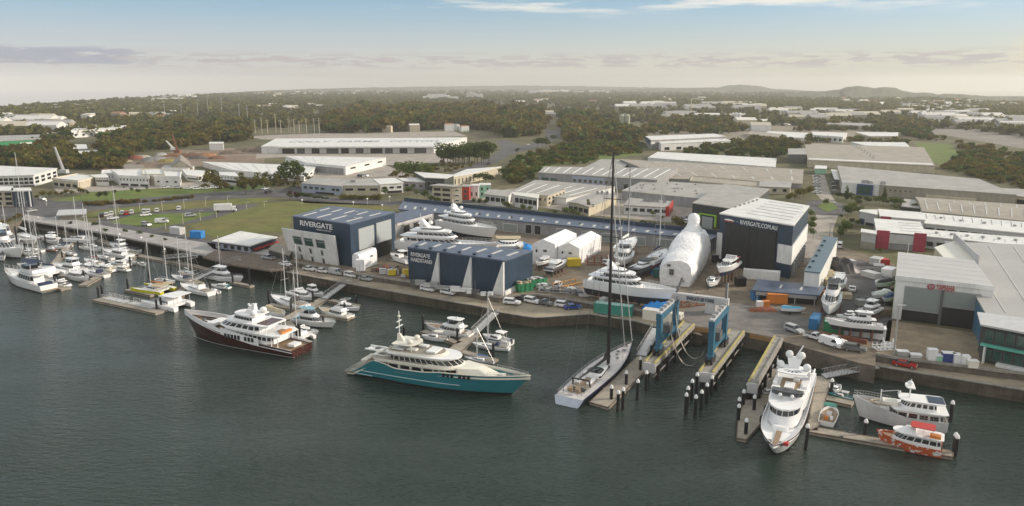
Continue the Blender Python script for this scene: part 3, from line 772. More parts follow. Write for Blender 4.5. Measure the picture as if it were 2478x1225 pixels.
b = simple('warehouse', 'huge flat tan warehouse roof with paired rows of turbine vents', [(1955, 388), (2262, 402), (2235, 357), (1948, 348)], (1955, 388, 405), 'wallcream', 'rooftan', over=.2, vents=[(.42 + .018 * k, .93 - .10 * k) for k in range(8)] + [(.45 + .018 * k, .93 - .10 * k) for k in range(7)])
b.sky(1, .01, .99, .03, M['roofwhite'], u0=.02, u1=.10, name='roof_edge', axis='h')
simple('warehouse', 'white stepped roof block behind the turbine-vent warehouse', [(2130, 362), (2216, 370), (2190, 345), (2060, 344)], (2214, 368, 380), 'white', 'roofwhite')
simple('warehouse', 'small grey annex with dark wall left of the turbine-vent warehouse', [(1908, 374), (1951, 374), (1948, 360), (1908, 360)], (1908, 374, 396), 'dgrey', 'roofgrey')
simple('water_tank_shed', 'small pale green box shed in the gap below the turbine-vent warehouse', [(1972, 408), (1999, 409), (2000, 402), (1974, 401)], (1972, 408, 421), 'mint', 'roofwhite')
simple('canopy', 'white loading canopy at the left end of the long beige factory', [(2020, 434), (2036, 436), (2026, 412), (2012, 411)], (2020, 434, 444), 'walldark', 'roofwhite')
# centre block
b = simple('warehouse', 'large grey warehouse roof dotted with tiny vents behind the red-ended office', [(1505, 462), (1693, 481), (1810, 452), (1560, 437)], (1690, 481, 505), 'wallgrey', 'roofgrey', over=.2, vents=[(rnd.random() * .8 + .05, rnd.random() * .7 + .2) for _ in range(16)])
b = simple('warehouse', 'grey warehouse with charcoal wall and a lime green framed door', [(1676, 492), (1795, 509), (1862, 458), (1752, 446)], (1676, 492, 545), 'walldark', 'roofgrey', over=.15)
b.panel(0, .16, .52, 0, b.h * .62, M['lime'], 'door_frame', th=.6); b.panel(0, .20, .49, 0, b.h * .57, M['walldark'], 'door_reveal', th=.7); b.panel(0, .24, .46, 0, b.h * .5, M['roller'], 'roller_door', th=.8)
b = simple('office', 'white office with red end wall and a ribbon of six windows', [(1511, 497), (1617, 503), (1627, 488), (1523, 480)], (1511, 493, 513), 'wallwhite', 'roofgrey', wn=[(0, 6, .35, .75, .72)], over=.2, ac=[(.4, .7, 2, 1.5, 1), (.5, .7, 2, 1.5, 1.2), (.62, .7, 4, 1.5, .8), (.85, .7, 1.5, 1.5, 1)])
b.panel(1, -.02, 1, -.1, b.h + .6, M['red'], 'red_wall', th=.5); b.panel(0, .95, 1.02, -.1, b.h + .6, M['red'], 'red_wall', th=.6)
b.panel(0, 0, 1, b.h * .93, b.h, M['orange'], 'red_fascia', th=.15)
b = simple('warehouse', 'broad tan-grey warehouse roof with pale diagonal skylight strips', [(1600, 432), (1940, 445), (1944, 411), (1500, 386)], (1940, 445, 457), 'wallgrey', 'rooftan', sky=(8, .12, .55, .005), rh=.8)
b.sky(8, .62, .86, .004)
b = simple('office_wing', 'cream walled low wing with a curved corner in front of the tan-grey warehouse', [(1670, 440), (1838, 455), (1840, 442), (1676, 428)], (1672, 440, 452), 'wallcream', 'rooftan', par=.6)
simple('office', 'small cream office with dark windows below the right end of the tan-grey roof', [(1838, 452), (1912, 455), (1915, 440), (1840, 440)], (1838, 452, 468), 'wallcream', 'roofgrey', wn=[(0, 3, .35, .8, .4)])
b = simple('warehouse', 'pale grey low gabled warehouse, farthest of the central block', [(1568, 382), (1876, 405), (1879, 384), (1592, 368)], (1568, 382, 390), 'wallwhite', 'roofwhite', over=.2)
b = simple('factory', 'long grey two-storey factory with a white ribbed roof in the centre', [(1304, 418), (1590, 436), (1640, 408), (1318, 404)], (1304, 415, 440), 'wallgrey', 'roofgrey', sky=(12, .1, .9, .005, M['white']), over=.3)
b.wins(0, 2, b.h * .2, b.h * .6, .8, u0=.02, u1=.18, m=M['glassgreen']); b.wins(0, 8, b.h * .35, b.h * .65, .6, u0=.3, u1=.66); b.wins(0, 4, 0, b.h * .5, .55, u0=.72, u1=1)
b.panel(0, .30, .58, 0, b.h * .9, M['wallblue'], 'blue_grey_wall', th=.06)
simple('warehouse', 'grey roof with raised edge between the long factory and the tan-grey warehouse', [(1410, 408), (1500, 414), (1530, 388), (1455, 386)], (1410, 408, 413), 'wallgrey', 'roofgrey')
b = simple('warehouse', 'wide grey roof with pale strips behind the small white offices', [(1225, 470), (1370, 480), (1488, 452), (1296, 436)], (1370, 480, 496), 'wallwhite', 'roofgrey', sky=(6, .15, .75, .006, M['white']), over=.2)
b = simple('office', 'blue-grey and cream stepped office block with small square windows', [(1302, 472), (1325, 474), (1368, 458), (1340, 455)], (1325, 474, 500), 'wallcream', 'roofgrey', wn=[(1, 5, .15, .4, .45), (1, 5, .55, .8, .45), (0, 2, .5, .75, .4)])
b = simple('office', 'white office with a grey flat roof and dark window row, leftmost of the pair', [(1174, 470), (1224, 476), (1238, 462), (1184, 460)], (1178, 470, 495), 'wallwhite', 'roofgrey', wn=[(0, 4, .4, .8, .8)], over=.8)
b = simple('office', 'white office with a flat cream roof and wide corner windows, right of the pair', [(1246, 472), (1300, 480), (1303, 471), (1240, 466)], (1246, 474, 503), 'wallwhite', 'cream', wn=[(0, 5, .4, .8, .85)], over=.8)
b = simple('office', 'single-storey lilac-grey roofed office with a tall bare tree in front', [(1376, 490), (1425, 501), (1492, 474), (1440, 466)], (1376, 490, 512), 'wallcream', 'roofgrey', wn=[(0, 4, .3, .75, .8)], rh=.6, axis='y', over=.8)
b.boxes([(.35, .8, 1.2, 1.2, 1.4), (.5, .85, 1.2, 1.2, 1.4), (.68, .9, 1.2, 1.2, 1.4)])
# centre-left offices
b = simple('apartment_block', 'four-storey cream block with dark recessed balconies', [(1046, 449), (1094, 452), (1118, 451), (1064, 446)], (1094, 452, 493), 'wallcream', 'roofgrey', over=.9)
for k in range(3):
    b.panel(0, .06, .45, b.h * (.08 + .3 * k), b.h * (.30 + .3 * k), M['black'], 'balcony', frame=M['wallcream'], fw=.25); b.panel(0, .5, .92, b.h * (.08 + .3 * k), b.h * (.30 + .3 * k), M['black'], 'balcony', frame=M['wallcream'], fw=.25)
    b.panel(1, .25, .7, b.h * (.12 + .3 * k), b.h * (.24 + .3 * k), M['black'], 'window', frame=M['wallwhite'])
b = simple('apartment_block', 'narrow red-fronted block beside the balconied block', [(1117, 452), (1135, 452), (1140, 447), (1122, 447)], (1117, 452, 484), 'red', 'roofgrey', wn=[(0, 1, .55, .75, .35), (0, 1, .2, .4, .35)])
b = simple('apartment_block', 'narrow white-fronted block between the red and mint blocks', [(1136, 450), (1158, 450), (1162, 446), (1140, 446)], (1136, 450, 480), 'wallwhite', 'roofwhite', wn=[(0, 2, .2, .5, .3)])
b = simple('apartment_block', 'narrow mint-fronted block at the end of the coloured row', [(1159, 448), (1187, 448), (1186, 444), (1162, 444)], (1159, 448, 478), 'mint', 'roofwhite', wn=[(0, 2, .55, .8, .35), (0, 2, .15, .4, .35)])
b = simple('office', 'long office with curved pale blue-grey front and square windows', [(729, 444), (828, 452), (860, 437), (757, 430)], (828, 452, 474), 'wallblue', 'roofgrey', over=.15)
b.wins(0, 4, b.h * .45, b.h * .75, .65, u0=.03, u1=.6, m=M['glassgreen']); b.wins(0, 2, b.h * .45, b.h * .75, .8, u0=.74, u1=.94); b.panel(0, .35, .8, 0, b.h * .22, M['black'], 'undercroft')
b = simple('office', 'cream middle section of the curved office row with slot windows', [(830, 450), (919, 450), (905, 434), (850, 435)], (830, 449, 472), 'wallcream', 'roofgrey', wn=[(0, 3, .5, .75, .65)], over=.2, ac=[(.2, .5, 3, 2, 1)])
b = simple('office', 'white end section of the curved office row with shaded ground floor', [(920, 446), (975, 443), (955, 432), (905, 434)], (920, 446, 470), 'wallwhite', 'roofwhite', wn=[(0, 3, .5, .72, .6)], door=[(0, .3, .95, .3, 'black')], over=.4)  # the black door panel paints in the shade of the ground floor
simple('office', 'small white and dark office with a balcony between two office rows', [(975, 438), (1028, 441), (1010, 431), (965, 432)], (1000, 440, 458), 'wallgrey', 'roofwhite', wn=[(0, 3, .3, .7, .5)], over=.6)
b = simple('office', 'dark-fronted office with a broad white flat roof', [(1030, 430), (1075, 432), (1098, 424), (1006, 417)], (1040, 430, 460), 'walldark', 'roofwhite', wn=[(0, 3, .3, .7, .7)], over=.8)
b = simple('warehouse', 'long narrow warehouse with pale blue-white roof along the curving road', [(1078, 431), (1150, 419), (1213, 404), (1130, 410)], (1150, 419, 440), 'wallcream', 'roofwhite', over=.3, wn=[(0, 8, .1, .7, .25)])
# left: sheds and offices
b = simple('farm_shed', 'very long white-roofed cotton shed with big painted words on its roof', [(632, 355), (1050, 354), (1130, 333), (668, 336)], (632, 355, 372), 'wallwhite', 'roofwhite', over=.3)
for k in range(10): b.panel(0, .12 + .085 * k, .12 + .085 * k + (.045 if k % 3 else .07), 0, b.h * .72, M['dgrey' if k % 2 else 'black'], 'loading_bay', th=.2)
b.panel(0, .1, 1.0, b.h * .85, b.h, M['roofwhite'], 'awning', th=4)
def roofword(text, u0, u1, v=.45, hgt=None):
    p0, p1 = Vector(b.S(u0, v)), Vector(b.S(u1, v)); d = p1 - p0
    lettering(text, (p0.x, p0.y, b.h + .25), math.atan2(d.y, d.x), d.length, M['grey'], b.o, 20, 'roof_lettering', .02, .03, flat=True)
roofword('COLLY', .10, .33); roofword('FARMS', .37, .60); roofword('COTTON', .66, .93)
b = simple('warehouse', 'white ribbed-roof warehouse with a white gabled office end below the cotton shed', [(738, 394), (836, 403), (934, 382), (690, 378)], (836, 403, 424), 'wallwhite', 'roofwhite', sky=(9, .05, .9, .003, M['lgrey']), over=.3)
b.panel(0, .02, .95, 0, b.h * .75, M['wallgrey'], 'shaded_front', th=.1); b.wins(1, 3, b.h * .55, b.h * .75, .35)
b = simple('warehouse', 'big white curved-roof warehouse behind the roadside gum trees', [(560, 412), (735, 428), (768, 402), (490, 392)], (735, 426, 440), 'wallwhite', 'roofwhite', sky=(8, .05, .9, .003, M['lgrey']), over=.3)
b.wins(1, 3, b.h * .4, b.h * .7, .4)
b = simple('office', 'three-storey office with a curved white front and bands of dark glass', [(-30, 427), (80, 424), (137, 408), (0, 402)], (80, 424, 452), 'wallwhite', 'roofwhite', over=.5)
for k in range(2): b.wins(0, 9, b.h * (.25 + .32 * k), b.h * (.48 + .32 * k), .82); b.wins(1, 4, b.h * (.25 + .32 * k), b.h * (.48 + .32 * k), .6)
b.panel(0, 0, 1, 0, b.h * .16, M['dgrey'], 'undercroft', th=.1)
b = simple('office', 'deep blue glass office with white fins at the river bend', [(28, 463), (76, 462), (72, 455), (30, 456)], (76, 462, 500), 'navy', 'roofwhite', over=.3)
for u in (.3, .55, .86): b.panel(0, u, u + .05, 0, b.h + .4, WH, 'white_fin', th=.6)
b.wins(0, 2, b.h * .4, b.h * .55, .9, u0=.32, u1=.55, frame=WH)
b = simple('office', 'cream stepped office with dark balconies left of the blue glass office', [(-40, 462), (30, 462), (30, 452), (-40, 452)], (28, 462, 500), 'wallcream', 'roofwhite', over=.4)
for k in range(3): b.wins(0, 3, b.h * (.1 + .3 * k), b.h * (.3 + .3 * k), .7)
b = simple('office', 'low white office with notched parapet and cream entrance', [(127, 434), (188, 440), (240, 428), (190, 422)], (188, 440, 458), 'wallcream', 'roofwhite', par=.6, wn=[(0, 4, .15, .6, .7)])
b.panel(1, .05, .6, 0, b.h * .95, M['wallcream'], 'entrance_wall', th=.3); b.panel(1, .12, .3, 0, b.h * .6, M['wallgrey'], 'door')
b = simple('office', 'white cube office with black ribbon windows right of the cream entrance', [(232, 430), (262, 430), (256, 422), (220, 424)], (262, 430, 450), 'wallwhite', 'roofwhite', wn=[(0, 2, .5, .7, .95), (0, 5, .78, .95, .3)])
b = simple('office', 'sprawling white office block with many narrow fins in the business park', [(288, 428), (360, 431), (350, 412), (270, 414)], (288, 428, 450), 'wallwhite', 'roofwhite', par=.8, wn=[(0, 9, .6, .85, .35), (0, 3, .05, .3, .8)])
b = simple('office', 'tall cream middle block of the sprawling white offices with thin dark stripes', [(345, 424), (398, 424), (392, 410), (345, 411)], (345, 424, 448), 'wallcream', 'roofwhite', par=.6, wn=[(0, 7, .3, .9, .2)])
b = simple('office', 'white right-hand block of the sprawling offices with small square windows', [(372, 428), (435, 430), (438, 418), (380, 414)], (435, 430, 452), 'wallwhite', 'roofwhite', par=.6, wn=[(0, 3, .4, .6, .3), (1, 2, .4, .7, .6)])
b = simple('office', 'white low office with black ribbon window behind a bare tree', [(452, 424), (478, 427), (510, 415), (440, 410)], (478, 427, 440), 'wallwhite', 'roofwhite', wn=[(0, 1, .3, .6, .95), (1, 3, .4, .7, .6)])
b = simple('office', 'white office with slotted parapet and black window band at the end of the park', [(534, 424), (578, 428), (568, 418), (530, 417)], (534, 424, 446), 'wallwhite', 'roofwhite', wn=[(0, 6, .72, .88, .25), (0, 1, .3, .55, .96)])
simple('office', 'small white office behind the sprawling block, nearest the brown tent roofs', [(246, 422), (290, 420), (285, 412), (248, 414)], (246, 420, 436), 'wallwhite', 'roofwhite', par=.5, wn=[(0, 4, .4, .7, .4)])
simple('office', 'flat white office behind the striped middle block', [(385, 412), (440, 414), (470, 402), (400, 400)], (385, 412, 420), 'wallwhite', 'roofgrey', wn=[(0, 5, .3, .7, .4)])
simple('barn', 'brown hipped-roof barn behind the white offices', [(410, 406), (466, 408), (458, 392), (420, 390)], (466, 408, 414), 'wallcream', 'roofbrown', rh=5, axis='y')
simple('barn', 'low brown-roofed shed left of the hipped barn', [(300, 412), (350, 414), (345, 400), (305, 398)], (300, 412, 418), 'wallbeige', 'roofbrown', rh=2)
simple('office', 'tall white cube building beside the scrap yard', [(506, 348), (540, 348), (541, 344), (508, 344)], (506, 348, 364), 'white', 'roofwhite')
b = simple('factory', 'green-walled long shed with a small white sign at the far left', [(-40, 344), (99, 337), (104, 326), (-40, 330)], (-10, 344, 364), 'skipgreen', 'roofgrey', over=.4)
b.panel(0, .62, .86, b.h * .5, b.h * .7, WH, 'sign_panel')
b = simple('factory', 'smaller green shed behind the trees, right of the long green shed', [(104, 330), (158, 326), (160, 318), (104, 322)], (104, 330, 342), 'skipgreen', 'roofgrey')
simple('factory', 'bright white stepped factory beyond the left wood', [(172, 316), (300, 310), (306, 304), (190, 306)], (172, 316, 334), 'white', 'roofwhite', wn=[(0, 7, .2, .5, .3)])
simple('factory', 'bright white upper storey behind the stepped factory', [(194, 308), (284, 305), (284, 302), (194, 304)], (194, 307, 316), 'white', 'roofwhite')
simple('warehouse', 'pale blue-roofed shed in the clearing, back one of three', [(174, 362), (211, 361), (208, 350), (180, 350)], (174, 362, 368), 'wallgrey', 'roofwhite')
simple('warehouse', 'white-roofed shed in the clearing, middle one of three', [(181, 374), (242, 372), (238, 364), (184, 366)], (181, 374, 380), 'wallgrey', 'roofwhite')
simple('warehouse', 'pale shed in the clearing, front one of three', [(178, 384), (245, 380), (243, 376), (180, 377)], (178, 383, 388), 'wallgrey', 'roofgrey')
b = simple('marina_office', 'low marina office with a white flat roof and a red-trimmed navy fascia', [(521, 583), (604, 594), (664, 575), (582, 562)], (604, 594, 612), 'wallblue', 'roofwhite', over=.9)
b.panel(1, 0, 1, b.h - 1.3, b.h - .1, NV, 'navy_fascia', th=.7); b.panel(1, .1, 1.02, b.h - 1.8, b.h - 1.35, M['red'], 'red_trim', th=1.6)
b.wins(0, 5, b.h * .15, b.h * .75, .6); b.wins(1, 4, b.h * .1, b.h * .5, .6); b.panel(0, 0, 1, b.h - .6, b.h - .1, NV, 'navy_fascia', th=.7)
b = simple('storage_shed', 'dark brown flat-roofed shed tucked behind the leaning white office front', [(650, 604), (700, 618), (710, 600), (668, 590)], (650, 606, 622), 'walldark', 'roofbrown')
b = simple('kiosk', 'tiny kiosk with a curved pale canopy by the river bend promenade', [(146, 520), (200, 518), (200, 508), (150, 510)], (146, 520, 532), 'wallbeige', 'lgrey', over=1.5)
# right-centre distance
b = simple('factory', 'dark-gabled shed with a white sign and long pale roof', [(1575, 339), (1755, 330), (1728, 324), (1562, 330)], (1575, 339, 362), 'wallgrey', 'roofwhite', over=.2)
b.panel(3, 0, 1, b.h * .5, b.h, NV, 'navy_gable', th=.3); b.panel(0, 0, .05, b.h * .55, b.h * .8, WH, 'sign_panel', th=.3)
b = simple('factory', 'white-walled lower wing in front of the dark-gabled shed', [(1600, 348), (1768, 341), (1755, 336), (1590, 341)], (1600, 350, 368), 'wallwhite', 'roofwhite', wn=[(0, 6, .1, .5, .4)])
b = simple('factory', 'long white two-storey building with small awnings, right of the pines', [(2105, 330), (2172, 330), (2174, 321), (2070, 320)], (2172, 330, 343), 'wallcream', 'roofwhite', wn=[(0, 4, .5, .7, .6)])
simple('factory', 'white building with an arcade left of the long two-storey building', [(1968, 327), (2040, 332), (2050, 322), (1965, 319)], (1968, 328, 342), 'wallwhite', 'roofwhite', wn=[(0, 6, .3, .7, .5)])
simple('factory', 'white low warehouse beside the arcade building', [(1838, 330), (1945, 334), (1955, 322), (1860, 318)], (1840, 330, 336), 'wallwhite', 'roofwhite')
simple('factory', 'cream flat-roofed warehouse left of the low white warehouse', [(1808, 325), (1890, 334), (1895, 325), (1815, 318)], (1808, 325, 332), 'wallcream', 'rooftan')
simple('factory', 'curved white hangar beside the white silos', [(1796, 290), (1905, 300), (1925, 292), (1830, 280)], (1796, 290, 294), 'wallwhite', 'roofwhite')
simple('factory', 'small flat white roof on posts in the scrub', [(1478, 352), (1500, 352), (1494, 347), (1467, 347)], (1478, 352, 358), 'wallbeige', 'roofwhite')
simple('factory', 'cream walled factory beyond the red earth bank', [(2000, 300), (2110, 306), (2115, 300), (2010, 295)], (2000, 300, 310), 'wallcream', 'roofgrey', wn=[(0, 8, .2, .6, .4)])
simple('factory', 'long beige factory behind the red flowering tree', [(1960, 292), (2060, 298), (2060, 293), (1960, 288)], (1960, 293, 300), 'wallcream', 'rooftan')
# ---------------- trees ----------------
def rotm(rs, n):
    a = rs.normal(size=(n, 3)); a /= np.linalg.norm(a, axis=1)[:, None]
    b = rs.normal(size=(n, 3)); b -= (a * b).sum(1)[:, None] * a; b /= np.linalg.norm(b, axis=1)[:, None]
    return a, b, np.cross(a, b)
def leaves(cent, size, rs, up=.35):
    """one bent leaf clump (2 triangles) at each centre"""
    n = len(cent); nrm, a, b = rotm(rs, n)
    s = (size * rs.uniform(.6, 1.3, n))[:, None] if hasattr(size, '__len__') else (size * rs.uniform(.6, 1.3, n))[:, None]
    bend = nrm * s * rs.uniform(-.5, .5, (n, 1))
    v = np.stack([cent - a * s, cent - b * s * .8 + bend, cent + a * s, cent + b * s * .8 + bend], 1)
    return v.reshape(-1, 3)
def mesh_quads(name, v, m, extra=None):
    n = len(v) // 4; me = bpy.data.meshes.new(name)
    me.vertices.add(len(v)); me.vertices.foreach_set('co', np.ascontiguousarray(v, dtype=np.float32).ravel())
    me.loops.add(len(v)); me.loops.foreach_set('vertex_index', np.arange(len(v), dtype=np.int32))
    me.polygons.add(n); me.polygons.foreach_set('loop_start', np.arange(0, len(v), 4, dtype=np.int32)); me.polygons.foreach_set('loop_total', np.full(n, 4, dtype=np.int32))
    me.materials.append(m); me.update(calc_edges=True); me.validate()
    return me
def crown_pts(kind, rs, n):
    """points of a crown about 1 m tall tree units: height 1, returned in unit space"""
    if kind == 'round': lobes = [(rs.uniform(-.16, .16), rs.uniform(-.16, .16), rs.uniform(.45, .78), rs.uniform(.15, .24)) for _ in range(7)]
    elif kind == 'gum': lobes = [(rs.uniform(-.26, .26), rs.uniform(-.26, .26), rs.uniform(.48, .92), rs.uniform(.08, .16)) for _ in range(11)]
    elif kind == 'cypress': lobes = [(rs.uniform(-.03, .03), rs.uniform(-.03, .03), .16 + .76 * k / 8, .17 * (1 - .65 * k / 8)) for k in range(9)]
    elif kind == 'bush': lobes = [(rs.uniform(-.4, .4), rs.uniform(-.4, .4), rs.uniform(.3, .6), rs.uniform(.25, .4)) for _ in range(6)]
    else: lobes = [(rs.uniform(-.1, .1), rs.uniform(-.1, .1), rs.uniform(.4, .85), rs.uniform(.10, .17)) for _ in range(6)]
    out = []
    w_ = np.array([l[3] ** 2 for l in lobes]); w_ = w_ / w_.sum()
    idx = rs.choice(len(lobes), n, p=w_)
    d = rs.normal(size=(n, 3)); d /= np.linalg.norm(d, axis=1)[:, None]
    rr = rs.uniform(.55, 1.05, n) ** .6
    L_ = np.array(lobes)[idx]
    p = L_[:, :3] + d * (L_[:, 3] * rr)[:, None] * np.array([1, 1, .8])
    return p
PROTO = {}
def proto(kind, leaf, k, n=520):
    key = (kind, leaf, k)
    if key in PROTO: return PROTO[key]
    rs = np.random.RandomState(hash(kind) % 7 + k * 13 + len(leaf)) if False else np.random.RandomState(k * 13 + len(kind) * 5 + len(leaf))
    p = crown_pts(kind, rs, n)
    cm = mesh_quads('crown', leaves(p, .036 if kind != 'bush' else .07, rs), M_(leaf))
    t = MB(); top = {'bush': .35, 'cypress': .3}.get(kind, .55); r = .018 if kind != 'bush' else .03
    t.tube((0, 0, -.04), (.01, 0, top), r, M['trunk'], 6, r * .6)
    if kind not in ('bush', 'cypress'):
        for a in range(4):
            an = a * 1.6 + k; t.tube((.005, 0, top * .7), (.17 * math.cos(an), .17 * math.sin(an), .72), r * .5, M['trunk'], 5, r * .2)
    tm = t.build('trunk'); me = tm.data; bpy.data.objects.remove(tm)
    PROTO[key] = (cm, me); return PROTO[key]
def M_(k): return MATS.get(k) or M[k]
def tree(x, y, z, h, kind, leaf, label, group=None, cat='tree', name=None, wid=1.0):
    cm, tm = proto(kind, leaf, rnd.randrange(3))
    nm = name or ('shrub' if kind == 'bush' else 'tree')
    o = empty(nm, (x, y, z), rnd.random() * 6.28, label, cat, group); o.scale = (h * wid, h * wid, h)
    for n_, me in (('trunk', tm), ('crown', cm)):
        c = bpy.data.objects.new(n_, me); COL.objects.link(c); c.parent = o
    return o
def trees(pts, kind, leaf, label, group, cat='tree', wid=1.0, name=None):
    """pts: (px, py base, height px)"""
    for (x, y, hp) in pts:
        X_, Y_ = P(x, y); h = max(1.0, ZT(x, y - hp, Y_) - G0)
        tree(X_, Y_, G0, h, kind, leaf, label, group, cat, name, wid)
def row(p0, p1, n, hp, jit=2):
    out = []
    for k in range(n):
        t = (k + .5) / n + rnd.uniform(-.3, .3) / n
        out.append((p0[0] + (p1[0] - p0[0]) * t + rnd.uniform(-jit, jit), p0[1] + (p1[1] - p0[1]) * t + rnd.uniform(-jit, jit) * .4, hp * rnd.uniform(.75, 1.25)))
    return out
leafmat('leaf_crimson', (.05, .012, .012), (.09, .025, .02), (.14, .05, .03))
trees([(135, 476, 14), (160, 470, 12), (212, 474, 17), (240, 484, 24), (258, 484, 26), (279, 474, 17), (319, 466, 14), (335, 472, 18), (355, 461, 11), (300, 458, 8)], 'round', 'leaf_dark', 'small dark street tree on the bright green lawn beside the avenue', 'street trees on the green lawn')
trees(row((85, 484), (210, 470), 9, 18, 4), 'round', 'leaf_olive', 'bushy olive tree between the left offices and the avenue', 'trees below the left offices', wid=1.3)
trees(row((700, 482), (800, 488), 9, 17), 'round', 'leaf_dark', 'rounded garden tree in front of the curved blue-grey office', 'garden trees by the curved office', wid=1.4)
trees([(702, 478, 18), (720, 484, 22)], 'round', 'leaf_crimson', 'reddish-brown leaved tree at the left end of the curved office', 'reddish garden trees', wid=1.3)
trees(row((820, 482), (925, 484), 10, 14), 'bush', 'leaf_olive', 'low hedge-like shrub under the cream slot-windowed office', 'shrubs under the cream office', 'shrub')
trees([(932, 476, 26), (988, 472, 24), (1010, 476, 18), (1028, 486, 30), (1042, 492, 22), (1058, 494, 20), (1000, 462, 16)], 'round', 'leaf_fresh', 'fresh green tree beside the balconied cream block', 'green trees near the balconied block', wid=1.3)
trees([(1145, 495, 18), (1160, 497, 20), (1176, 499, 19), (1222, 506, 22), (1232, 507, 20), (1268, 513, 22), (1282, 514, 18), (1344, 522, 16), (1368, 524, 26), (1385, 526, 24), (1400, 527, 18)], 'round', 'leaf_fresh', 'clipped round tree behind the navy parapet of the long shed', 'round trees behind the long shed', wid=1.25)
trees([(1428, 520, 38)], 'gum', 'leaf_olive', 'tall thin pale-leaved tree in front of the lilac-grey roofed office', None, wid=.7)
trees(row((1500, 540), (1600, 550), 9, 12), 'bush', 'leaf_dark', 'low dark shrub in front of the red-ended office', 'shrubs by the red-ended office', 'shrub')
trees([(1638, 553, 34), (1648, 556, 28), (1734, 566, 14), (1728, 560, 12)], 'round', 'leaf_olive', 'bushy tree right of the red-ended office', 'trees by the charcoal warehouse', wid=1.2)
trees([(1962, 560, 30), (1968, 575, 26), (1966, 545, 24), (1960, 530, 26), (1970, 556, 18)], 'round', 'leaf_fresh', 'bright green roadside tree between the tall shed and the side road', 'trees right of the tall shed', wid=1.1)
trees(row((2048, 530), (2070, 515), 4, 34) + row((2030, 578), (2052, 560), 5, 30) + [(2035, 530, 12), (2060, 545, 20), (2075, 500, 24), (2080, 520, 26)], 'round', 'leaf_dark', 'dense dark tree on the verge right of the side road', 'trees along the right side road', wid=1.1)
trees([(2000, 498, 20), (1995, 496, 14)], 'round', 'leaf_dark', 'dark round tree on the green traffic island', 'traffic island trees', wid=1.1)
trees(row((1905, 490), (1965, 470), 11, 24, 5), 'round', 'leaf_olive', 'leafy tree in the clump behind the white-roofed tall shed', 'clump behind the tall shed', wid=1.1)
trees([(2048, 484, 36), (2139, 486, 36)], 'cypress', 'leaf_dark', 'tall dark column-shaped tree in front of the white factory front', 'column-shaped trees at the factory')
trees(row((2028, 484), (2160, 500), 14, 20, 4), 'round', 'leaf_dark', 'small round tree in front of the blue glass entrance', 'trees before the blue entrance', wid=1.1)
trees([(2172, 500, 26), (2182, 502, 20), (2164, 498, 18)], 'round', 'leaf_fresh', 'broad green tree left of the dark carport', 'trees by the dark carport', wid=1.3)
trees([(2398, 603, 16), (2420, 606, 18), (2435, 606, 15)], 'round', 'leaf_fresh', 'green tree in the gap above the dealer warehouse roof', 'trees above the dealer warehouse', wid=1.4)
trees([(2130, 612, 14)], 'round', 'leaf_olive', 'lone small tree left below the crimson panels', None, wid=1.4)
trees([(255, 560, 10), (304, 562, 9), (339, 566, 9), (369, 574, 8), (400, 582, 8), (170, 542, 8), (225, 545, 8), (235, 545, 8)], 'bush', 'leaf_dark', 'single dark round shrub along the promenade edge', 'shrubs along the promenade', 'shrub')
trees(row((0, 545), (50, 525), 8, 10, 4), 'bush', 'leaf_brown', 'brownish scrub bush on the river bank at the far left', 'bank bushes at the far left', 'shrub')
trees(row((210, 498), (330, 490), 18, 11, 4) + row((340, 490), (470, 480), 12, 8, 3), 'bush', 'leaf_brown', 'brown-green scrub between the avenue and the car park', 'scrub beside the avenue', 'shrub', wid=1.5)
trees([(495, 462, 50), (520, 466, 54), (508, 455, 40), (535, 468, 40), (595, 470, 52), (610, 468, 40), (625, 466, 48), (650, 470, 44), (670, 462, 40), (580, 462, 36)], 'gum', 'leaf_olive', 'sparse tall gum tree beside the avenue in front of white warehouses', 'roadside gum trees', wid=.9)
trees([(702, 458, 70), (722, 456, 66), (690, 452, 50), (735, 450, 44)], 'gum', 'leaf_dark', 'big dark gum tree left of the curved office', 'big gum trees by the warehouses', wid=1.0)
trees([(990, 440, 58), (1005, 438, 52), (975, 428, 40), (1030, 425, 36), (1040, 430, 34), (960, 415, 26)], 'round', 'leaf_fresh', 'yellow-green broad tree right of the ribbed white warehouse', 'yellow-green trees by the bend', wid=1.2)
trees(row((1060, 400), (1180, 395), 20, 50, 6), 'round', 'leaf_dark', 'dark evergreen tree at the right end of the cotton shed', 'evergreens beside the cotton shed', wid=1.1)
trees([(1160, 442, 28), (1175, 444, 30), (1190, 446, 28), (1150, 440, 24), (1215, 432, 30), (1230, 430, 28)], 'round', 'leaf_dark', 'dark tree against the pale narrow roadside warehouse', 'trees by the narrow warehouse', wid=1.2)
trees([(1252, 372, 16), (1300, 360, 30), (1312, 362, 34), (1322, 358, 30), (1340, 345, 22), (1420, 358, 22)], 'round', 'leaf_dark', 'dark tree standing by the curving hill road', 'trees by the hill road', wid=1.2)

trees(row((2075, 545), (2110, 600), 5, 20) + row((2160, 508), (2225, 512), 5, 16) + row((2180, 622), (2290, 628), 5, 12), 'round', 'leaf_fresh', 'leafy street tree around the crimson-panelled units', 'street trees by the crimson units', wid=1.3)
trees(row((1560, 520), (1700, 560), 5, 14) + row((1400, 538), (1500, 548), 7, 16), 'round', 'leaf_fresh', 'bright round tree behind the right half of the long shed', 'trees behind the right of the long shed', wid=1.4)
trees(row((1800, 352), (1950, 362), 14, 26, 5), 'round', 'leaf_olive', 'olive tree in the belt left of the turbine-vent warehouse', 'belt trees left of the vent warehouse', wid=1.3)
trees(row((640, 440), (760, 446), 10, 24, 4), 'gum', 'leaf_olive', 'light gum sapling between avenue and ribbed warehouse', 'gum saplings by the avenue', wid=1.1)
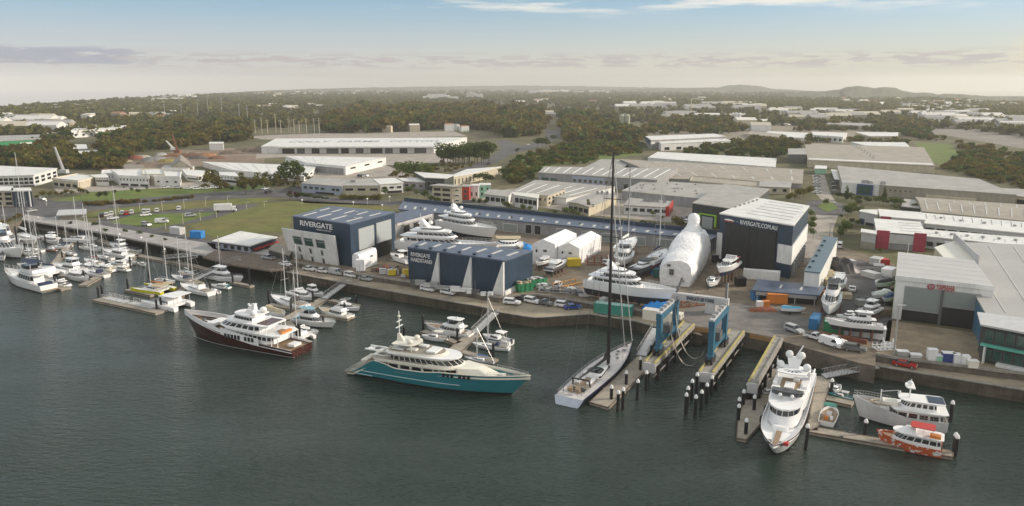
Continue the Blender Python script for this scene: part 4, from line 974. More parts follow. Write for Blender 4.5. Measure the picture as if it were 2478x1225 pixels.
# ---- woods: masses of crowns nobody could count
def inpoly(x, y, poly):
    c = False; j = len(poly) - 1
    for i in range(len(poly)):
        (xi, yi), (xj, yj) = poly[i], poly[j]
        if (yi > y) != (yj > y) and x < (xj - xi) * (y - yi) / (yj - yi) + xi: c = not c
        j = i
    return c
EXCL = []
def wood(name, poly, n, hpx, leafs, faces=60, hm=None, avoid=(), base=0, seed=1, dens=None):
    """crowns over a region; heights given in photo pixels or metres. returns one object per leaf colour"""
    rs = np.random.RandomState(seed); r_ = random.Random(seed)
    xs = [p[0] for p in poly]; ys = [p[1] for p in poly]
    acc = {l: [] for l in leafs}; cnt = 0; tries = 0
    while cnt < n and tries < n * 30:
        tries += 1
        x = r_.uniform(min(xs), max(xs)); y = r_.uniform(min(ys), max(ys))
        if not inpoly(x, y, poly) or any(inpoly(x, y, a) for a in avoid): continue
        if y < skyl(x) + .3: continue
        cnt += 1
        X_, Y_ = P(x, y); hp = r_.uniform(*hpx)
        h = (ZT(x, y - hp, Y_) - G0) if hm is None else r_.uniform(*hm)
        f = int(faces)
        l = leafs[int(r_.random() ** 1.2 * len(leafs))]
        p = crown_pts(r_.choice(['round', 'gum', 'gum']), rs, f)
        wd = r_.uniform(1.1, 2.0)
        c = p * np.array([h * wd, h * wd, h * 1.0]) + np.array([X_, Y_, G0 + base - h * .25])
        acc[l].append(leaves(c, h * .5 / math.sqrt(f / 9), rs))
    k = 0
    for l, a in acc.items():
        if not a: continue
        me = mesh_quads(name, np.concatenate(a), M_(l)); o = bpy.data.objects.new(name, me); COL.objects.link(o)
        o['kind'] = 'stuff'; k += 1
    return cnt
wood('riverside_wood', [(-60, 405), (-60, 372), (100, 368), (110, 345), (165, 340), (175, 392), (250, 392), (246, 350), (300, 330), (420, 318), (600, 300), (600, 345), (545, 345), (500, 350), (420, 362), (330, 372), (300, 392), (290, 412), (150, 412)], 760, (14, 38), ['leaf_olive', 'leaf_brown', 'leaf_dark'], 100, seed=3)
wood('hill_wood', [(790, 316), (830, 292), (870, 280), (1000, 275), (1200, 276), (1290, 282), (1318, 300), (1300, 330), (1225, 335), (1200, 318), (1100, 312), (900, 322), (795, 322)], 950, (22, 46), ['leaf_brown', 'leaf_olive', 'leaf_brown', 'leaf_dark'], 90, seed=4)
wood('hill_wood', [(1370, 345), (1360, 305), (1372, 288), (1440, 284), (1470, 300), (1500, 320), (1560, 330), (1550, 345), (1470, 342), (1400, 350)], 260, (14, 38), ['leaf_brown', 'leaf_olive', 'leaf_dark', 'leaf_fresh'], 90, seed=5)
wood('slope_scrub', [(1215, 425), (1240, 395), (1290, 372), (1340, 362), (1380, 352), (1460, 350), (1560, 352), (1560, 372), (1460, 382), (1400, 400), (1310, 402), (1300, 425), (1235, 450)], 460, (6, 22), ['leaf_olive', 'leaf_fresh', 'leaf_brown', 'leaf_dark'], 80, seed=6)
wood('factory_belt_trees', [(1640, 375), (1760, 350), (1800, 345), (1900, 345), (1945, 350), (1905, 380), (1850, 385), (1760, 380), (1700, 378)], 150, (12, 26), ['leaf_dark', 'leaf_olive'], 90, seed=7)
wood('factory_belt_trees', [(1545, 322), (1600, 300), (1700, 292), (1760, 300), (1800, 318), (1760, 326), (1600, 328)], 150, (14, 28), ['leaf_dark', 'leaf_olive', 'leaf_brown'], 80, seed=8)
wood('factory_belt_trees', [(1940, 345), (1960, 330), (2040, 336), (2200, 345), (2200, 350), (2100, 348)], 60, (8, 18), ['leaf_dark', 'leaf_olive'], 80, seed=9)
wood('factory_belt_trees', [(1895, 320), (1960, 300), (2100, 316), (2160, 300), (2240, 312), (2260, 322), (2180, 325), (2100, 318), (1960, 318)], 130, (10, 20), ['leaf_dark', 'leaf_olive', 'leaf_brown'], 70, seed=10)
wood('embankment_wood', [(2170, 325), (2230, 322), (2330, 350), (2460, 372), (2600, 400), (2600, 470), (2478, 462), (2400, 440), (2300, 418), (2268, 402), (2320, 380), (2320, 360), (2250, 345)], 760, (6, 22), ['leaf_olive', 'leaf_brown', 'leaf_fresh', 'leaf_dark'], 80, seed=11, avoid=[[(2200, 338), (2310, 344), (2330, 374), (2280, 408), (2230, 384)]])
wood('roadside_scrub', [(940, 425), (1050, 400), (1060, 395), (1180, 396), (1120, 412), (1040, 425), (980, 440)], 60, (6, 14), ['leaf_brown', 'leaf_olive'], 70, seed=12)
wood('roadside_scrub', [(560, 440), (740, 432), (735, 452), (600, 462), (480, 455)], 70, (7, 16), ['leaf_olive', 'leaf_dark', 'leaf_brown'], 70, seed=13)
FARAV = []
wood('plain_forest', [(-100, 340), (-100, 262), (400, 232), (1240, 212), (1900, 220), (2300, 240), (2560, 262), (2560, 340), (2300, 312), (1900, 305), (1560, 298), (1300, 288), (1000, 284), (800, 300), (600, 316), (300, 330)], 5200, (0, 0), ['leaf_far', 'leaf_olive', 'leaf_far'], 20, hm=(5, 14), seed=14)
wood('plain_forest', [(-100, 300), (-100, 262), (400, 232), (1240, 212), (1900, 220), (2300, 240), (2560, 262), (2560, 300), (2300, 280), (1900, 265), (1560, 258), (1300, 250), (1000, 250), (800, 262), (600, 272), (300, 285)], 11000, (0, 0), ['leaf_far', 'leaf_far', 'leaf_olive'], 15, hm=(6, 16), seed=15)
# ---- far hills
def hills():
    m = mat('hill_bush', (.075, .085, .045), .95, var=0, col2=(.11, .11, .06), scale=.012, sharp=(.4, .6), bump=6, bscale=.03)
    def rng(name, prof, D, D0, seed):
        r_ = random.Random(seed); rows = []; n = 160
        x0, x1 = prof[0][0], prof[-1][0]
        def yat(x):
            for (a, b), (c, d) in zip(prof[:-1], prof[1:]):
                if a <= x <= c:
                    t = (x - a) / (c - a); t = t * t * (3 - 2 * t); return b + (d - b) * t
        crest = []
        for k in range(n + 1):
            x = x0 + (x1 - x0) * k / n; zt = ZT(x, yat(x) + r_.uniform(-.4, .4), D); X_ = (x - 1239) / FL * (D * CP + (CH - zt) * SP)
            crest.append((X_, D, max(zt, G0 + .5)))
        fr = 10
        for i in range(fr + 1):
            t = i / fr; rows.append([(c[0] * (1 + (D0 - D) / D * (1 - t)), D0 + (D - D0) * t + r_.uniform(-20, 20) * (0 < i < fr), G0 - 2 + (c[2] - G0 + 2) * (t ** 1.4) + r_.uniform(-1.2, 1.2) * (0 < i < fr)) for c in crest])
        rows.append([(c[0] * 1.2, D * 1.2, G0 - 3) for c in crest])
        b = MB(); b.grid(rows, m); o = b.build(name, smooth=True); o['kind'] = 'structure'; return crest
    rng('far_hills', [(1500, 216), (1640, 213), (1735, 212), (1765, 206.5), (1795, 205), (1830, 208), (1880, 216), (1990, 221), (2100, 222)], 5600, 5000, 1)
    rng('low_ridge', [(-60, 272), (100, 256), (200, 246), (400, 233), (620, 221), (760, 215), (900, 212), (1100, 209), (1240, 207.5), (1400, 208.5), (1600, 212), (1800, 219), (1960, 224)], 4200, 3700, 3) if False else None
    # low wooded ridge closing the plain
    for (a, b, D) in ((-60, 620, 0), (620, 1960, 0)): pass
    rng('mountain', [(1900, 226), (1980, 222.5), (2030, 217), (2052, 210.5), (2075, 208), (2095, 210), (2115, 213), (2138, 211), (2162, 212), (2190, 221), (2215, 225), (2235, 224), (2252, 225), (2270, 229), (2290, 227), (2320, 228), (2360, 231), (2400, 234), (2478, 240), (2700, 258)], 3300, 2500, 2)
hills()
def ridge():
    # belt of forest ground rising gently to the skyline, following the far edge of the plain
    m = MATS['hill_bush']; b = MB(); rows = [[], [], []]
    prof = [(-60, 268), (0, 262.5), (200, 245.5), (400, 232.5), (620, 220.5), (760, 215), (900, 212), (1100, 209), (1240, 207.3), (1400, 208.5), (1600, 212), (1760, 216), (2000, 222), (2250, 236), (2560, 258)]
    r_ = random.Random(4)
    for k in range(261):
        x = -60 + 2620 * k / 260
        for (a, ya), (c, yc) in zip(prof[:-1], prof[1:]):
            if a <= x <= c: yt = ya + (yc - ya) * (x - a) / (c - a)
        yb = skyl(x) + 1.0; X_, Y_ = P(x, yb); zt = ZT(x, yt + r_.uniform(-.5, .5), Y_ * 1.03)
        k_ = (Y_ * 1.03 * CP + (CH - zt) * SP) / FL * (x - 1239)
        rows[0].append((X_ * .99, Y_ * .99, G0)); rows[1].append((k_, Y_ * 1.03, zt)); rows[2].append((k_ * 1.05, Y_ * 1.08, G0 - 3))
    b.grid(rows, m); o = b.build('wooded_ridge'); o['kind'] = 'structure'
ridge()
# ---- far houses and sheds among the forest
def fars():
    r_ = random.Random(21)
    rf = [mat('tile_' + n, c, .8, var=.15) for n, c in (('white', (.70, .68, .64)), ('cream', (.55, .50, .40)), ('grey', (.35, .34, .33)), ('terracotta', (.36, .17, .10)))]
    wl = [M['wallcream'], M['wallwhite'], M['wallbeige']]
    def house(x, y, w_, d_, h_, kind, label, group, rot=None):
        X_, Y_ = P(x, y); b = MB(); rot = r_.uniform(-.6, .6) if rot is None else rot
        ca, sa = math.cos(rot), math.sin(rot)
        c = [(ca * a - sa * e, sa * a + ca * e) for a, e in ((-w_ / 2, -d_ / 2), (w_ / 2, -d_ / 2), (w_ / 2, d_ / 2), (-w_ / 2, d_ / 2))]
        b.prism(c, -.5, h_, r_.choice(wl), top=False)
        r0 = (ca * -w_ / 2, sa * -w_ / 2, h_ + d_ * .18); r1 = (ca * w_ / 2, sa * w_ / 2, h_ + d_ * .18)
        m = rf[kind]; z = h_
        b.face([(*c[0], z), (*c[1], z), r1, r0], m); b.face([(*c[2], z), (*c[3], z), r0, r1], m)
        b.face([(*c[1], z), (*c[2], z), r1], m); b.face([(*c[3], z), (*c[0], z), r0], m)
        tag(b.build('house' if w_ < 25 else 'warehouse', None, (X_, Y_, G0)), label, 'house' if w_ < 25 else 'warehouse', group)
    def cluster(poly, n, label, group, big=False, sc=1.0):
        xs = [p[0] for p in poly]; ys = [p[1] for p in poly]; k = 0
        while k < n:
            x, y = r_.uniform(min(xs), max(xs)), r_.uniform(min(ys), max(ys))
            if not inpoly(x, y, poly) or y < skyl(x) + 2: continue
            k += 1; kind = r_.choice([0, 0, 1, 1, 2, 3] if not big else [0, 0, 1, 2])
            if big: house(x, y, r_.uniform(30, 75) * sc, r_.uniform(18, 34) * sc, r_.uniform(7, 10), kind, label, group, rot=r_.uniform(-.15, .15))
            else: house(x, y, r_.uniform(13, 22) * sc, r_.uniform(10, 14) * sc, r_.uniform(6, 9), kind, label, group)
    cluster([(60, 262), (300, 250), (460, 240), (470, 270), (380, 300), (200, 292), (60, 285)], 75, 'pale-roofed suburban house among trees on the far left slope', 'suburban houses on the left slope')
    cluster([(600, 224), (1000, 216), (1000, 226), (620, 236)], 32, 'tiny distant house on the skyline left of centre', 'skyline houses left of centre', sc=1.5)
    cluster([(600, 262), (800, 254), (800, 264), (620, 272)], 22, 'small pale house behind the substation', 'houses behind the substation')
    cluster([(1030, 234), (1160, 230), (1160, 243), (1040, 246)], 9, 'distant white industrial shed in the forest left of centre', 'distant sheds left of centre', True, 1.2)
    cluster([(380, 238), (470, 234), (470, 243), (390, 246)], 6, 'distant pale shed on the far left ridge', 'distant sheds on the left ridge', True)
    cluster([(1290, 221), (1480, 223), (1480, 228), (1290, 226)], 10, 'far pale shed in the forest strip right of centre', 'far sheds right of centre', True, 1.6)
    cluster([(1200, 245), (1500, 240), (1700, 240), (1700, 252), (1300, 262)], 14, 'small pale building in the forest beyond the hill road', 'buildings beyond the hill road', sc=1.3)
    cluster([(1500, 255), (1680, 252), (1920, 262), (1920, 275), (1700, 270), (1520, 268)], 20, 'low white industrial roof in the belt beyond the silos', 'industrial roofs beyond the silos', True, .9)
    cluster([(1570, 282), (1760, 280), (1800, 300), (1850, 320), (1700, 300), (1580, 298)], 14, 'tan industrial shed among trees near the thin chimney', 'industrial sheds near the chimney', True, .6)
    cluster([(2000, 232), (2478, 255), (2478, 275), (2300, 270), (2000, 252)], 34, 'pale building below the wooded mountain', 'buildings below the mountain', sc=1.8)
    cluster([(2140, 262), (2250, 262), (2478, 290), (2478, 330), (2300, 305), (2150, 285)], 36, 'white warehouse on the flat land at the far right', 'warehouses at the far right', True, .7)
    cluster([(1880, 270), (2130, 275), (2140, 300), (1960, 300), (1880, 285)], 16, 'long pale factory roof behind the tall pines', 'factory roofs behind the pines', True, .8)
    cluster([(-40, 290), (130, 290), (125, 330), (60, 322), (-40, 325)], 16, 'pale industrial shed at the far left beyond the green shed', 'sheds at the far left', True, .8)
    cluster([(1250, 290), (1340, 280), (1345, 292), (1260, 300)], 4, 'white shed roof beside the hill road', 'sheds by the hill road', True, .4)
    cluster([(780, 322), (1120, 314), (1130, 322), (800, 328)], 6, 'small green or white shed behind the cotton shed', 'small sheds behind the cotton shed', sc=.6)
fars()
# ---------------- boats ----------------
def interp(prof, t):
    for (a, b), (c, d) in zip(prof[:-1], prof[1:]):
        if t <= c: return b + (d - b) * max(0, (t - a)) / max(c - a, 1e-6)
    return prof[-1][1]
class Boat:
    """local axes: +x bow, z=0 waterline"""
    def __init__(s, name, label, bow, stern, zb, zs, beam, z0=0, cat='boat', group=None):
        p, q = Vector(P(*bow, z0 + zb)), Vector(P(*stern, z0 + zs)); d = p - q
        s.L = d.length; s.B = beam * s.L if beam < 1 else beam; m = (p + q) / 2; s.rot = math.atan2(d.y, d.x)
        s.o = empty(name, (m.x, m.y, z0), s.rot, label, cat, group); s.z0 = z0
    def x(s, t): return (t - .5) * s.L
    def hb(s, t, k=1.0):
        """half beam at deck"""
        tr, fu = s.tr, s.fu
        if t < .45: v = tr + (1 - tr) * math.sin(t / .45 * math.pi / 2)
        else: v = max(0.0, 1 - ((t - .45) / .55) ** fu)
        return s.B / 2 * v * k
    def hull(s, sheer, side, boot=None, tr=.85, fu=2.4, rake=.06, draft=-.5, deck=None, bul=.5, mats=None, n=18, y0=0, B=None, name='hull', wl=.82, stripe=None, L=None, trm=None, decks=True, keel=None, plumb=0, deckname='deck', cap=None):
        s.tr, s.fu, s.sheer = tr, fu, sheer
        if B: sB = s.B; s.B = B
        b = MB(); boot = boot or M['antifoul']; ts = [((k / n) ** .9) for k in range(n + 1)]
        fr = [draft / 1, 0, .10, .30, .55, .8, 1.0]
        rows = []
        for i, f in enumerate(fr):
            r_ = []
            for t in ts:
                z = draft if i == 0 else interp(sheer, t) * f
                g = f if i else 0
                wk = wl + (1 - wl) * g ** .7 if i else wl * .55
                tt = t
                # flare: lower sections are finer towards the bow
                fine = 1 - (1 - g) * .55 * max(0, (t - .5) / .5) ** 1.3
                xx = s.x(t) - rake * s.L * (1 - (z / max(interp(sheer, 1), .1))) * t ** 6
                xx += plumb * (1 - g) * s.L * (1 - t) ** 8
                r_.append((xx, s.hb(t, wk * fine), z))
            rows.append(r_)
        for sg in (1, -1):
            rr = [[(p[0], y0 + sg * p[1], p[2]) for p in r_] for r_ in rows]
            if sg == 1: rr = [x_[::-1] for x_ in rr]
            b.grid(rr, side, mats=lambda i: boot if i < 2 else (stripe if (stripe and i == 5) else side))
        # transom
        for i in range(len(rows) - 1):
            a, c = rows[i][0], rows[i + 1][0]
            b.face([(a[0], y0 + a[1], a[2]), (a[0], y0 - a[1], a[2]), (c[0], y0 - c[1], c[2]), (c[0], y0 + c[1], c[2])], boot if i < 1 else (trm or side))
        # inner bulwark
        ins = .12
        for sg in (1, -1):
            top = [(p[0], y0 + sg * p[1], p[2]) for p in rows[-1]]; inn = [(p[0] - .02, y0 + sg * max(p[1] - ins, 0), p[2]) for p in rows[-1]]; low = [(p[0], p[1], p[2] - bul) for p in inn]
            g3 = [low, inn, top]
            if sg == -1: g3 = [x_[::-1] for x_ in g3]
            b.grid(g3, cap or side)
        if keel:
            x0, x1, dz = keel; q = [(s.x(x0), y0, draft * .8), (s.x(x1), y0, draft * .8), (s.x(x1) - .3, y0, dz), (s.x(x0) + .3, y0, dz)]
            for o_ in (.12, -.12):
                f = [(p[0], p[1] + o_, p[2]) for p in q]; b.face(f if o_ < 0 else f[::-1], boot)
        h = b.build(name, s.o); fix(h, angle=40)
        if decks:
            d = MB(); pl = [(p[0] - .02, max(p[1] - .1, 0), p[2] - bul) for p in rows[-1]]
            rr = [[(p[0], y0 - p[1], p[2]) for p in pl], [(p[0], y0 + p[1], p[2]) for p in pl]]
            d.grid(rr, deck or M['gel']); d.build(deckname, s.o)
        if B: s.B = sB
        return h
    def plan(s, x0, x1, b0, b1, rnd_f=.35, rnd_b=.08, n=8):
        """rounded plan outline, counter-clockwise; rounded nose at x1 (fraction of length)"""
        X0, X1 = s.x(x0), s.x(x1); ln = X1 - X0; rf = rnd_f * ln; rb = max(rnd_b * ln, .05)
        pts = []
        pts.append((X0, -b0 + rb * .6)); pts.append((X0 + rb, -b0))
        m_ = 4
        for k in range(1, m_): t = k / m_; pts.append((X0 + rb + (ln - rb - rf) * t, -(b0 + (b1 - b0) * t)))
        for k in range(n + 1):
            a = -math.pi / 2 + math.pi * k / n; pts.append((X1 - rf + rf * math.cos(a), b1 * math.sin(a) if abs(math.sin(a)) < .999 else b1 * math.copysign(1, math.sin(a))))
        for k in range(m_ - 1, 0, -1): t = k / m_; pts.append((X0 + rb + (ln - rb - rf) * t, (b0 + (b1 - b0) * t)))
        pts.append((X0 + rb, b0)); pts.append((X0, b0 - rb * .6))
        return pts
    def tier(s, x0, x1, b0, b1, z0, z1, m, rf=.6, rb=.2, name='superstructure', win=None, rnd_f=.35, inset=.12, nwin=None, wm=None, roof=None, y0=0):
        lo = s.plan(x0, x1, b0, b1, rnd_f); hi = s.plan(x0 + rb / s.L, x1 - rf / s.L, b0 - inset, max(b1 - inset, .1), rnd_f)
        lo = [(p[0], p[1] + y0) for p in lo]; hi = [(p[0], p[1] + y0) for p in hi]
        b = MB(); b.grid([[(*p, z0) for p in lo], [(*p, z1) for p in hi]], m, close=True); b.poly([(*p, z1) for p in hi], roof or m)
        o = b.build(name, s.o); fix(o, angle=35)
        if win:
            # glazing band with mullions, proud of the wall
            za, zb2, gaps = win; wm = wm or M['glass']
            def at(P0, P1, z): t = (z - z0) / (z1 - z0); return (P0[0] + (P1[0] - P0[0]) * t, P0[1] + (P1[1] - P0[1]) * t, z)
            cx = sum(p[0] for p in lo) / len(lo)
            poly = []; n = len(lo)
            seg = []
            for i in range(n):
                j = (i + 1) % n; ln = math.hypot(lo[j][0] - lo[i][0], lo[j][1] - lo[i][1])
                seg.append(ln)
            pane = s.L * .03 if nwin is None else nwin
            wb = MB()
            for i in range(n):
                j = (i + 1) % n
                if i == n - 1: continue
                k = max(1, round(seg[i] / pane)); d = Vector((lo[j][0] - lo[i][0], lo[j][1] - lo[i][1]))
                if d.length < 1e-4: continue
                d.normalize(); nn = Vector((d.y, -d.x)) * .04
                for q in range(k):
                    a, c = (q + gaps / 2) / k, (q + 1 - gaps / 2) / k
                    L0 = [lo[i][m_] + (lo[j][m_] - lo[i][m_]) * a for m_ in (0, 1)]; L1 = [lo[i][m_] + (lo[j][m_] - lo[i][m_]) * c for m_ in (0, 1)]
                    H0 = [hi[i][m_] + (hi[j][m_] - hi[i][m_]) * a for m_ in (0, 1)]; H1 = [hi[i][m_] + (hi[j][m_] - hi[i][m_]) * c for m_ in (0, 1)]
                    f = [at(L0, H0, za), at(L1, H1, za), at(L1, H1, zb2), at(L0, H0, zb2)]
                    wb.face([(p[0] + nn.x, p[1] + nn.y, p[2] + .01) for p in f], wm)
            wb.build('window_band', s.o)
        return o
    def slab(s, x0, x1, b0, b1, z, th, m, name='roof', rnd_f=.3, rnd_b=.08, y0=0):
        pl = [(p[0], p[1] + y0) for p in s.plan(x0, x1, b0, b1, rnd_f, rnd_b)]
        b = MB(); b.prism(pl, z, z + th, m, bottom=True); return b.build(name, s.o)
    def box(s, name, x, y, z, dx, dy, dz, m, rot=0):
        b = MB(); b.box((s.x(x), y), (dx, dy, dz), m, rot=rot, z0=z); return b.build(name, s.o)
    def dome(s, x, y, z, r, m=None, name='radar_dome', stalk=None):
        b = MB(); b.dome((s.x(x), y, z), r, m or M['white'], 12)
        if stalk: b.tube((s.x(x), y, z - stalk), (s.x(x), y, z - r * .6), r * .35, M['white'], 8)
        return b.build(name, s.o, smooth=True)
    def mast(s, x, z0, z1, r, m=None, name='mast', y=0, rake=0):
        b = MB(); b.tube((s.x(x), y, z0), (s.x(x) - rake, y, z1), r, m or M['alu'], 8, r * .6); return b.build(name, s.o)
    def rail(s, t0, t1, z=.9, r=.03, n=14, both=True, name='railing', inset=.15, m=None):
        b = MB(); m = m or M['steel']
        for sg in ((1, -1) if both else (1,)):
            pts = []
            for k in range(n + 1):
                t = t0 + (t1 - t0) * k / n; pts.append((s.x(t), sg * max(s.hb(t) - inset, 0), interp(s.sheer, t)))
            for k, p in enumerate(pts):
                b.tube(p, (p[0], p[1], p[2] + z), r, m, 4, cap=False)
            for zz in (z, z * .5): b.path([(p[0], p[1], p[2] + zz) for p in pts], r, m, 4)
        return b.build(name, s.o)
    def tarch(s, x, b_, z0, z1, m, w_=.5, lean=.8, name='radar_arch'):
        b = MB()
        for sg in (1, -1): b.prism([(s.x(x) - w_ / 2, sg * b_ - .12), (s.x(x) + w_ / 2, sg * b_ - .12), (s.x(x) + w_ / 2, sg * b_ + .12), (s.x(x) - w_ / 2, sg * b_ + .12)], z0, z1, m, poly2=[(s.x(x) - w_ / 2 - lean, sg * b_ * .9 - .12), (s.x(x) + w_ / 2 - lean, sg * b_ * .9 - .12), (s.x(x) + w_ / 2 - lean, sg * b_ * .9 + .12), (s.x(x) - w_ / 2 - lean, sg * b_ * .9 + .12)])
        b.box((s.x(x) - lean, 0), (w_ * 1.3, b_ * 2, .18), m, z0=z1)
        return b.build(name, s.o)
    def tender(s, x, y, z, ln, m=None, rot=0, name='tender'):
        b = MB(); m = m or M['lgrey']; c, sn = math.cos(rot), math.sin(rot)
        def T(a, e, zz): return (s.x(x) + c * a - sn * e, y + sn * a + c * e, z + zz)
        w_ = ln * .2
        pts = [(-ln / 2, -w_), (ln * .15, -w_), (ln * .38, -w_ * .6), (ln / 2, 0), (ln * .38, w_ * .6), (ln * .15, w_), (-ln / 2, w_)]
        b.path([T(p[0], p[1], .35) for p in pts], ln * .05, m, 6)
        b.face([T(p[0], p[1], .15) for p in pts], M['white']); b.box((T(-.05 * ln, 0, 0)[0], T(-.05 * ln, 0, 0)[1]), (ln * .15, w_, .5), M['dgrey'], rot=rot, z0=z + .2)
        return b.build(name, s.o)
    def stands(s, g=G0, n=4, spread=.33, zt=-.2, zk=None):
        """props and keel blocks under a boat standing ashore"""
        for k in range(n):
            t = .18 + .55 * k / max(n - 1, 1)
            for sg in (1, -1):
                b = MB(); y = s.hb(t) * .75 * sg; x = s.x(t)
                b.tube((x, y, zt + .15), (x, y * 1.35, g - s.z0), .07, M['rust'], 5); b.box((x, y * 1.35), (.5, .5, .1), M['rust'], z0=g - s.z0 + .005)
                b.build('boat_stand', s.o)
            b = MB(); b.box((s.x(t), 0), (.5, .7, max(.2, (zk if zk is not None else -.6) - (g - s.z0))), M['timber'], z0=g - s.z0 + .005); b.build('keel_block', s.o)

def squash(s, k, z0=2.6, keep=('hull', 'deck', 'railing', 'rubbing_strake', 'cap_rail', 'hull_window', 'white_topside', 'boot_line', 'swim_platform', 'hull_stripe', 'fender')):
    for c in s.o.children:
        if c.name.split('.')[0] not in keep: c.scale.z = k; c.location.z += z0 * (1 - k)
GEL, GL = M['gel'], M['glass']
def flybridge(name, label, bow, stern, beam=.28, z0=0, hull=None, boot=None, fly=True, hard=True, deck=None, canopy=None, group=None, stand=False, wb=True, mastm=None):
    """generic motor cruiser"""
    s = Boat(name, label, bow, stern, 1.7, 1.2, beam, z0, group=group); L, B = s.L, s.B; k = L / 14
    hull = hull or GEL; dr = -.6 if not stand else -1.0 * k
    s.hull([(0, 1.15 * k), (.5, 1.35 * k), (1, 1.95 * k)], hull, boot or M['antifoul'], tr=.86, fu=2.5, rake=.10, deck=deck or GEL, bul=.3 * k, draft=dr)
    d = 1.0 * k
    s.tier(.20, .72, B * .36, B * .33, d, d + 1.35 * k, GEL, rf=2.2 * k, rb=.2, win=(d + .45 * k, d + 1.12 * k, .14), rnd_f=.4, name='cabin', nwin=1.5 * k)
    s.slab(.13, .60, B * .38, B * .33, d + 1.36 * k, .14, GEL, 'flybridge_deck' if fly else 'roof')
    if fly:
        s.tier(.20, .56, B * .34, B * .30, d + 1.5 * k, d + 2.05 * k, GEL, rf=.5, name='flybridge', inset=.05, roof=M['lgrey'])
        if hard or canopy:
            b = MB()
            for a in (.24, .44):
                for sg in (1, -1): b.tube((s.x(a), sg * B * .28, d + 1.9 * k), (s.x(a - .01), sg * B * .26, d + 3.2 * k), .05 * k, M['alu'], 5)
            b.build('canopy_frame', s.o)
            s.slab(.19, .50, B * .32, B * .29, d + 3.2 * k, .12, canopy or GEL, 'hardtop')
            s.tier(.30, .50, B * .27, B * .25, d + 2.06 * k, d + 2.6 * k, GL, rf=.5, rb=.1, name='windscreen', inset=.02)
    else:
        s.tarch(.30, B * .33, d + 1.4 * k, d + 2.1 * k, GEL, .5 * k, .5 * k)
        if canopy: s.slab(.02, .24, B * .38, B * .38, d + 1.3 * k, .08, canopy, 'canopy')
    s.box('cockpit_seat', .08, 0, .9 * k, .7 * k, B * .6, .45 * k, M['lgrey'] if not canopy else canopy)
    s.slab(-.05, .0, B * .40, B * .40, .35 * k, .12, M['teak'] if deck else GEL, 'swim_platform', .1)
    s.rail(.62, .99, .55 * k, .03 * max(k, .8), 7)
    if fly and hard: s.dome(.30, 0, d + 3.55 * k, .28 * k)
    if mastm: s.mast(.3, d + 1.4 * k, d + 5 * k, .04)
    if stand: s.stands(zk=dr)
    return s
def sailboat(name, label, bow, stern, mh=1.25, beam=.30, z0=0, hull=None, cover=None, dodger=None, deck=None, boot=None, mz=None, group=None, stand=False, mastm=None, mr=1.0):
    s = Boat(name, label, bow, stern, 1.2, 1.0, beam, z0, group=group); L, B = s.L, s.B; k = L / 12
    s.hull([(0, .95 * k), (.5, .9 * k), (1, 1.3 * k)], hull or GEL, boot or M['antifoul'], tr=.66, fu=2.2, rake=.10, deck=deck or GEL, bul=.12, draft=-.5 if not stand else -.8 * k, keel=(.42, .58, -2.0 * k) if stand else None)
    d = .85 * k
    s.tier(.32, .74, B * .28, B * .18, d, d + .5 * k, GEL, rf=1.0 * k, win=(d + .15 * k, d + .38 * k, .3), nwin=1.0 * k, name='coachroof')
    s.box('cockpit', .17, 0, d - .05, L * .2, B * .45, .25 * k, M['teakgrey'])
    hm = (mh * L) if mz is None else mz
    s.mast(.56, d + .3, hm, .13 * mr, mastm)
    b = MB(); b.tube((s.x(.55), 0, d + 1.5 * k), (s.x(.22), 0, d + 1.6 * k), .09, M['alu'], 6)
    b.build('boom', s.o)
    if cover:
        b = MB(); b.tube((s.x(.55), 0, d + 1.85 * k), (s.x(.22), 0, d + 1.8 * k), .22 * k, cover, 8, .14 * k); b.build('sail_cover', s.o)
    b = MB(); top = (s.x(.56), 0, hm * .97)
    for e in ((s.x(.99), 0, 1.3 * k), (s.x(.02), 0, 1.0 * k), (s.x(.54), B * .45, 1.0 * k), (s.x(.54), -B * .45, 1.0 * k)): b.tube(top, e, .022, M['steel'], 3, cap=False)
    for f in (.45, .72): b.tube((s.x(.56), -B * .28, hm * f), (s.x(.56), B * .28, hm * f), .035, M['alu'], 4)
    b.build('rigging', s.o)
    if dodger: s.tier(.27, .40, B * .30, B * .26, d + .3 * k, d + 1.2 * k, dodger, rf=.6 * k, name='dodger')
    s.rail(.05, .98, .5, .02, 9)
    if stand: s.stands(zk=-2.0 * k)
    return s
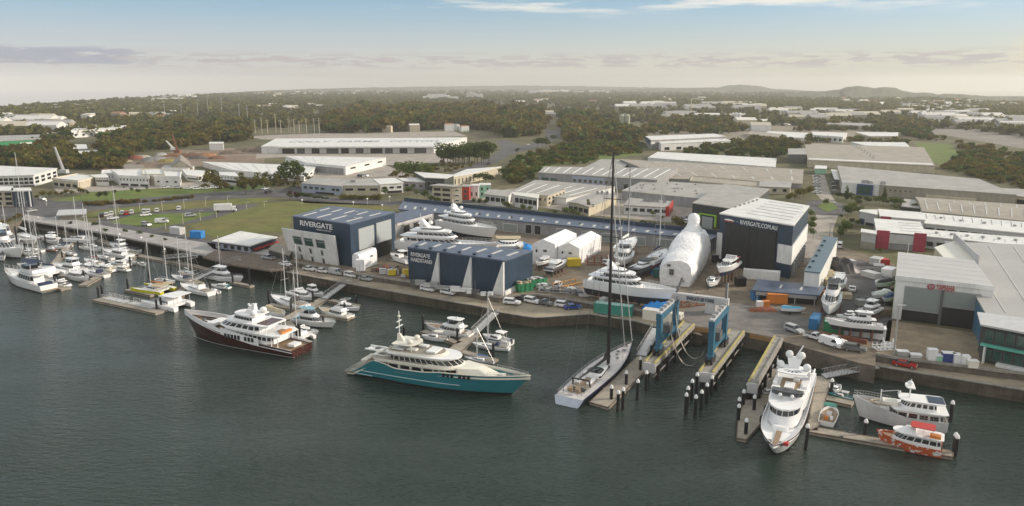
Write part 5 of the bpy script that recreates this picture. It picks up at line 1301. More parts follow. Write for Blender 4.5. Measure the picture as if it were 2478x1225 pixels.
def catamaran(name, label, bow, stern, beam=.55, z0=0, hull=None, mast=True, canopy=None, cover=None, mh=1.3, high=False, top=None, stand=False, deck=None):
    s = Boat(name, label, bow, stern, 1.5, 1.2, beam, z0); L, B = s.L, s.B; k = L / 12
    for sg in (1, -1):
        s.hull([(0, 1.0 * k), (.1, 1.25 * k), (1, 1.55 * k)], hull or GEL, None, tr=.8, fu=1.8, rake=.04, deck=GEL, bul=.05, B=B * .26, y0=sg * B * .37, draft=-.4 if not stand else -1.0)
    b = MB(); b.box((s.x(.42), 0), (L * .62, B * .76, .5 * k), GEL, z0=.75 * k); b.build('bridge_deck', s.o)
    b = MB(); b.box((s.x(.83), 0), (L * .22, B * .6, .03), M['dgrey'], z0=1.1 * k); b.build('trampoline', s.o)
    d = 1.26 * k
    s.tier(.26, .68, B * .34, B * .28, d, d + (1.0 if not high else 1.9) * k, GEL, rf=1.6 * k, win=(d + .35 * k, d + .8 * k, .15), nwin=1.2 * k, name='cabin', rnd_f=.45)
    if canopy:
        zt = d + (1.3 if not high else 2.2) * k
        b = MB()
        for a in (.06, .30):
            for sg in (1, -1): b.tube((s.x(a), sg * B * .36, d - .2), (s.x(a), sg * B * .34, zt), .06, M['alu'], 5)
        b.build('canopy_frame', s.o); s.slab(.02, .42, B * .42, B * .40, zt, .12, canopy, 'canopy')
    if mast:
        s.mast(.55, d + .8 * k, mh * L, .11)
        b = MB(); b.tube((s.x(.54), 0, d + 1.9 * k), (s.x(.15), 0, d + 1.9 * k), .2 * k, cover or M['navycloth'], 8); b.build('sail_cover', s.o)
        b = MB()
        for e in ((s.x(.97), 0, 1.3 * k), (s.x(.5), B * .47, 1.2 * k), (s.x(.5), -B * .47, 1.2 * k)): b.tube((s.x(.55), 0, mh * L * .95), e, .022, M['steel'], 3, cap=False)
        b.build('rigging', s.o)
    if stand: s.stands(zk=-1.0)
    return s
def runabout(name, label, bow, stern, z0=0, hull=None, top=None, trailer=False, cov=None, beam=.34, boot=None, cab=True):
    s = Boat(name, label, bow, stern, .9, .8, beam, z0); L, B = s.L, s.B; k = L / 6
    s.hull([(0, .75 * k), (1, 1.0 * k)], hull or GEL, boot or M['antifoul'], tr=.9, fu=2.4, rake=.12, deck=M['lgrey'] if cab else M['teak'], bul=.35 * k, draft=-.3 * k)
    if cov: s.tier(.02, .97, B * .47, B * .3, .75 * k, 1.25 * k, cov, rf=1.0 * k, rb=.4, name='cover', inset=.5 * k, rnd_f=.6)
    elif not cab:
        s.box('console', .45, 0, .5 * k, .6, .9, .9, M['white']); s.box('fish_crate', .25, .3, .5 * k, .7, .7, .5, M['orange']); s.box('bait_box', .25, -.6, .5 * k, .6, .5, .6, M['white'])
    else:
        s.tier(.40, .78, B * .33, B * .25, .7 * k, 1.25 * k, GEL, rf=.9 * k, name='cabin', win=(.85 * k, 1.15 * k, .15), nwin=.8 * k)
        s.box('outboard_motor', .0, 0, .3 * k, .35 * k, .3 * k, .9 * k, M['dgrey'])
    if top:
        b = MB()
        for a in (.25, .45):
            for sg in (1, -1): b.tube((s.x(a), sg * B * .36, .8 * k), (s.x(a), sg * B * .33, 2.0 * k), .035, M['alu'], 4)
        b.build('canopy_frame', s.o); s.slab(.20 if cab else .45, .52 if cab else .68, B * .38, B * .35, 2.0 * k, .08, top, 'canopy')
    if trailer:
        b = MB()
        for sg in (1, -1): b.tube((s.x(0), sg * B * .25, -.35 * k), (s.x(1.05), 0, -.35 * k), .06, M['steel'], 4)
        b.build('trailer_frame', s.o)
        for sg in (1, -1):
            b = MB(); b.tube((s.x(.35), sg * (B * .5), G0 - z0 + .33), (s.x(.35), sg * (B * .5 + .18), G0 - z0 + .33), .32, M['rubber'], 10); b.build('wheel', s.o)
    return s

# ---- hero 1: teal and cream superyacht
def teal_yacht():
    s = Boat('superyacht', 'teal-hulled superyacht with cream decks, moored at the end of the centre jetty', (1284, 911), (859, 884), 4.5, .9, 7.9, cat='yacht')
    B = s.B; CR = M['cream']
    s.hull([(0, .9), (.045, 1.0), (.10, 2.4), (.17, 4.3), (.24, 4.0), (.30, 3.3), (.46, 3.5), (.56, 4.0), (.8, 4.2), (1, 4.6)], M['teal'], M['black'], tr=.80, fu=2.3, rake=.10, deck=M['teak'], bul=.8, n=34, cap=CR)
    # rub rail
    for z, t0, t1, nm in ((1.35, .03, .66, 'rubbing_strake'), (.55, 0.0, .16, 'rubbing_strake')):
        b = MB()
        for sg in (1, -1):
            pts = [(s.x(t0 + (t1 - t0) * k / 16), sg * (s.hb(t0 + (t1 - t0) * k / 16) * (.90 + .08 * z / 4) + .06), z + .55 * (t0 + (t1 - t0) * k / 16)) for k in range(17)]; b.path(pts, .09, M['tealcap'], 5)
        b.build(nm, s.o)
    b = MB()
    for sg in (1, -1):
        b.path([(s.x(t), sg * s.hb(t), interp(s.sheer, t) + .03) for t in [.18 + .82 * k / 24 for k in range(25)]], .13, CR, 5)
    b.build('cap_rail', s.o)
    s.slab(-.012, .05, B * .42, B * .42, .5, .3, M['teakgrey'], 'swim_platform', .05)
    s.tier(.22, .60, B * .40, B * .38, 2.6, 5.0, CR, rf=1.0, win=(3.1, 4.4, .22), nwin=1.9, name='main_deckhouse', rnd_f=.2)
    s.slab(.16, .66, B * .49, B * .46, 5.0, .32, CR, 'upper_deck', rnd_f=.25)
    for sg in (1, -1): pass
    s.tier(.17, .50, B * .485, B * .47, 5.3, 5.9, CR, rf=0, rb=0, name='bulwark', inset=.02, rnd_f=.1, roof=M['teakgrey'])
    s.tier(.26, .655, B * .42, B * .38, 5.33, 7.5, CR, rf=2.4, rb=.2, win=(5.95, 7.0, .16), nwin=1.7, name='upper_deckhouse', rnd_f=.25)
    s.slab(.235, .63, B * .46, B * .42, 7.5, .35, M['white'], 'sun_deck', rnd_f=.28)
    s.tier(.25, .56, B * .42, B * .38, 7.85, 8.35, CR, rf=.8, rb=0, name='sun_deck_coaming', inset=.05, roof=M['teakgrey'])
    for x, y, a, c in ((.30, 1.6, 2.6, 1.3), (.30, -1.6, 2.6, 1.3), (.37, -1.2, 2.2, 1.2), (.40, 1.5, 2.0, 1.2), (.48, 0, 2.2, 3.2)): s.box('sun_lounger', x, y, 8.36, a, c, .45, M['white'])
    s.slab(.27, .40, B * .36, B * .34, 9.9, .2, CR, 'hardtop')
    b = MB()
    for a in (.28, .38):
        for sg in (1, -1): b.tube((s.x(a), sg * B * .3, 8.3), (s.x(a), sg * B * .3, 9.9), .1, CR, 6)
    b.build('hardtop_post', s.o)
    b = MB(); b.prism([(s.x(.27), -.4), (s.x(.31), -.4), (s.x(.31), .4), (s.x(.27), .4)], 10.1, 12.0, CR, poly2=[(s.x(.27), -.2), (s.x(.285), -.2), (s.x(.285), .2), (s.x(.27), .2)])
    b.tube((s.x(.28), 0, 12), (s.x(.28), 0, 18.5), .10, M['white'], 6); b.box((s.x(.28), 0), (.3, 2.6, .12), M['white'], z0=14); b.box((s.x(.28), 0), (.3, 1.8, .12), M['white'], z0=15.6); b.build('mast', s.o)
    for x, y, z, r in ((.36, 1.6, 10.8, .65), (.36, -1.5, 10.8, .65), (.28, 0, 17.0, .35)): s.dome(x, y, z, r, CR)
    s.tender(.13, 1.6, 5.3, 5.5, M['white']); s.tender(.20, -1.2, 5.4, 4.8, M['cream'])
    s.tier(.63, .84, B * .36, B * .22, 4.2, 5.6, CR, rf=3.4, rb=.1, name='foredeck_house', rnd_f=.3)
    s.box('hatch', .85, 0, 4.2, 1.4, 1.2, .4, CR); s.box('anchor_windlass', .92, 0, 4.5, 1.0, .8, .6, M['dgrey'])
    for sg in (1, -1):
        for t in (.60, .685):
            b = MB()
            for d in (-.9, 0, .9):
                x = s.x(t) + d; y = sg * (s.hb(t + d / s.L) * .985 + .03); tt = t + d / s.L
                b.box((x, y), (.6, .08, .85), M['glass'], rot=-sg * .10, z0=3.2)
            b.build('hull_window', s.o)
    lettering('', (0, 0, 0), 0, 1, M['white']) if False else None
    s.box('aft_sofa', .09, 0, 3.0, 1.4, 4.0, .6, CR); s.box('aft_table', .13, 0, 3.3, 1.2, 2, .5, M['teak'])
    s.rail(.02, .22, .9, .035, 8); s.rail(.80, .99, .7, .03, 6); squash(s, .74)
teal_yacht()
# ---- hero 2: maroon superyacht
def maroon_yacht():
    s = Boat('superyacht', 'dark maroon-hulled superyacht with white decks, moored beside the left-hand jetty', (447, 757), (731, 838), 5.2, 1.9, 8.2, cat='yacht')
    B = s.B; W_ = M['gel']
    s.hull([(0, 1.9), (.08, 2.1), (.30, 2.5), (.5, 3.3), (.7, 4.3), (1, 5.4)], M['maroon'], M['maroon'], tr=.9, fu=2.3, rake=.09, deck=M['teak'], bul=.7, n=30, stripe=None, cap=W_)
    b = MB()
    for sg in (1, -1):
        lo = [(s.x(t), sg * (s.hb(t) + .03), interp(s.sheer, t) * .93) for t in [.5 + .5 * k / 20 for k in range(21)]]; hi = [(p[0], p[1], interp(s.sheer, p[0] / s.L + .5) + .75 * min(1, (p[0] / s.L + .0) * 6 + .2)) for p in lo]
        b.grid([lo, hi] if sg < 0 else [lo[::-1], hi[::-1]], W_); b.grid([hi, [(p[0], p[1] * .96, p[2] - .02) for p in hi]], W_)
        lo = [(s.x(t), sg * (s.hb(t) + .04), interp(s.sheer, t) - .5) for t in [.25 + .32 * k / 10 for k in range(11)]]; hi = [(p[0], p[1], p[2] + 1.7) for p in lo]
        b.grid([lo, hi] if sg < 0 else [lo[::-1], hi[::-1]], W_)
    b.build('white_topside', s.o)
    for sg in (1, -1):
        for k in range(9):
            if k == 3: continue
            t = .30 + .028 * k; b = MB(); b.box((s.x(t), sg * (s.hb(t) + .06)), (.75, .06, 1.0), M['glass'], z0=2.55); b.build('hull_window', s.o)
    s.tier(.16, .66, B * .42, B * .38, 2.2, 4.9, W_, rf=2.0, win=(3.2, 4.2, .2), nwin=2.0, name='main_deckhouse', rnd_f=.25)
    s.slab(.10, .62, B * .48, B * .44, 4.9, .3, W_, 'upper_deck', rnd_f=.3)
    s.box('aft_sofa', .125, 0, 5.2, .9, 3.4, .5, M['orange']); s.box('aft_table', .155, 0, 5.2, 1.4, 1.4, .5, M['teak'])
    s.tier(.27, .66, B * .40, B * .34, 5.2, 7.3, W_, rf=3.2, rb=.2, win=(5.7, 6.8, .22), nwin=2.2, name='upper_deckhouse', rnd_f=.3)
    s.slab(.19, .58, B * .45, B * .40, 7.3, .3, W_, 'sun_deck', rnd_f=.3)
    s.box('spa_deck', .25, 0, 7.62, s.L * .09, B * .6, .12, M['maroon'])
    s.tier(.34, .54, B * .30, B * .26, 7.6, 9.3, W_, rf=1.0, win=(8.1, 8.9, .1), nwin=1.5, name='sky_lounge', rnd_f=.35)
    s.slab(.31, .52, B * .33, B * .28, 9.3, .22, W_, 'hardtop', rnd_f=.3)
    b = MB(); b.prism([(s.x(.36), -.7), (s.x(.44), -.7), (s.x(.44), .7), (s.x(.36), .7)], 9.5, 12.4, W_, poly2=[(s.x(.36), -.35), (s.x(.39), -.35), (s.x(.39), .35), (s.x(.36), .35)])
    for z in (10.8, 12.0): b.box((s.x(.385), 0), (.6, 4.2 - z * .15, .15), W_, z0=z)
    b.tube((s.x(.37), .6, 12.4), (s.x(.37), .6, 15), .06, M['black'], 5); b.tube((s.x(.41), -.6, 11.5), (s.x(.41), -.6, 15.8), .05, M['dgrey'], 5); b.build('mast', s.o)
    for x, y, z, r in ((.34, 1.6, 10.3, .85), (.34, -1.6, 10.3, .85), (.385, 1.2, 12.6, .3)): s.dome(x, y, z, r)
    s.tender(.83, 0, 4.3, 5.0, M['black']); s.box('foredeck_seat', .70, 0, 4.5, 2.5, 4.5, .8, W_)
    s.box('aft_table', .06, 0, 1.6, 2, 2.4, .7, M['white'])
    b = MB()
    for t in (.11, .16):
        for sg in (1, -1): b.tube((s.x(t), sg * B * .42, 1.8), (s.x(t), sg * B * .42, 4.9), .11, W_, 6)
    for t in (.205, .24):
        for sg in (1, -1): b.tube((s.x(t), sg * B * .40, 5.2), (s.x(t), sg * B * .38, 7.3), .09, W_, 6)
    b.build('deck_post', s.o)
    b = MB()
    for z, c_ in ((.5, 0),):
        for sg in (1, -1): b.path([(s.x(t), sg * (s.hb(t) * .86 + .05), .22) for t in [.0 + .9 * k / 16 for k in range(17)]], .07, M['grey'], 4)
    b.build('boot_line', s.o)
    s.rail(.72, .99, .6, .03, 8); squash(s, .78)
maroon_yacht()
# ---- hero 3: white superyacht seen bow-on
def white_yacht():
    s = Boat('superyacht', 'white superyacht berthed bow out beside the empty lift pier', (1872, 1078), (1938, 905), 4.0, 1.6, 7.0, cat='yacht')
    B = s.B; W_ = M['gel']
    s.hull([(0, 1.6), (.12, 2.0), (.25, 3.0), (.6, 3.4), (1, 4.0)], W_, M['maroon'], tr=.88, fu=5.0, rake=.13, deck=M['gel'], bul=.6, n=30, cap=W_)
    s.tier(.14, .70, B * .43, B * .40, 2.5, 4.4, W_, rf=1.2, win=(3.0, 4.0, .25), nwin=2.0, name='main_deckhouse', rnd_f=.25)
    s.slab(.12, .70, B * .48, B * .45, 4.4, .25, W_, 'upper_deck', rnd_f=.22)
    s.tier(.34, .79, B * .42, B * .36, 3.2, 6.2, W_, rf=1.2, rb=.3, win=(5.1, 5.95, .10), nwin=1.5, name='wheelhouse', rnd_f=.22)
    s.slab(.30, .78, B * .46, B * .41, 6.2, .3, W_, 'sun_deck', rnd_f=.25)
    s.tier(.40, .66, B * .43, B * .40, 6.5, 7.05, W_, rf=.5, rb=0, name='sun_deck_coaming', inset=.04, roof=M['gel'], rnd_f=.15)
    s.box('teak_deck', .52, 0, 7.055, s.L * .16, 3.4, .012, M['teak'])
    s.tier(.60, .66, B * .38, B * .36, 7.05, 7.6, M['glass'], rf=.4, name='windscreen', inset=.03, rnd_f=.3)
    for x, y, a, c in ((.55, 0, 3.0, 1.6), (.60, 2.1, 1.4, 1.4), (.60, -2.1, 1.4, 1.4), (.52, -2.5, 2.4, .8), (.52, 2.5, 2.4, .8), (.46, .8, 1.2, 1.0)): s.box('sun_lounger', x, y, 7.07, a, c, .45, M['white'])
    s.box('dark_sofa', .64, 0, 7.07, .8, 4.4, .3, M['dgrey'])
    s.slab(.385, .50, B * .38, B * .36, 8.6, .22, W_, 'hardtop', rnd_f=.1)
    for k in range(5):
        a = R(-50 + 25 * k); b = MB(); d = Vector((math.cos(a), math.sin(a))); n = Vector((-d.y, d.x)) * .2; c0 = Vector((s.x(.47) - 1.4, 0))
        q = [c0 + d * .9 - n * .4, c0 + d * 1.9 - n, c0 + d * 1.9 + n, c0 + d * .9 + n * .4]; b.face([(p.x, p.y, 8.832) for p in q], M['dgrey']); b.build('roof_grille', s.o)
    for sg in (1, -1): b = MB(); b.prism([(s.x(.39), sg * 2.8 - .15), (s.x(.43), sg * 2.8 - .15), (s.x(.43), sg * 2.8 + .15), (s.x(.39), sg * 2.8 + .15)], 6.5, 8.6, W_); b.build('arch_leg', s.o)
    b = MB(); b.prism([(s.x(.37), -.9), (s.x(.42), -.9), (s.x(.42), .9), (s.x(.37), .9)], 8.83, 10.4, W_, poly2=[(s.x(.37), -1.3), (s.x(.395), -1.3), (s.x(.395), 1.3), (s.x(.37), 1.3)])
    b.tube((s.x(.38), 0, 10.3), (s.x(.38) - .8, 1.2, 12.6), .12, W_, 6); b.build('mast', s.o)
    for x, y, z, r in ((.385, 1.05, 10.9, .74), (.385, -1.05, 10.9, .74), (.43, 2.3, 9.4, .72), (.43, -2.3, 9.4, .72), (.665, 1.0, 7.2, .33), (.665, -1.0, 7.2, .33)): s.dome(x, y, z, r)
    s.tender(.30, 2.6, 6.5, 3.2, M['white']); s.tender(.30, -2.6, 6.5, 3.2, M['white'])
    s.tier(.79, .825, B * .22, B * .2, 2.8, 3.9, W_, rf=.5, name='foredeck_seat', rnd_f=.8)
    b = MB(); b.box((s.x(.895), 0), (s.L * .14, .9, .05), M['teak'], z0=3.36); b.build('teak_walkway', s.o)
    for y in (1.5, -1.5): s.box('anchor_windlass', .955, y * .6, 3.4, .8, .6, .5, M['dgrey'])
    s.box('mooring_locker', .945, 1.6, 3.4, .8, .8, .5, M['red'])
    for sg in (1, -1):
        b = MB(); b.path([(s.x(t), sg * (s.hb(t) + .02), interp(s.sheer, t) - .12) for t in [.5 + .5 * k / 18 for k in range(19)]], .07, M['maroon'], 4); b.build('hull_stripe', s.o)
    for t in (.1, .3, .5, .62): b = MB(); b.lathe((s.x(t), -(s.hb(t) + .45), 1.2), [(.05, -.9), (.36, -.6), (.4, 0), (.36, .6), (.05, .9)], M['black'], 8); b.build('fender', s.o)
white_yacht()
# ---- hero 4: black-masted racing yacht
def race_yacht():
    s = Boat('sailing_yacht', 'long white-decked racing yacht with a tall black mast and navy hull', (1530, 828), (1377, 962), 1.9, 1.4, 7.0, cat='yacht')
    B = s.B
    s.hull([(0, 1.4), (1, 1.9)], mat('nightblue', (.02, .022, .06), .2, var=.05), None, tr=.86, fu=1.7, rake=.02, deck=mat('racedeck', (.60, .57, .56), .5, var=.08), bul=.08, n=26, wl=.75, plumb=-.03, trm=mat('palebluegel', (.45, .50, .58), .3))
    s.tier(.30, .56, B * .30, B * .22, 1.7, 2.35, M['gel'], rf=2.0, rb=.3, name='coachroof', win=(1.85, 2.2, .1), nwin=3, rnd_f=.3)
    s.tier(.34, .44, B * .22, B * .2, 2.36, 2.75, M['glass'], rf=1.0, name='companionway')
    s.box('cockpit', .22, 0, 1.62, s.L * .17, B * .5, .12, M['teakgrey']); s.box('cockpit_well', .22, 0, 1.76, s.L * .12, B * .34, .02, M['teak'])
    for y in (1.1, -1.1): s.box('cockpit_seat', .23, y, 1.78, 3.2, .7, .35, M['gel'])
    s.box('aft_hatch', .10, 0, 1.66, .9, 3.6, .22, M['black'])
    for y in (.8, -.8):
        b = MB(); b.tube((s.x(.065), y, 1.9), (s.x(.065) - .1, y, 2.6), .55, M['teak'], 14); b.build('steering_wheel', s.o)
    s.tarch(.17, 1.9, 1.7, 3.0, M['black'], .3, .3, 'mainsheet_arch')
    zt = ZT(1485, 368, s.o.location.y + math.sin(s.rot) * (s.x(.575) - .4))
    b = MB(); mx = s.x(.575); b.tube((mx, 0, 1.7), (mx - .4, 0, zt), .38, M['black'], 10, .20); b.build('mast', s.o)
    b = MB(); b.tube((mx, 0, 3.2), (s.x(.12), 0, 3.6), .34, M['black'], 8, .2); b.prism([(mx, -.25), (mx, .25), (mx - 3.5, .12), (mx - 3.5, -.12)][::-1], 3.2, 5.0, M['black'], poly2=[(mx - .1, -.2), (mx - .1, .2), (mx - .8, .1), (mx - .8, -.1)][::-1]); b.build('boom', s.o)
    b = MB()
    b.tube((mx - .4, 0, zt - 1), (s.x(.995), 0, 2.2), .11, M['lgrey'], 6); b.tube((mx - .2, 0, zt * .82), (s.x(.86), 0, 2.2), .11, M['lgrey'], 6); b.build('furled_headsail', s.o)
    b = MB(); b.tube((mx - .4, 0, zt), (s.x(.01), 1.5, 1.9), .035, M['dgrey'], 3); b.tube((mx - .4, 0, zt), (s.x(.01), -1.5, 1.9), .035, M['dgrey'], 3)
    for f in (.27, .45, .63, .80):
        w_ = 2.9 * (1 - f * .5); b.tube((mx - .2, -w_, zt * f - .2), (mx - .2, w_, zt * f - .2), .09, M['black'], 5)
    for sg in (1, -1):
        p = [(mx, sg * B * .47, 2)] + [(mx - .2, sg * 2.9 * (1 - f * .5), zt * f - .2) for f in (.27, .45, .63, .80)] + [(mx - .4, 0, zt)]; b.path(p, .03, M['dgrey'], 3)
    b.build('rigging', s.o)
    for x, y in ((.72, 0), (.78, .5), (.82, -.4), (.66, .9), (.66, -.9), (.90, 0)): s.box('deck_hatch', x, y, 2.0, .7, .6, .1, M['dgrey'])
    s.rail(.03, .97, .6, .022, 16)
    for y in (1.6, -2.2): s.mast(.03, 1.8, 6.5, .04, M['dgrey'], 'antenna', y=y, rake=1)
race_yacht()
# ---- hero 5: big white motor yacht on the hardstand
def hard_yacht(label, bow, stern, z0, zb, zs, beam, tiers=3, dark=False, draft=-1.8, nm='motor_yacht', sq=.8):
    s = Boat(nm, label, bow, stern, zb, zs, beam, z0, cat='yacht'); B, L = s.B, s.L; W_ = M['gel']
    k = L / 30
    s.hull([(0, zs), (.5, zs * 1.1), (1, zb)], W_, M['antifoul'], tr=.88, fu=2.3, rake=.09, deck=W_, bul=.5, draft=draft, n=24)
    d = zs
    s.tier(.12, .66, B * .42, B * .38, d - .4, d + 2.0 * k, W_, rf=3.5 * k, win=(d + .6 * k, d + 1.5 * k, .12), nwin=2.1 * k, name='main_deckhouse', rnd_f=.3)
    s.slab(.05, .58, B * .46, B * .42, d + 2.0 * k, .25 * k, W_, 'upper_deck', rnd_f=.3)
    s.tier(.22, .60, B * .38, B * .33, d + 2.25 * k, d + 4.0 * k, W_, rf=2.6 * k, win=(d + 2.8 * k, d + 3.6 * k, .12), nwin=1.8 * k, name='upper_deckhouse', rnd_f=.35)
    s.slab(.15, .54, B * .42, B * .36, d + 4.0 * k, .25 * k, W_, 'sun_deck', rnd_f=.35)
    if tiers > 2:
        s.tier(.26, .48, B * .30, B * .25, d + 4.2 * k, d + 5.2 * k, W_, rf=1.6 * k, win=(d + 4.6 * k, d + 5.0 * k, .1), nwin=1.5 * k, name='flybridge', rnd_f=.4)
    zt = d + (5.2 if tiers > 2 else 4.2) * k
    b = MB(); b.prism([(s.x(.24), -1.2 * k), (s.x(.34), -1.2 * k), (s.x(.34), 1.2 * k), (s.x(.24), 1.2 * k)], zt - .8 * k, zt + 2.6 * k, W_, poly2=[(s.x(.22), -.6 * k), (s.x(.25), -.6 * k), (s.x(.25), .6 * k), (s.x(.22), .6 * k)])
    b.box((s.x(.235), 0), (.5 * k, 3.6 * k, .2 * k), W_, z0=zt + 1.3 * k); b.tube((s.x(.235), 0, zt + 2.4 * k), (s.x(.225), 0, zt + 4.4 * k), .09, W_, 5); b.build('mast', s.o)
    for x, y, z, r in ((.30, 1.9 * k, zt + 1.0 * k, .7 * k), (.30, -1.9 * k, zt + 1.0 * k, .7 * k)): s.dome(x, y, z, r)
    s.rail(.60, .98, .8 * k, .04, 9)
    s.box('aft_seat', .10, 0, d + .05, 1.2 * k, B * .5, .5 * k, M['lgrey'])
    for c in s.o.children:
        if c.name.split('.')[0] not in ('hull', 'deck', 'railing'): c.scale.z = sq; c.location.z += zs * (1 - sq)
    s.stands(n=5, zk=draft, zt=draft * .45)
    return s
HZ = G0 + 2.4
s_ = hard_yacht('big white twin-deck motor yacht propped ashore behind the black mast', (1640, 700), (1424, 672), HZ + .2, 3.2, 2.5, 7.0, sq=.86)
hard_yacht('largest white three-deck superyacht ashore behind the navy hardstand building', (1207, 588), (966, 579), HZ, 4.2, 3.0, 8.0, nm='superyacht')
hard_yacht('second white superyacht ashore, its bow beside the long shed doors', (1203, 552), (1068, 530), HZ - .8, 4.2, 3.2, 7.6, nm='superyacht')
# shrink-wrapped giant hull
def wrapped():
    m = M['shrink']; sx, sy = P(1640, 690, G0); 
    p0 = Vector(P(1634, 693, G0)); p1 = Vector(P(1682, 626, G0)); d = p1 - p0; L_ = d.length; mid = (p0 + p1) / 2; rot = math.atan2(d.y, d.x)
    o = empty('wrapped_yacht', (mid.x, mid.y, G0), rot, 'giant yacht wrapped in white plastic with a domed top, standing in the yard', 'boat')
    r_ = random.Random(5); rows = []; zt = ZT(1680, 545, p1.y)
    H_ = ZT(1640, 596, p0.y + 6) - G0; W_ = 5.1
    n = 30
    for i in range(n + 1):
        t = i / n; x = (t - .5) * L_; e = math.sin(min(1, (t + .04) * 5.5) * math.pi / 2) if t < .2 else (math.sin(min(1, (1 - t + .03) * 6) * math.pi / 2) if t > .83 else 1)
        e = max(e, .55); w_ = W_ * (.74 + .26 * e); h = H_ * (.72 + .28 * e) * (.82 + .26 * max(0, min(1, (t - .22) / .2)))
        sec = [(-w_ * .86, 0), (-w_ * .92, h * .12), (-w_ * 1.03, h * .34), (-w_, h * .55), (-w_ * .88, h * .78), (-w_ * .66, h * .94), (-w_ * .3, h), (w_ * .3, h), (w_ * .66, h * .94), (w_ * .88, h * .78), (w_, h * .55), (w_ * 1.03, h * .34), (w_ * .92, h * .12), (w_ * .86, 0)]
        rows.append([(x + r_.uniform(-.2, .2), y + r_.uniform(-.24, .24), max(z + r_.uniform(-.2, .2), .05)) for y, z in sec])
    b = MB(); b.grid(rows, m); b.face(rows[0], m); b.face(rows[-1][::-1], m); q = b.build('plastic_wrap', o); fix(q, angle=28)
    b = MB(); cx = L_ * .30
    b.lathe((cx, 0, H_ - .4), [(3.3, 0), (2.9, 1.2), (2.2, 2.2), (1.9, 3.2), (1.95, 4.6), (1.6, 5.6), (.9, 6.2), (.05, 6.4)], m, 12, sx=1.25); q = b.build('mast_wrap', o); fix(q, angle=60)
    b = MB(); x = rows[0][0][0] - .3
    for y, z, a, c in ((2.0, H_ * .55, .9, .6), (1.2, H_ * .32, 1.2, 1.6), (-2.2, H_ * .15, .5, .4)): b.box((x, y), (.5, a, c), M['dgrey'], z0=z)
    b.build('opening', o)
    for k in range(5):
        b = MB(); b.box(((-.35 + .17 * k) * L_, 0), (.6, W_ * 1.5, .5), M['timber'], z0=.01); b.build('keel_block', o)
wrapped()
def tent(label, fl, fr, br, hp, rh=1.6):
    b = Bld('storage_tent', label, [fl, fr, br], hp, M['shrink'], M['shrink'], rh=rh, axis='y', over=.0, cat='tent', thick=.1)
    b.panel(0, .18, .26, b.h * .62, b.h * .76, M['black'], 'vent_flap', th=.06); b.panel(0, .5, .66, b.h * .62, b.h * .74, M['dgrey'], 'vent_flap', th=.06)
    b.panel(1, .1, .13, 0, b.h * .9, M['lgrey'], 'seam', th=.06); b.panel(1, .5, .53, 0, b.h * .9, M['lgrey'], 'seam', th=.06)
    return b
tent('white plastic shelter with two vent flaps, left of the pair', (1286, 592), (1343, 592), (1395, 566), (1343, 592, 640))
tent('white plastic shelter with scuffed long side, right of the pair', (1350, 598), (1402, 602), (1455, 572), (1402, 602, 641))

# ---- yard boats
flybridge('cabin_cruiser', 'small white cruiser ashore in front of the left white shelter', (1297, 632), (1328, 622), .34, HZ - .6, fly=False, stand=True)
flybridge('cabin_cruiser', 'dark-hulled cruiser ashore in front of the right white shelter, stern towards the water', (1372, 624), (1328, 648), .30, HZ - .4, hull=M['dgrey'], fly=False, stand=True)
sailboat('sailing_boat', 'white sailing yacht ashore with its bow up beside the long shed', (1538, 578), (1496, 604), z0=HZ + .4, stand=True, mz=23, cover=M['white'], beam=.3)
sailboat('sailing_boat', 'white sailing yacht ashore with a navy cockpit cover in the middle of the yard', (1612, 606), (1572, 634), z0=HZ + .5, stand=True, mz=24, cover=M['navycloth'], boot=M['bootred'])
catamaran('work_boat', 'black-covered powerboat ashore left of the giant wrapped hull', (1532, 650), (1570, 634), .42, HZ - .5, hull=M['dgrey'], mast=False, canopy=M['black'], stand=True)
flybridge('work_boat', 'white workboat with a crowded deck ashore behind the black mast', (1502, 634), (1516, 608), .34, HZ - .2, stand=True, hard=True)
catamaran('catamaran', 'tan-decked catamaran ashore with its bows toward the yard', (1231, 601), (1230, 583), .75, HZ - .2, hull=M['tan'], mast=False, canopy=M['tan'], stand=True)
flybridge('launch', 'white and navy launch on tall stands against the black curtain shed', (1738, 650), (1780, 630), .30, G0 + 4.2, hull=M['white'], boot=M['navycloth'], fly=False, canopy=M['crimson'], stand=True)
runabout('runabout', 'small white speedboat on a trailer between the wrapped hull and tall shed', (1716, 690), (1732, 672), G0 + .8, trailer=True, boot=M['navy'])
runabout('runabout', 'white launch with a crowded blue deck half hidden beside the hardstand building', (945, 618), (990, 632), G0 + 1.6, top=M['white'], trailer=True)
runabout('runabout', 'boat under a pale blue cover beside the open workshop', (1950, 746), (1890, 744), G0 + .7, cov=mat('skycloth', (.10, .42, .62), .7), trailer=True)
runabout('runabout', 'white upturned dinghy hull behind the pale blue covered boat', (1926, 740), (1892, 737), G0 + .9, cov=M['white'])
flybridge('cabin_cruiser', 'big white flybridge cruiser ashore, second in line from the lower containers', (2005, 752), (2018, 708), 4.6, HZ - .2, canopy=M['black'], stand=True)
flybridge('cabin_cruiser', 'white open cruiser ashore at the back of the asphalt side yard', (2026, 694), (2034, 670), 3.8, HZ - .4, fly=False, stand=True)
flybridge('motor_yacht', 'long white motor yacht ashore lying behind the green and white containers', (1996, 768), (2138, 785), .24, G0 + 2.6, fly=True, hard=True, stand=True)
flybridge('cabin_cruiser', 'small white flybridge boat ashore behind the long motor yacht', (2024, 752), (2075, 757), .36, G0 + 2.4, stand=True)
flybridge('fishing_boat', 'white fishing boat ashore with rod racks beside the dealer shed', (2078, 752), (2124, 738), .36, G0 + 1.6, stand=True)
runabout('runabout', 'boat shrink-wrapped in white plastic in the side yard', (2110, 716), (2150, 706), G0 + 1.6, cov=M['shrink'], beam=.42, trailer=True)
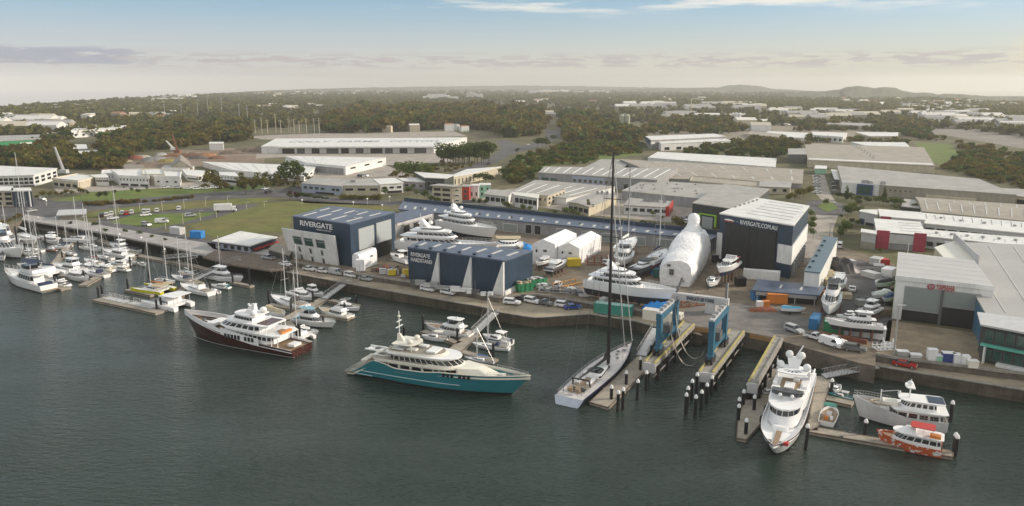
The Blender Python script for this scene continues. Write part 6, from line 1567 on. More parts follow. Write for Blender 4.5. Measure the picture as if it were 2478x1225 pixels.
runabout('runabout', 'boat under a black cover beside the dealer shed wall', (2120, 690), (2155, 678), G0 + 1.3, cov=M['black'], beam=.42, trailer=True)
runabout('runabout', 'boat with a bright blue tarpaulin beside the dealer shed wall', (2140, 725), (2160, 712), G0 + 1.3, cov=M['bootblue'], beam=.42, trailer=True)

# ---- marina boats (bow px, stern px at deck edge)
flybridge('motor_yacht', 'long classic white motor cruiser moored outermost at the left with a navy aft canopy', (13, 663), (119, 697), .22, fly=True, hard=False, deck=M['white'], canopy=M['navycloth'])
catamaran('catamaran', 'white sailing catamaran moored behind the classic white motor cruiser', (66, 650), (141, 662), .5)
flybridge('cabin_cruiser', 'small dark-canopied cruiser at the end of the first left finger', (111, 674), (163, 686), .32, fly=False, canopy=M['black'])
flybridge('motor_yacht', 'white flybridge yacht cut by the left edge of the view', (57, 617), (-30, 595), .26)
flybridge('motor_yacht', 'white yacht with a tall tuna tower near the left edge', (48, 588), (-10, 574), .28, mastm=True)
runabout('dinghy', 'small grey dinghy by the mooring pile near the left edge', (80, 615), (56, 608))
sailboat('sailing_boat', 'white sloop with twin masts beside it, inner left cluster', (86, 588), (40, 570), mh=1.5, cover=M['white'])
flybridge('motor_yacht', 'white flybridge yacht with dark saloon glass, inner left cluster', (92, 568), (142, 573), .28)
catamaran('catamaran', 'sailing catamaran under a dark navy cover near the left walkway', (118, 592), (172, 592), .55, cover=M['navycloth'], canopy=M['navycloth'], mh=1.6)
catamaran('catamaran', 'white sailing catamaran with a navy stern, right of the dark covered one', (160, 574), (226, 578), .5, cover=M['navycloth'], mh=1.5)
sailboat('sailing_boat', 'slim white yacht with a tall white mast in front of the inner left cluster', (60, 598), (104, 604), mh=1.6, cover=M['tan'])
flybridge('work_boat', 'rusty orange-brown old boat beside the dark covered catamaran', (104, 596), (136, 600), .3, hull=M['rust'], fly=False, canopy=M['rust'])
flybridge('motor_yacht', 'white flybridge motor yacht alone at the second left finger', (128, 638), (201, 652), .30)
flybridge('cabin_cruiser', 'low white open cruiser at the tip of the second left finger', (215, 672), (165, 661), .28, fly=False)
sailboat('sailing_boat', 'white ketch lying outermost of the second group of boats', (201, 652), (259, 665), mh=1.1, cover=M['navycloth'], dodger=M['navycloth'])
sailboat('sailing_boat', 'white sloop behind the ketch with a crimson sail cover', (203, 625), (246, 636), mh=1.5, cover=M['crimson'])
sailboat('sailing_boat', 'white sloop near the walkway with a very tall pale mast', (233, 615), (273, 623), mh=1.7, cover=M['white'])
flybridge('cabin_cruiser', 'sleek white sports cruiser with curved dark side windows', (250, 604), (315, 618), .28, fly=False)
flybridge('motor_yacht', 'white flybridge boat nearest the promenade in the second group', (266, 587), (307, 600), .30)
flybridge('cabin_cruiser', 'tan-covered white cruiser between two sloops', (226, 638), (274, 650), .30, fly=False, canopy=M['tan'])
flybridge('cabin_cruiser', 'white cruiser berthed against the end pile, back one of two', (260, 628), (312, 636), .28, fly=False)
flybridge('cabin_cruiser', 'white cruiser berthed against the end pile, front one of two', (268, 640), (311, 648), .30, fly=False, canopy=M['tan'])
runabout('runabout', 'boat under a black cover close below the promenade', (308, 599), (336, 606), cov=M['black'])
catamaran('catamaran', 'bright yellow-green catamaran with an orange deck and tall masts', (331, 690), (408, 700), .62, hull=M['lime2'], canopy=M['tan'], cover=M['orange'], mh=1.35)
sailboat('sailing_boat', 'slim white yacht moored behind the yellow catamaran', (425, 679), (378, 672), mh=1.5, cover=M['navycloth'])
catamaran('catamaran', 'white power catamaran with a big flat white canopy outside the yellow one', (362, 722), (446, 738), .58, mast=False, canopy=M['white'], high=True)
sailboat('sailing_boat', 'white sloop with navy dodger at the inner end of the left gangway pontoon', (414, 664), (466, 676), mh=1.3, dodger=M['navycloth'], cover=M['tan'])
sailboat('sailing_boat', 'white motor sailer with tan covers beside the left gangway pontoon', (436, 688), (512, 708), mh=.9, dodger=M['white'], cover=M['tan'])
flybridge('motor_yacht', 'white flybridge yacht berthed stern-to beside the long left gangway', (589, 672), (508, 664), .28)
flybridge('cabin_cruiser', 'white cruiser with a teal cockpit cover beside the long left gangway', (508, 682), (555, 690), .30, fly=False, canopy=mat('tealcloth', (.02, .18, .20), .8))
runabout('runabout', 'small white runabout at the pile below the teal covered cruiser', (510, 697), (530, 704))
sailboat('sailing_boat', 'long white and navy trimmed sloop at the head of the middle jetty', (655, 716), (741, 741), mh=1.0, cover=M['white'], dodger=M['black'])
flybridge('cabin_cruiser', 'white express cruiser with dark windscreen on the middle jetty', (757, 716), (713, 703), .34, fly=False)
flybridge('motor_yacht', 'tall white flybridge boat behind the express cruiser', (783, 708), (743, 698), .34)
flybridge('fishing_boat', 'pale yellow-cabined fishing boat on the middle jetty', (771, 742), (849, 762), .30, hull=M['white'], deck=M['tan'], hard=False)
flybridge('cabin_cruiser', 'white cruiser at the quay side of the middle jetty', (871, 740), (816, 733), .32, fly=False)
runabout('runabout', 'little white boat behind the cruiser nearest the quay wall', (850, 718), (821, 722))
flybridge('tug_boat', 'white tug-like boat with a pale blue roof on the middle jetty', (813, 780), (713, 766), .30, canopy=mat('paleblue', (.22, .42, .52), .5), hard=True, hull=M['white'], boot=M['navycloth'])
flybridge('cabin_cruiser', 'small white cabin boat in front of the blue-roofed tug', (771, 796), (716, 790), .34, fly=False)
catamaran('catamaran', 'white sailing catamaran stern beside the maroon superyacht', (695, 792), (748, 812), .5, mh=1.9)
runabout('tender_boat', 'tan-covered tender moored behind the maroon superyacht', (690, 766), (645, 748), cov=M['tan'])
flybridge('motor_yacht', 'large white flybridge motor yacht on the inner side of the centre jetty', (1027, 782), (1142, 806), .28, deck=M['teak'])
runabout('runabout', 'cream-topped boat between the teal superyacht and the white flybridge yacht', (1020, 812), (1085, 818), top=M['cream'])
runabout('runabout', 'small white boat with a dark windscreen beside the cream-topped boat', (1045, 800), (1092, 806))
sailboat('sailing_boat', 'white sloop with a navy cockpit cover at the far side of the centre jetty', (1141, 826), (1233, 838), mh=1.35, cover=M['navycloth'], dodger=M['navycloth'])
runabout('runabout', 'white canopied centre-console boat behind the navy covered sloop', (1168, 812), (1238, 828), top=M['white'])
sailboat('sailing_boat', 'small grey-blue sloop close behind the teal superyacht', (1122, 858), (1196, 870), mh=1.1, cover=M['bright'], hull=M['lgrey'])
runabout('dinghy', 'grey inflatable moored by the white superyacht', (1849, 952), (1868, 935), hull=M['lgrey'], beam=.4)
runabout('dinghy', 'white inflatable at the head of the right-hand basin', (2021, 945), (2022, 926), hull=M['white'], beam=.5, boot=M['white'])
runabout('runabout', 'teal open boat with a grey roof in the right-hand basin', (2005, 948), (2066, 962), hull=M['teal'], top=M['lgrey'])
runabout('work_boat', 'open white workboat with a teal console and red crate inside', (2014, 984), (2000, 1022), beam=3.1, top=M['cgreen'], cab=False)
# research ship, ferry
def ship():
    s = Boat('expedition_ship', 'pale grey expedition ship with a long foredeck in the right-hand basin', (2064, 957), (2290, 1012), 4.2, 2.2, 5.8, cat='ship'); B = s.B; W_ = M['white']; G_ = mat('shipgrey', (.60, .61, .62), .4)
    s.hull([(0, 2.2), (.4, 2.3), (.62, 3.2), (1, 4.4)], G_, M['antifoul'], tr=.85, fu=2.2, rake=.10, deck=M['teakgrey'], bul=.6, n=20)
    s.tier(.04, .58, B * .40, B * .38, 1.6, 4.0, W_, rf=.3, win=(2.3, 3.4, .2), nwin=1.9, name='main_deckhouse', rnd_f=.08)
    s.slab(.0, .60, B * .46, B * .44, 4.0, .2, W_, 'upper_deck', rnd_f=.08)
    s.tier(.12, .50, B * .34, B * .30, 4.2, 6.2, W_, rf=.8, win=(4.9, 5.8, .3), nwin=1.6, name='wheelhouse', rnd_f=.2)
    s.slab(.04, .52, B * .38, B * .33, 6.2, .2, W_, 'wheelhouse_roof', rnd_f=.2)
    s.box('solar_panel', .13, 0, 6.42, 2.6, 3.2, .1, M['navy'])
    s.mast(.40, 6.4, 11, .14, W_); s.slab(.36, .46, 1.5, 1.4, 9.2, .25, W_, 'crows_nest'); s.dome(.41, 0, 10.1, .5)
    s.tender(.66, 0, 3.9, 4.5, M['tan']); s.box('deck_locker', .60, 0, 4.2, 2.4, 2.2, .8, M['cream']); s.tier(.60, .80, B * .3, B * .22, 2.8, 3.9, W_, rf=1.5, name='foredeck_house', rnd_f=.4)
    s.rail(.58, .99, .9, .035, 12); s.rail(.01, .3, .9, .035, 6)
    b = MB(); b.tube((s.x(.70), 0, 3.9), (s.x(.70), 0, 7.5), .1, W_, 6); b.tube((s.x(.70), 0, 7), (s.x(.52), 0, 7.8), .07, W_, 5); b.build('derrick', s.o); squash(s, .74, 2.0)
ship()
def ferry():
    s = Boat('ferry', 'small white ferry painted with red and orange swirls along its side', (2122, 1040), (2281, 1082), 2.2, 1.5, 3.9, cat='ferry'); B = s.B; W_ = M['white']
    m = mat('ferry_swirl', (.75, .74, .72), .35, var=0, col2=(.52, .10, .03), scale=1.5, sharp=(.54, .57))
    s.hull([(0, 1.5), (.5, 1.6), (1, 2.3)], m, M['bootred'], tr=.9, fu=2.6, rake=.08, deck=M['teak'], bul=.4, n=16)
    s.tier(.02, .80, B * .44, B * .36, 1.2, 3.6, W_, rf=1.6, win=(2.3, 3.2, .15), nwin=2.0, name='cabin', rnd_f=.25)
    s.slab(-.01, .76, B * .48, B * .42, 3.6, .18, W_, 'roof', rnd_f=.25)
    s.tier(.40, .66, B * .30, B * .26, 3.78, 4.6, W_, rf=.8, name='wheelhouse', rnd_f=.4)
    b = MB()
    for a in (.16, .30, .44):
        for sg in (1, -1): b.tube((s.x(a), sg * B * .3, 3.7), (s.x(a), sg * B * .3, 5.4), .05, W_, 4)
    b.build('awning_frame', s.o); s.slab(.13, .50, B * .36, B * .34, 5.4, .12, M['red'], 'awning', .1); s.box('liferaft', .12, .8, 3.8, 1.6, 1.1, .6, M['orange']); squash(s, .78, 1.2)
ferry()

for (bw, st, mh_, lab) in [((30, 600), (8, 592), 1.7, 'white sloop with a tall mast squeezed in front of the tuna-tower yacht'), ((96, 606), (62, 612), 1.8, 'white yacht with a tall bare mast in the middle of the inner left cluster'),
    ((150, 606), (182, 612), 1.6, 'white sloop anchored in the open gap between the two left clusters'), ((225, 600), (196, 594), 1.9, 'tall-masted white sloop just below the car park shrubs'),
    ((240, 652), (222, 642), 1.8, 'small white sloop wedged between ketch and tan covered cruiser'), ((300, 612), (278, 600), 2.0, 'slim sloop with the tallest mast near the walkway corner'),
    ((470, 662), (440, 652), 1.6, 'white sloop with a bare mast behind the navy dodger sloop'), ((545, 662), (520, 652), 1.5, 'small white sloop under the timber wharf edge'),
    ((735, 712), (705, 700), 1.9, 'white sloop with tall mast behind the express cruiser'), ((60, 640), (88, 634), 2.2, 'slender white sloop right behind the classic cruiser bow')]:
    sailboat('sailing_boat', lab, bw, st, mh=mh_, cover=M['white'])

for i, (bw, st, kind, lab) in enumerate([((10, 622), (-20, 612), 'f', 'white cruiser tucked behind the yacht at the very left edge'), ((64, 580), (90, 572), 'r', 'small white runabout under the inner walkway'),
    ((140, 582), (112, 575), 'f', 'white cruiser stern to the walkway behind the navy catamaran'), ((205, 590), (232, 596), 'f', 'white cruiser nearest the walkway, right of the navy-sterned catamaran'),
    ((246, 604), (214, 598), 'r', 'white runabout tied inside the walkway corner'), ((190, 668), (168, 660), 'r', 'white runabout at the root of the second left finger'), ((232, 646), (205, 640), 'f', 'compact white cruiser between flybridge yacht and ketch'),
    ((96, 628), (70, 622), 'r', 'low white runabout behind the slender sloop'), ((330, 630), (300, 626), 'f', 'white cruiser against the walkway end, nearest the pile'), ((352, 640), (338, 634), 'r', 'tiny white boat on the outside of the walkway'),
    ((40, 632), (70, 640), 'f', 'white cruiser just above the classic cruiser bow'), ((430, 655), (452, 660), 'r', 'small white tender by the grey flat gangway'), ((545, 676), (520, 670), 'r', 'white tender inside the long gangway'),
    ((700, 724), (676, 718), 'r', 'small blue-covered tender behind the long middle-jetty sloop'), ((800, 716), (778, 712), 'r', 'small white tender below the quay wall at the middle gangway'), ((640, 760), (668, 768), 'r', 'white tender astern of the maroon superyacht mast side')]):
    (flybridge if kind == 'f' else runabout)('cabin_cruiser' if kind == 'f' else 'runabout', lab, bw, st, **(dict(beam=.3, fly=bool(i % 2)) if kind == 'f' else dict(cov=M['bright'] if 'blue' in lab else None)))
# ---------------- jetties, piles, gangways ----------------
def pontoon(label, pts, z=.55, th=.8, m=None, grp=None):
    b = MB(); q = [P(x, y, z) for x, y in pts]
    ar = sum(q[i][0] * q[(i + 1) % len(q)][1] - q[(i + 1) % len(q)][0] * q[i][1] for i in range(len(q)))
    if ar < 0: q = q[::-1]
    b.prism(q, z - th, z, m or M['pontoon'], bottom=True)
    e = MB()
    for i in range(len(q)):
        p, r_ = Vector(q[i]), Vector(q[(i + 1) % len(q)]); d = r_ - p; mid = (p + r_) / 2
        e.box((mid.x, mid.y), (d.length, .18, .25), M['timber'], rot=math.atan2(d.y, d.x), z0=z - .2)
    cx = sum(p[0] for p in q) / len(q); cy = sum(p[1] for p in q) / len(q)
    b.v = [(v[0] - cx, v[1] - cy, v[2]) for v in b.v]; e.v = [(v[0] - cx, v[1] - cy, v[2]) for v in e.v]
    o = empty('pontoon', (cx, cy, 0), 0, label, 'jetty', grp); b.build('deck', o); e.build('edge_beam', o)
    # small mooring cleats
    for i in range(len(q)):
        p, r_ = Vector(q[i]), Vector(q[(i + 1) % len(q)])
        if (r_ - p).length > 18:
            for t in (.25, .75):
                c = p.lerp(r_, t); cb = MB(); cb.box((c.x - cx, c.y - cy), (.5, .2, .22), M['dgrey'], rot=math.atan2((r_ - p).y, (r_ - p).x), z0=z + .05); cb.build('cleat', o)
def strip(a, c, wpx=None, w=2.4, z=.55):
    p, q = Vector(P(*a, z)), Vector(P(*c, z)); d = (q - p).normalized(); n = Vector((-d.y, d.x)) * w / 2
    return [p - n, q - n, q + n, p + n]
def jetty(label, a, c, w=2.4, z=.55, grp=None):
    q = strip(a, c, w=w, z=z)
    inv = []
    b = MB(); cx = sum(p.x for p in q) / 4; cy = sum(p.y for p in q) / 4
    pl = [(p.x - cx, p.y - cy) for p in q]; b.prism(pl, z - .8, z, M['pontoon'], bottom=True)
    o = empty('pontoon', (cx, cy, 0), 0, label, 'jetty', grp); b.build('deck', o)
    e = MB()
    for i in (0, 2):
        p, r_ = Vector(pl[i]), Vector(pl[i + 1]); d = r_ - p; mid = (p + r_) / 2; e.box((mid.x, mid.y), (d.length, .18, .25), M['timber'], rot=math.atan2(d.y, d.x), z0=z - .2)
    e.build('edge_beam', o)
jetty('long pontoon finger furthest out on the left, carrying spare gangway frames', (238, 722), (392, 754), 4.0)
jetty('short pontoon finger behind the yellow-green catamaran', (309, 700), (372, 713), 2.4)
jetty('main pontoon running from the long left gangway out to the power catamaran', (392, 748), (472, 676), 3.6)
jetty('pontoon finger beside the power catamaran', (395, 745), (455, 727), 2.2)
jetty('walkway pontoon under the promenade wall, inner part', (58, 541), (232, 578), 2.6)
jetty('walkway pontoon under the promenade wall, middle part', (240, 580), (330, 616), 2.8)
jetty('walkway pontoon under the promenade wall, outer part', (332, 617), (470, 643), 2.8)
jetty('left main pontoon between the two rows of clustered boats', (330, 617), (200, 690), 2.6)
jetty('second left main pontoon behind the long classic cruiser', (170, 588), (100, 680), 2.4)
jetty('pontoon finger with the low open cruiser', (147, 665), (214, 679), 2.0)
jetty('small end platform behind the classic motor cruiser', (118, 690), (160, 698), 3.2)
jetty('inner pontoon below the timber wharf', (470, 643), (560, 668), 2.4)
jetty('pontoon finger right of the long left gangway', (560, 682), (610, 692), 1.8)
jetty('main pontoon of the middle jetty', (786, 721), (686, 776), 3.0)
jetty('left finger of the middle jetty below the long sloop', (651, 736), (726, 748), 2.2)
jetty('right finger of the middle jetty below the fishing boat', (776, 761), (846, 770), 2.0)
jetty('inner finger of the middle jetty by the quay wall', (800, 726), (868, 740), 2.0)
jetty('end platform of the middle jetty by the maroon superyacht', (690, 775), (732, 824), 2.6)
jetty('main pontoon of the centre jetty behind the teal superyacht', (1147, 806), (1080, 868), 3.4)
jetty('finger of the centre jetty right of the teal superyacht', (1118, 850), (1200, 872), 2.0)
jetty('finger of the centre jetty beside the flybridge motor yacht', (1024, 800), (1110, 830), 2.0)
pontoon('broad pontoon alongside the black-masted racing yacht', [(1427, 973), (1472, 986), (1560, 899), (1578, 862), (1545, 860)])
pontoon('kinked pontoon left of the white superyacht', [(1783, 1060), (1806, 1064), (1848, 1016), (1882, 893), (1868, 890), (1840, 965), (1803, 968), (1786, 1012)])
pontoon('wide pontoon right of the white superyacht', [(1953, 1040), (1978, 1042), (2013, 912), (1976, 910)])
pontoon('long outer pontoon closing the right-hand basin', [(1953, 1044), (2306, 1106), (2308, 1092), (1978, 1034)])
jetty('short finger in the right-hand basin under the expedition ship bow', (2000, 962), (2064, 976), 2.4)
# piles
def pile_proto(r, cap):
    a = MB(); a.tube((0, 0, -1.5), (0, 0, 1), r, M['black'], 10); t = a.build('shaft_tmp').data; bpy.data.objects.remove(bpy.data.objects['shaft_tmp'])
    c = MB(); c.lathe((0, 0, 0), [(r * 1.12, -.12), (r * 1.12, .12), (r * .7, .45), (.02, .62)], cap, 10); k = c.build('cap_tmp').data; bpy.data.objects.remove(bpy.data.objects['cap_tmp'])
    return t, k
PB, CW = pile_proto(.32, M['white']); PB2, CW2 = pile_proto(.30, M['black'])
def piles(pts, label, grp, white=True):
    for (x, yb, yt) in pts:
        X_, Y_ = P(x, yb, 0); h = max(2.2, ZT(x, yt, Y_))
        o = empty('mooring_pile', (X_, Y_, 0), 0, label, 'pile', grp)
        a = bpy.data.objects.new('shaft', PB if white else PB2); COL.objects.link(a); a.parent = o; a.scale = (1, 1, 1); 
        a.scale = (1, 1, h - .0)
        c = bpy.data.objects.new('cap', CW if white else CW2); COL.objects.link(c); c.parent = o; c.location = (0, 0, h)
piles([(1479, 972, 938), (1515, 936, 903), (1549, 901, 869), (1575, 856, 841)], 'black pile with white cone cap standing through the pontoon beside the racing yacht', 'piles through the racing yacht pontoon')
piles([(1495, 996, 951), (1507, 990, 944), (1542, 968, 924), (1563, 945, 903)], 'black pile with white cone cap in open water right of the racing yacht pontoon', 'piles right of the racing yacht pontoon')
piles([(1685, 953, 908), (1673, 970, 924), (1663, 985, 941), (1659, 1001, 957), (1721, 955, 915), (1709, 975, 933), (1696, 992, 950), (1682, 1005, 962)], 'black pile with white cone cap in the double row off the middle lift pier', 'double row of piles off the middle lift pier')
piles([(1808, 968, 932), (1798, 985, 949), (1787, 1004, 968), (1786, 1023, 984), (1824, 998, 962), (1804, 1057, 1019), (1878, 896, 880)], 'black pile with white cone cap along the kinked pontoon', 'piles along the kinked pontoon')
piles([(1950, 1086, 1033), (2011, 955, 922)], 'black pile with white cap beside the wide pontoon right of the white superyacht', 'piles at the wide pontoon')
piles([(2092, 1058, 1021), (2200, 1078, 1044), (2300, 1018, 976), (2174, 978, 955), (2307, 1100, 1054), (2311, 1103, 1059)], 'black pile with white cap around the right-hand basin', 'piles around the right-hand basin')
piles([(22, 662, 650), (32, 660, 647), (43, 600, 550), (93, 642, 631), (151, 627, 616), (176, 656, 634), (204, 677, 658), (135, 696, 673), (143, 693, 671), (235, 636, 619), (261, 652, 640), (316, 648, 625), (80, 575, 560), (110, 588, 574), (190, 600, 590)], 'black mooring pile among the boats of the left marina', 'piles of the left marina', False)
piles([(361, 674, 659), (310, 700, 677), (401, 702, 679), (239, 722, 698), (248, 718, 694), (380, 753, 729), (391, 750, 724), (452, 728, 705), (415, 657, 642)], 'black mooring pile around the yellow-green catamaran and outer finger', 'piles by the yellow-green catamaran', False)
piles([(95, 548, 528), (237, 580, 559), (292, 592, 568), (344, 602, 576), (400, 624, 604), (478, 640, 622), (521, 634, 614)], 'black pile with white cap along the promenade edge', 'piles along the promenade')
piles([(605, 695, 650), (564, 688, 665), (510, 708, 687), (587, 650, 626)], 'tall black pile by the timber wharf and long left gangway', 'piles by the timber wharf', False)
piles([(651, 736, 705), (705, 760, 733), (719, 822, 793), (726, 822, 790), (783, 792, 769), (835, 767, 738), (758, 736, 708), (862, 738, 718)], 'black mooring pile along the middle jetty', 'piles along the middle jetty', False)
piles([(978, 815, 796), (1024, 800, 766), (1107, 829, 799), (1194, 869, 835)], 'black mooring pile along the centre jetty', 'piles along the centre jetty', False)
# gangways
def gangway(label, a, za, c, zc, w=1.9, m=None, n=14, solid=False):
    p, q = Vector((*P(*a, za), za)), Vector((*P(*c, zc), zc)); d = q - p; h = Vector((d.x, d.y)); L_ = h.length; rot = math.atan2(d.y, d.x); m = m or M['grey']
    o = empty('gangway', tuple(p), rot, label, 'gangway'); dz = d.z
    b = MB(); b.face([(0, -w / 2, 0), (L_, -w / 2, dz), (L_, w / 2, dz), (0, w / 2, 0)], M['lgrey']); b.face([(0, -w / 2, -.15), (0, w / 2, -.15), (L_, w / 2, dz - .15), (L_, -w / 2, dz - .15)], M['lgrey']); b.build('deck', o)
    for sg in (1, -1):
        t = MB(); y = sg * w / 2
        t.tube((0, y, 0), (L_, y, dz), .07, m, 4); t.tube((0, y, 1.15), (L_, y, dz + 1.15), .06, m, 4)
        for k in range(n):
            a_, b_ = k / n, (k + 1) / n
            t.tube((L_ * a_, y, dz * a_), (L_ * a_, y, dz * a_ + 1.15), .04, m, 4, cap=False); t.tube((L_ * a_, y, dz * a_ + (0 if k % 2 else 1.15)), (L_ * b_, y, dz * b_ + (1.15 if k % 2 else 0)), .035, m, 4, cap=False)
        t.build('truss_rail', o)
    return o
gangway('long sloping gangway from the timber wharf down to the left pontoon', (580, 628), G0 + .2, (468, 678), .8)
gangway('flat grey gangway between the promenade pontoon and the wharf', (478, 618), G0, (398, 626), .8)
gangway('steep gangway from the lower road to the middle jetty', (846, 678), R0 + .1, (785, 722), .8)
gangway('steep gangway from the road corner to the centre jetty', (1199, 757), R0 + .4, (1148, 806), .8)
gangway('mesh-sided gangway left of the boat lift down to the broad pontoon', (1590, 795), R0 + .3, (1552, 860), .8, 2.2)
gangway('long gangway from the waterside path to the wide pontoon', (2122, 886), R0 + .2, (1993, 910), .8, 2.2, n=18)
for lab, a, c in (('spare gangway frame lying on the outer finger, left piece', (256, 720), (308, 731)), ('spare gangway frame lying on the outer finger, right piece', (315, 732), (372, 744))): gangway(lab, a, .62, c, .62, 2.2, M['lgrey'], 8)
# lift piers
def pier(label, nl, nr, fr, fl, m=None, yell=(0, 1), deckz=4.25):
    q = [P(*nl, deckz), P(*nr, deckz), P(*fr, deckz), P(*fl, deckz)]; cx, cy = q[0]
    q = [Vector((p[0] - cx, p[1] - cy)) for p in q]; o = empty('lift_pier', (cx, cy, 0), 0, label, 'pier')
    b = MB(); b.prism([tuple(v) for v in q], deckz - .9, deckz, M['concrete'], bottom=True); b.build('deck', o)
    for k in (0, 1):
        a, c = (q[0], q[3]) if k == 0 else (q[1], q[2]); d = (c - a); n = Vector((-d.y, d.x)).normalized() * (-.25 if k == 0 else .25)
        b = MB(); mid = (a + c) / 2 + n; b.box((mid.x, mid.y), (d.length, .35, .3), mat('yellowcurb', (.42, .36, .12), .6, var=.15) if k in yell else M['concrete'], rot=math.atan2(d.y, d.x), z0=deckz + .003); b.build('kerb_rail', o)
    nrm = (q[1] - q[0]); b = MB(); mid = (q[0] + q[1]) / 2; b.box((mid.x, mid.y), (nrm.length * 1.02, .8, 2.0), M['lgrey'], rot=math.atan2(nrm.y, nrm.x), z0=deckz - 2.0 - .003); b.build('end_block', o)
    L_ = (q[3] - q[0]).length; n = max(4, int(L_ / 6))
    for i in range(n):
        t = (i + .4) / n
        for a, c in ((q[0], q[3]), (q[1], q[2])):
            p = a.lerp(c, t) * 1; ctr = (q[0] + q[1]) / 2; off = ((q[0] + q[1]) / 2 + ((q[3] + q[2]) / 2 - (q[0] + q[1]) / 2) * t - p) * .15; p = p + off
            b = MB(); b.tube((p.x, p.y, -2), (p.x, p.y, deckz - .9), .5, M['black'], 10); b.build('pier_pile', o)
    b = MB()
    for a, c in ((q[1], q[2]),): b.tube((a.x - .3, a.y, 1.4), (c.x - .3, c.y, 1.4), .16, M['concrete'], 5)
    b.build('brace_beam', o)
pier('left concrete lift pier with a yellow kerb, carrying one side of the boat lift', (1559, 875), (1586, 881), (1682, 786), (1652, 779))
pier('middle concrete lift pier carrying the other side of the boat lift', (1690, 899), (1728, 903), (1803, 803), (1764, 798))
pier('narrow empty concrete lift pier left of the white superyacht', (1809, 925), (1834, 929), (1896, 820), (1872, 814), yell=(0,))
# boat lift
def lift():
    z = 4.26; fl, rl, fr_, rr = [Vector(P(*p, z)) for p in ((1596, 856), (1633, 815), (1716, 880), (1750, 838))]
    # straighten to a rectangle
    ax = ((rl - fl) + (rr - fr_)).normalized(); c = (fl + rl + fr_ + rr) / 4; nx = Vector((ax.y, -ax.x)); Ld = ((rl - fl).length + (rr - fr_).length) / 4; Wd = (((fr_ - fl).dot(nx)) + ((rr - rl).dot(nx))) / 4
    H_ = ZT(1603, 765, fl.y) - z
    rot = math.atan2(ax.y, ax.x); o = empty('boat_lift', (c.x, c.y, z), rot, 'big blue travelling boat lift straddling the two concrete piers', 'boat lift'); Bm = M['liftblue']
    # local x = inland, y = left(+)
    for sy in (1, -1):
        y = sy * Wd
        for sx in (1, -1):
            b = MB(); x = sx * Ld; b.box((x, y), (1.3, 1.1, H_ - 1.2), Bm, z0=1.6); b.build('leg', o)
            b = MB(); b.box((x, y), (2.6, 1.3, .9), Bm, z0=1.0); b.build('bogie', o)
            for dx in (-.95, .95):
                b = MB()
                for dy in (-.55, .55): b.tube((x + dx, y + dy - .2, .85), (x + dx, y + dy + .2, .85), .85, M['rubber'], 14)
                b.build('wheel', o)
        b = MB(); b.box((0, y), (2 * Ld + 1.6, 1.2, 1.3), Bm, z0=H_ - .6); b.build('side_beam', o)
        b = MB(); b.box((0, y + .1), (2 * Ld + 1.2, .9, .35), M['lgrey'], z0=H_ + .72); b.build('winch_walkway', o)
        b = MB(); b.box((0, y), (2 * Ld - 1.4, .8, 1.0), Bm, z0=2.2); b.build('lower_beam', o)
        b = MB(); b.box((0, y - sy * .1), (2.6, 1.4, 1.8), M['dgrey'], z0=3.25); b.build('engine_house', o)
        for k in range(5):
            b = MB(); b.box((-Ld * .8 + k * Ld * .4, y), (.8, .7, .6), M['grey'], z0=H_ + 1.08); b.build('winch', o)
    b = MB(); b.box((Ld, 0), (1.3, 2 * Wd + 1.1, 1.5), M['lgrey'], z0=H_ + .75); b.build('cross_beam', o)
    b = MB()
    for sy in (1, -1): b.tube((Ld, sy * Wd, H_ + 2), (Ld + 2.5, sy * (Wd - .5), H_ + 5), .3, M['dgrey'], 6)
    b.build('jib_arm', o)
    lettering('RIVERGATE 300 TONNE', (Ld - .72, Wd * .55, H_ + 1.1), -math.pi / 2, Wd * 1.1, M['navy'], o, .85, 'lettering', .03, .02)
    for sx in (.45, -.35):
        b = MB(); pts = []
        for k in range(15):
            t = k / 14; y = Wd - .8 - 2 * (Wd - .8) * t; pts.append((sx * Ld, y, H_ - .5 - (H_ + 2.4) * math.sin(math.pi * t) ** .6))
        for a, c_ in zip(pts[:-1], pts[1:]): b.face([(a[0] - .28, a[1], a[2]), (a[0] + .28, a[1], a[2]), (c_[0] + .28, c_[1], c_[2]), (c_[0] - .28, c_[1], c_[2])], M['teakgrey'])
        b.build('sling', o)
lift()
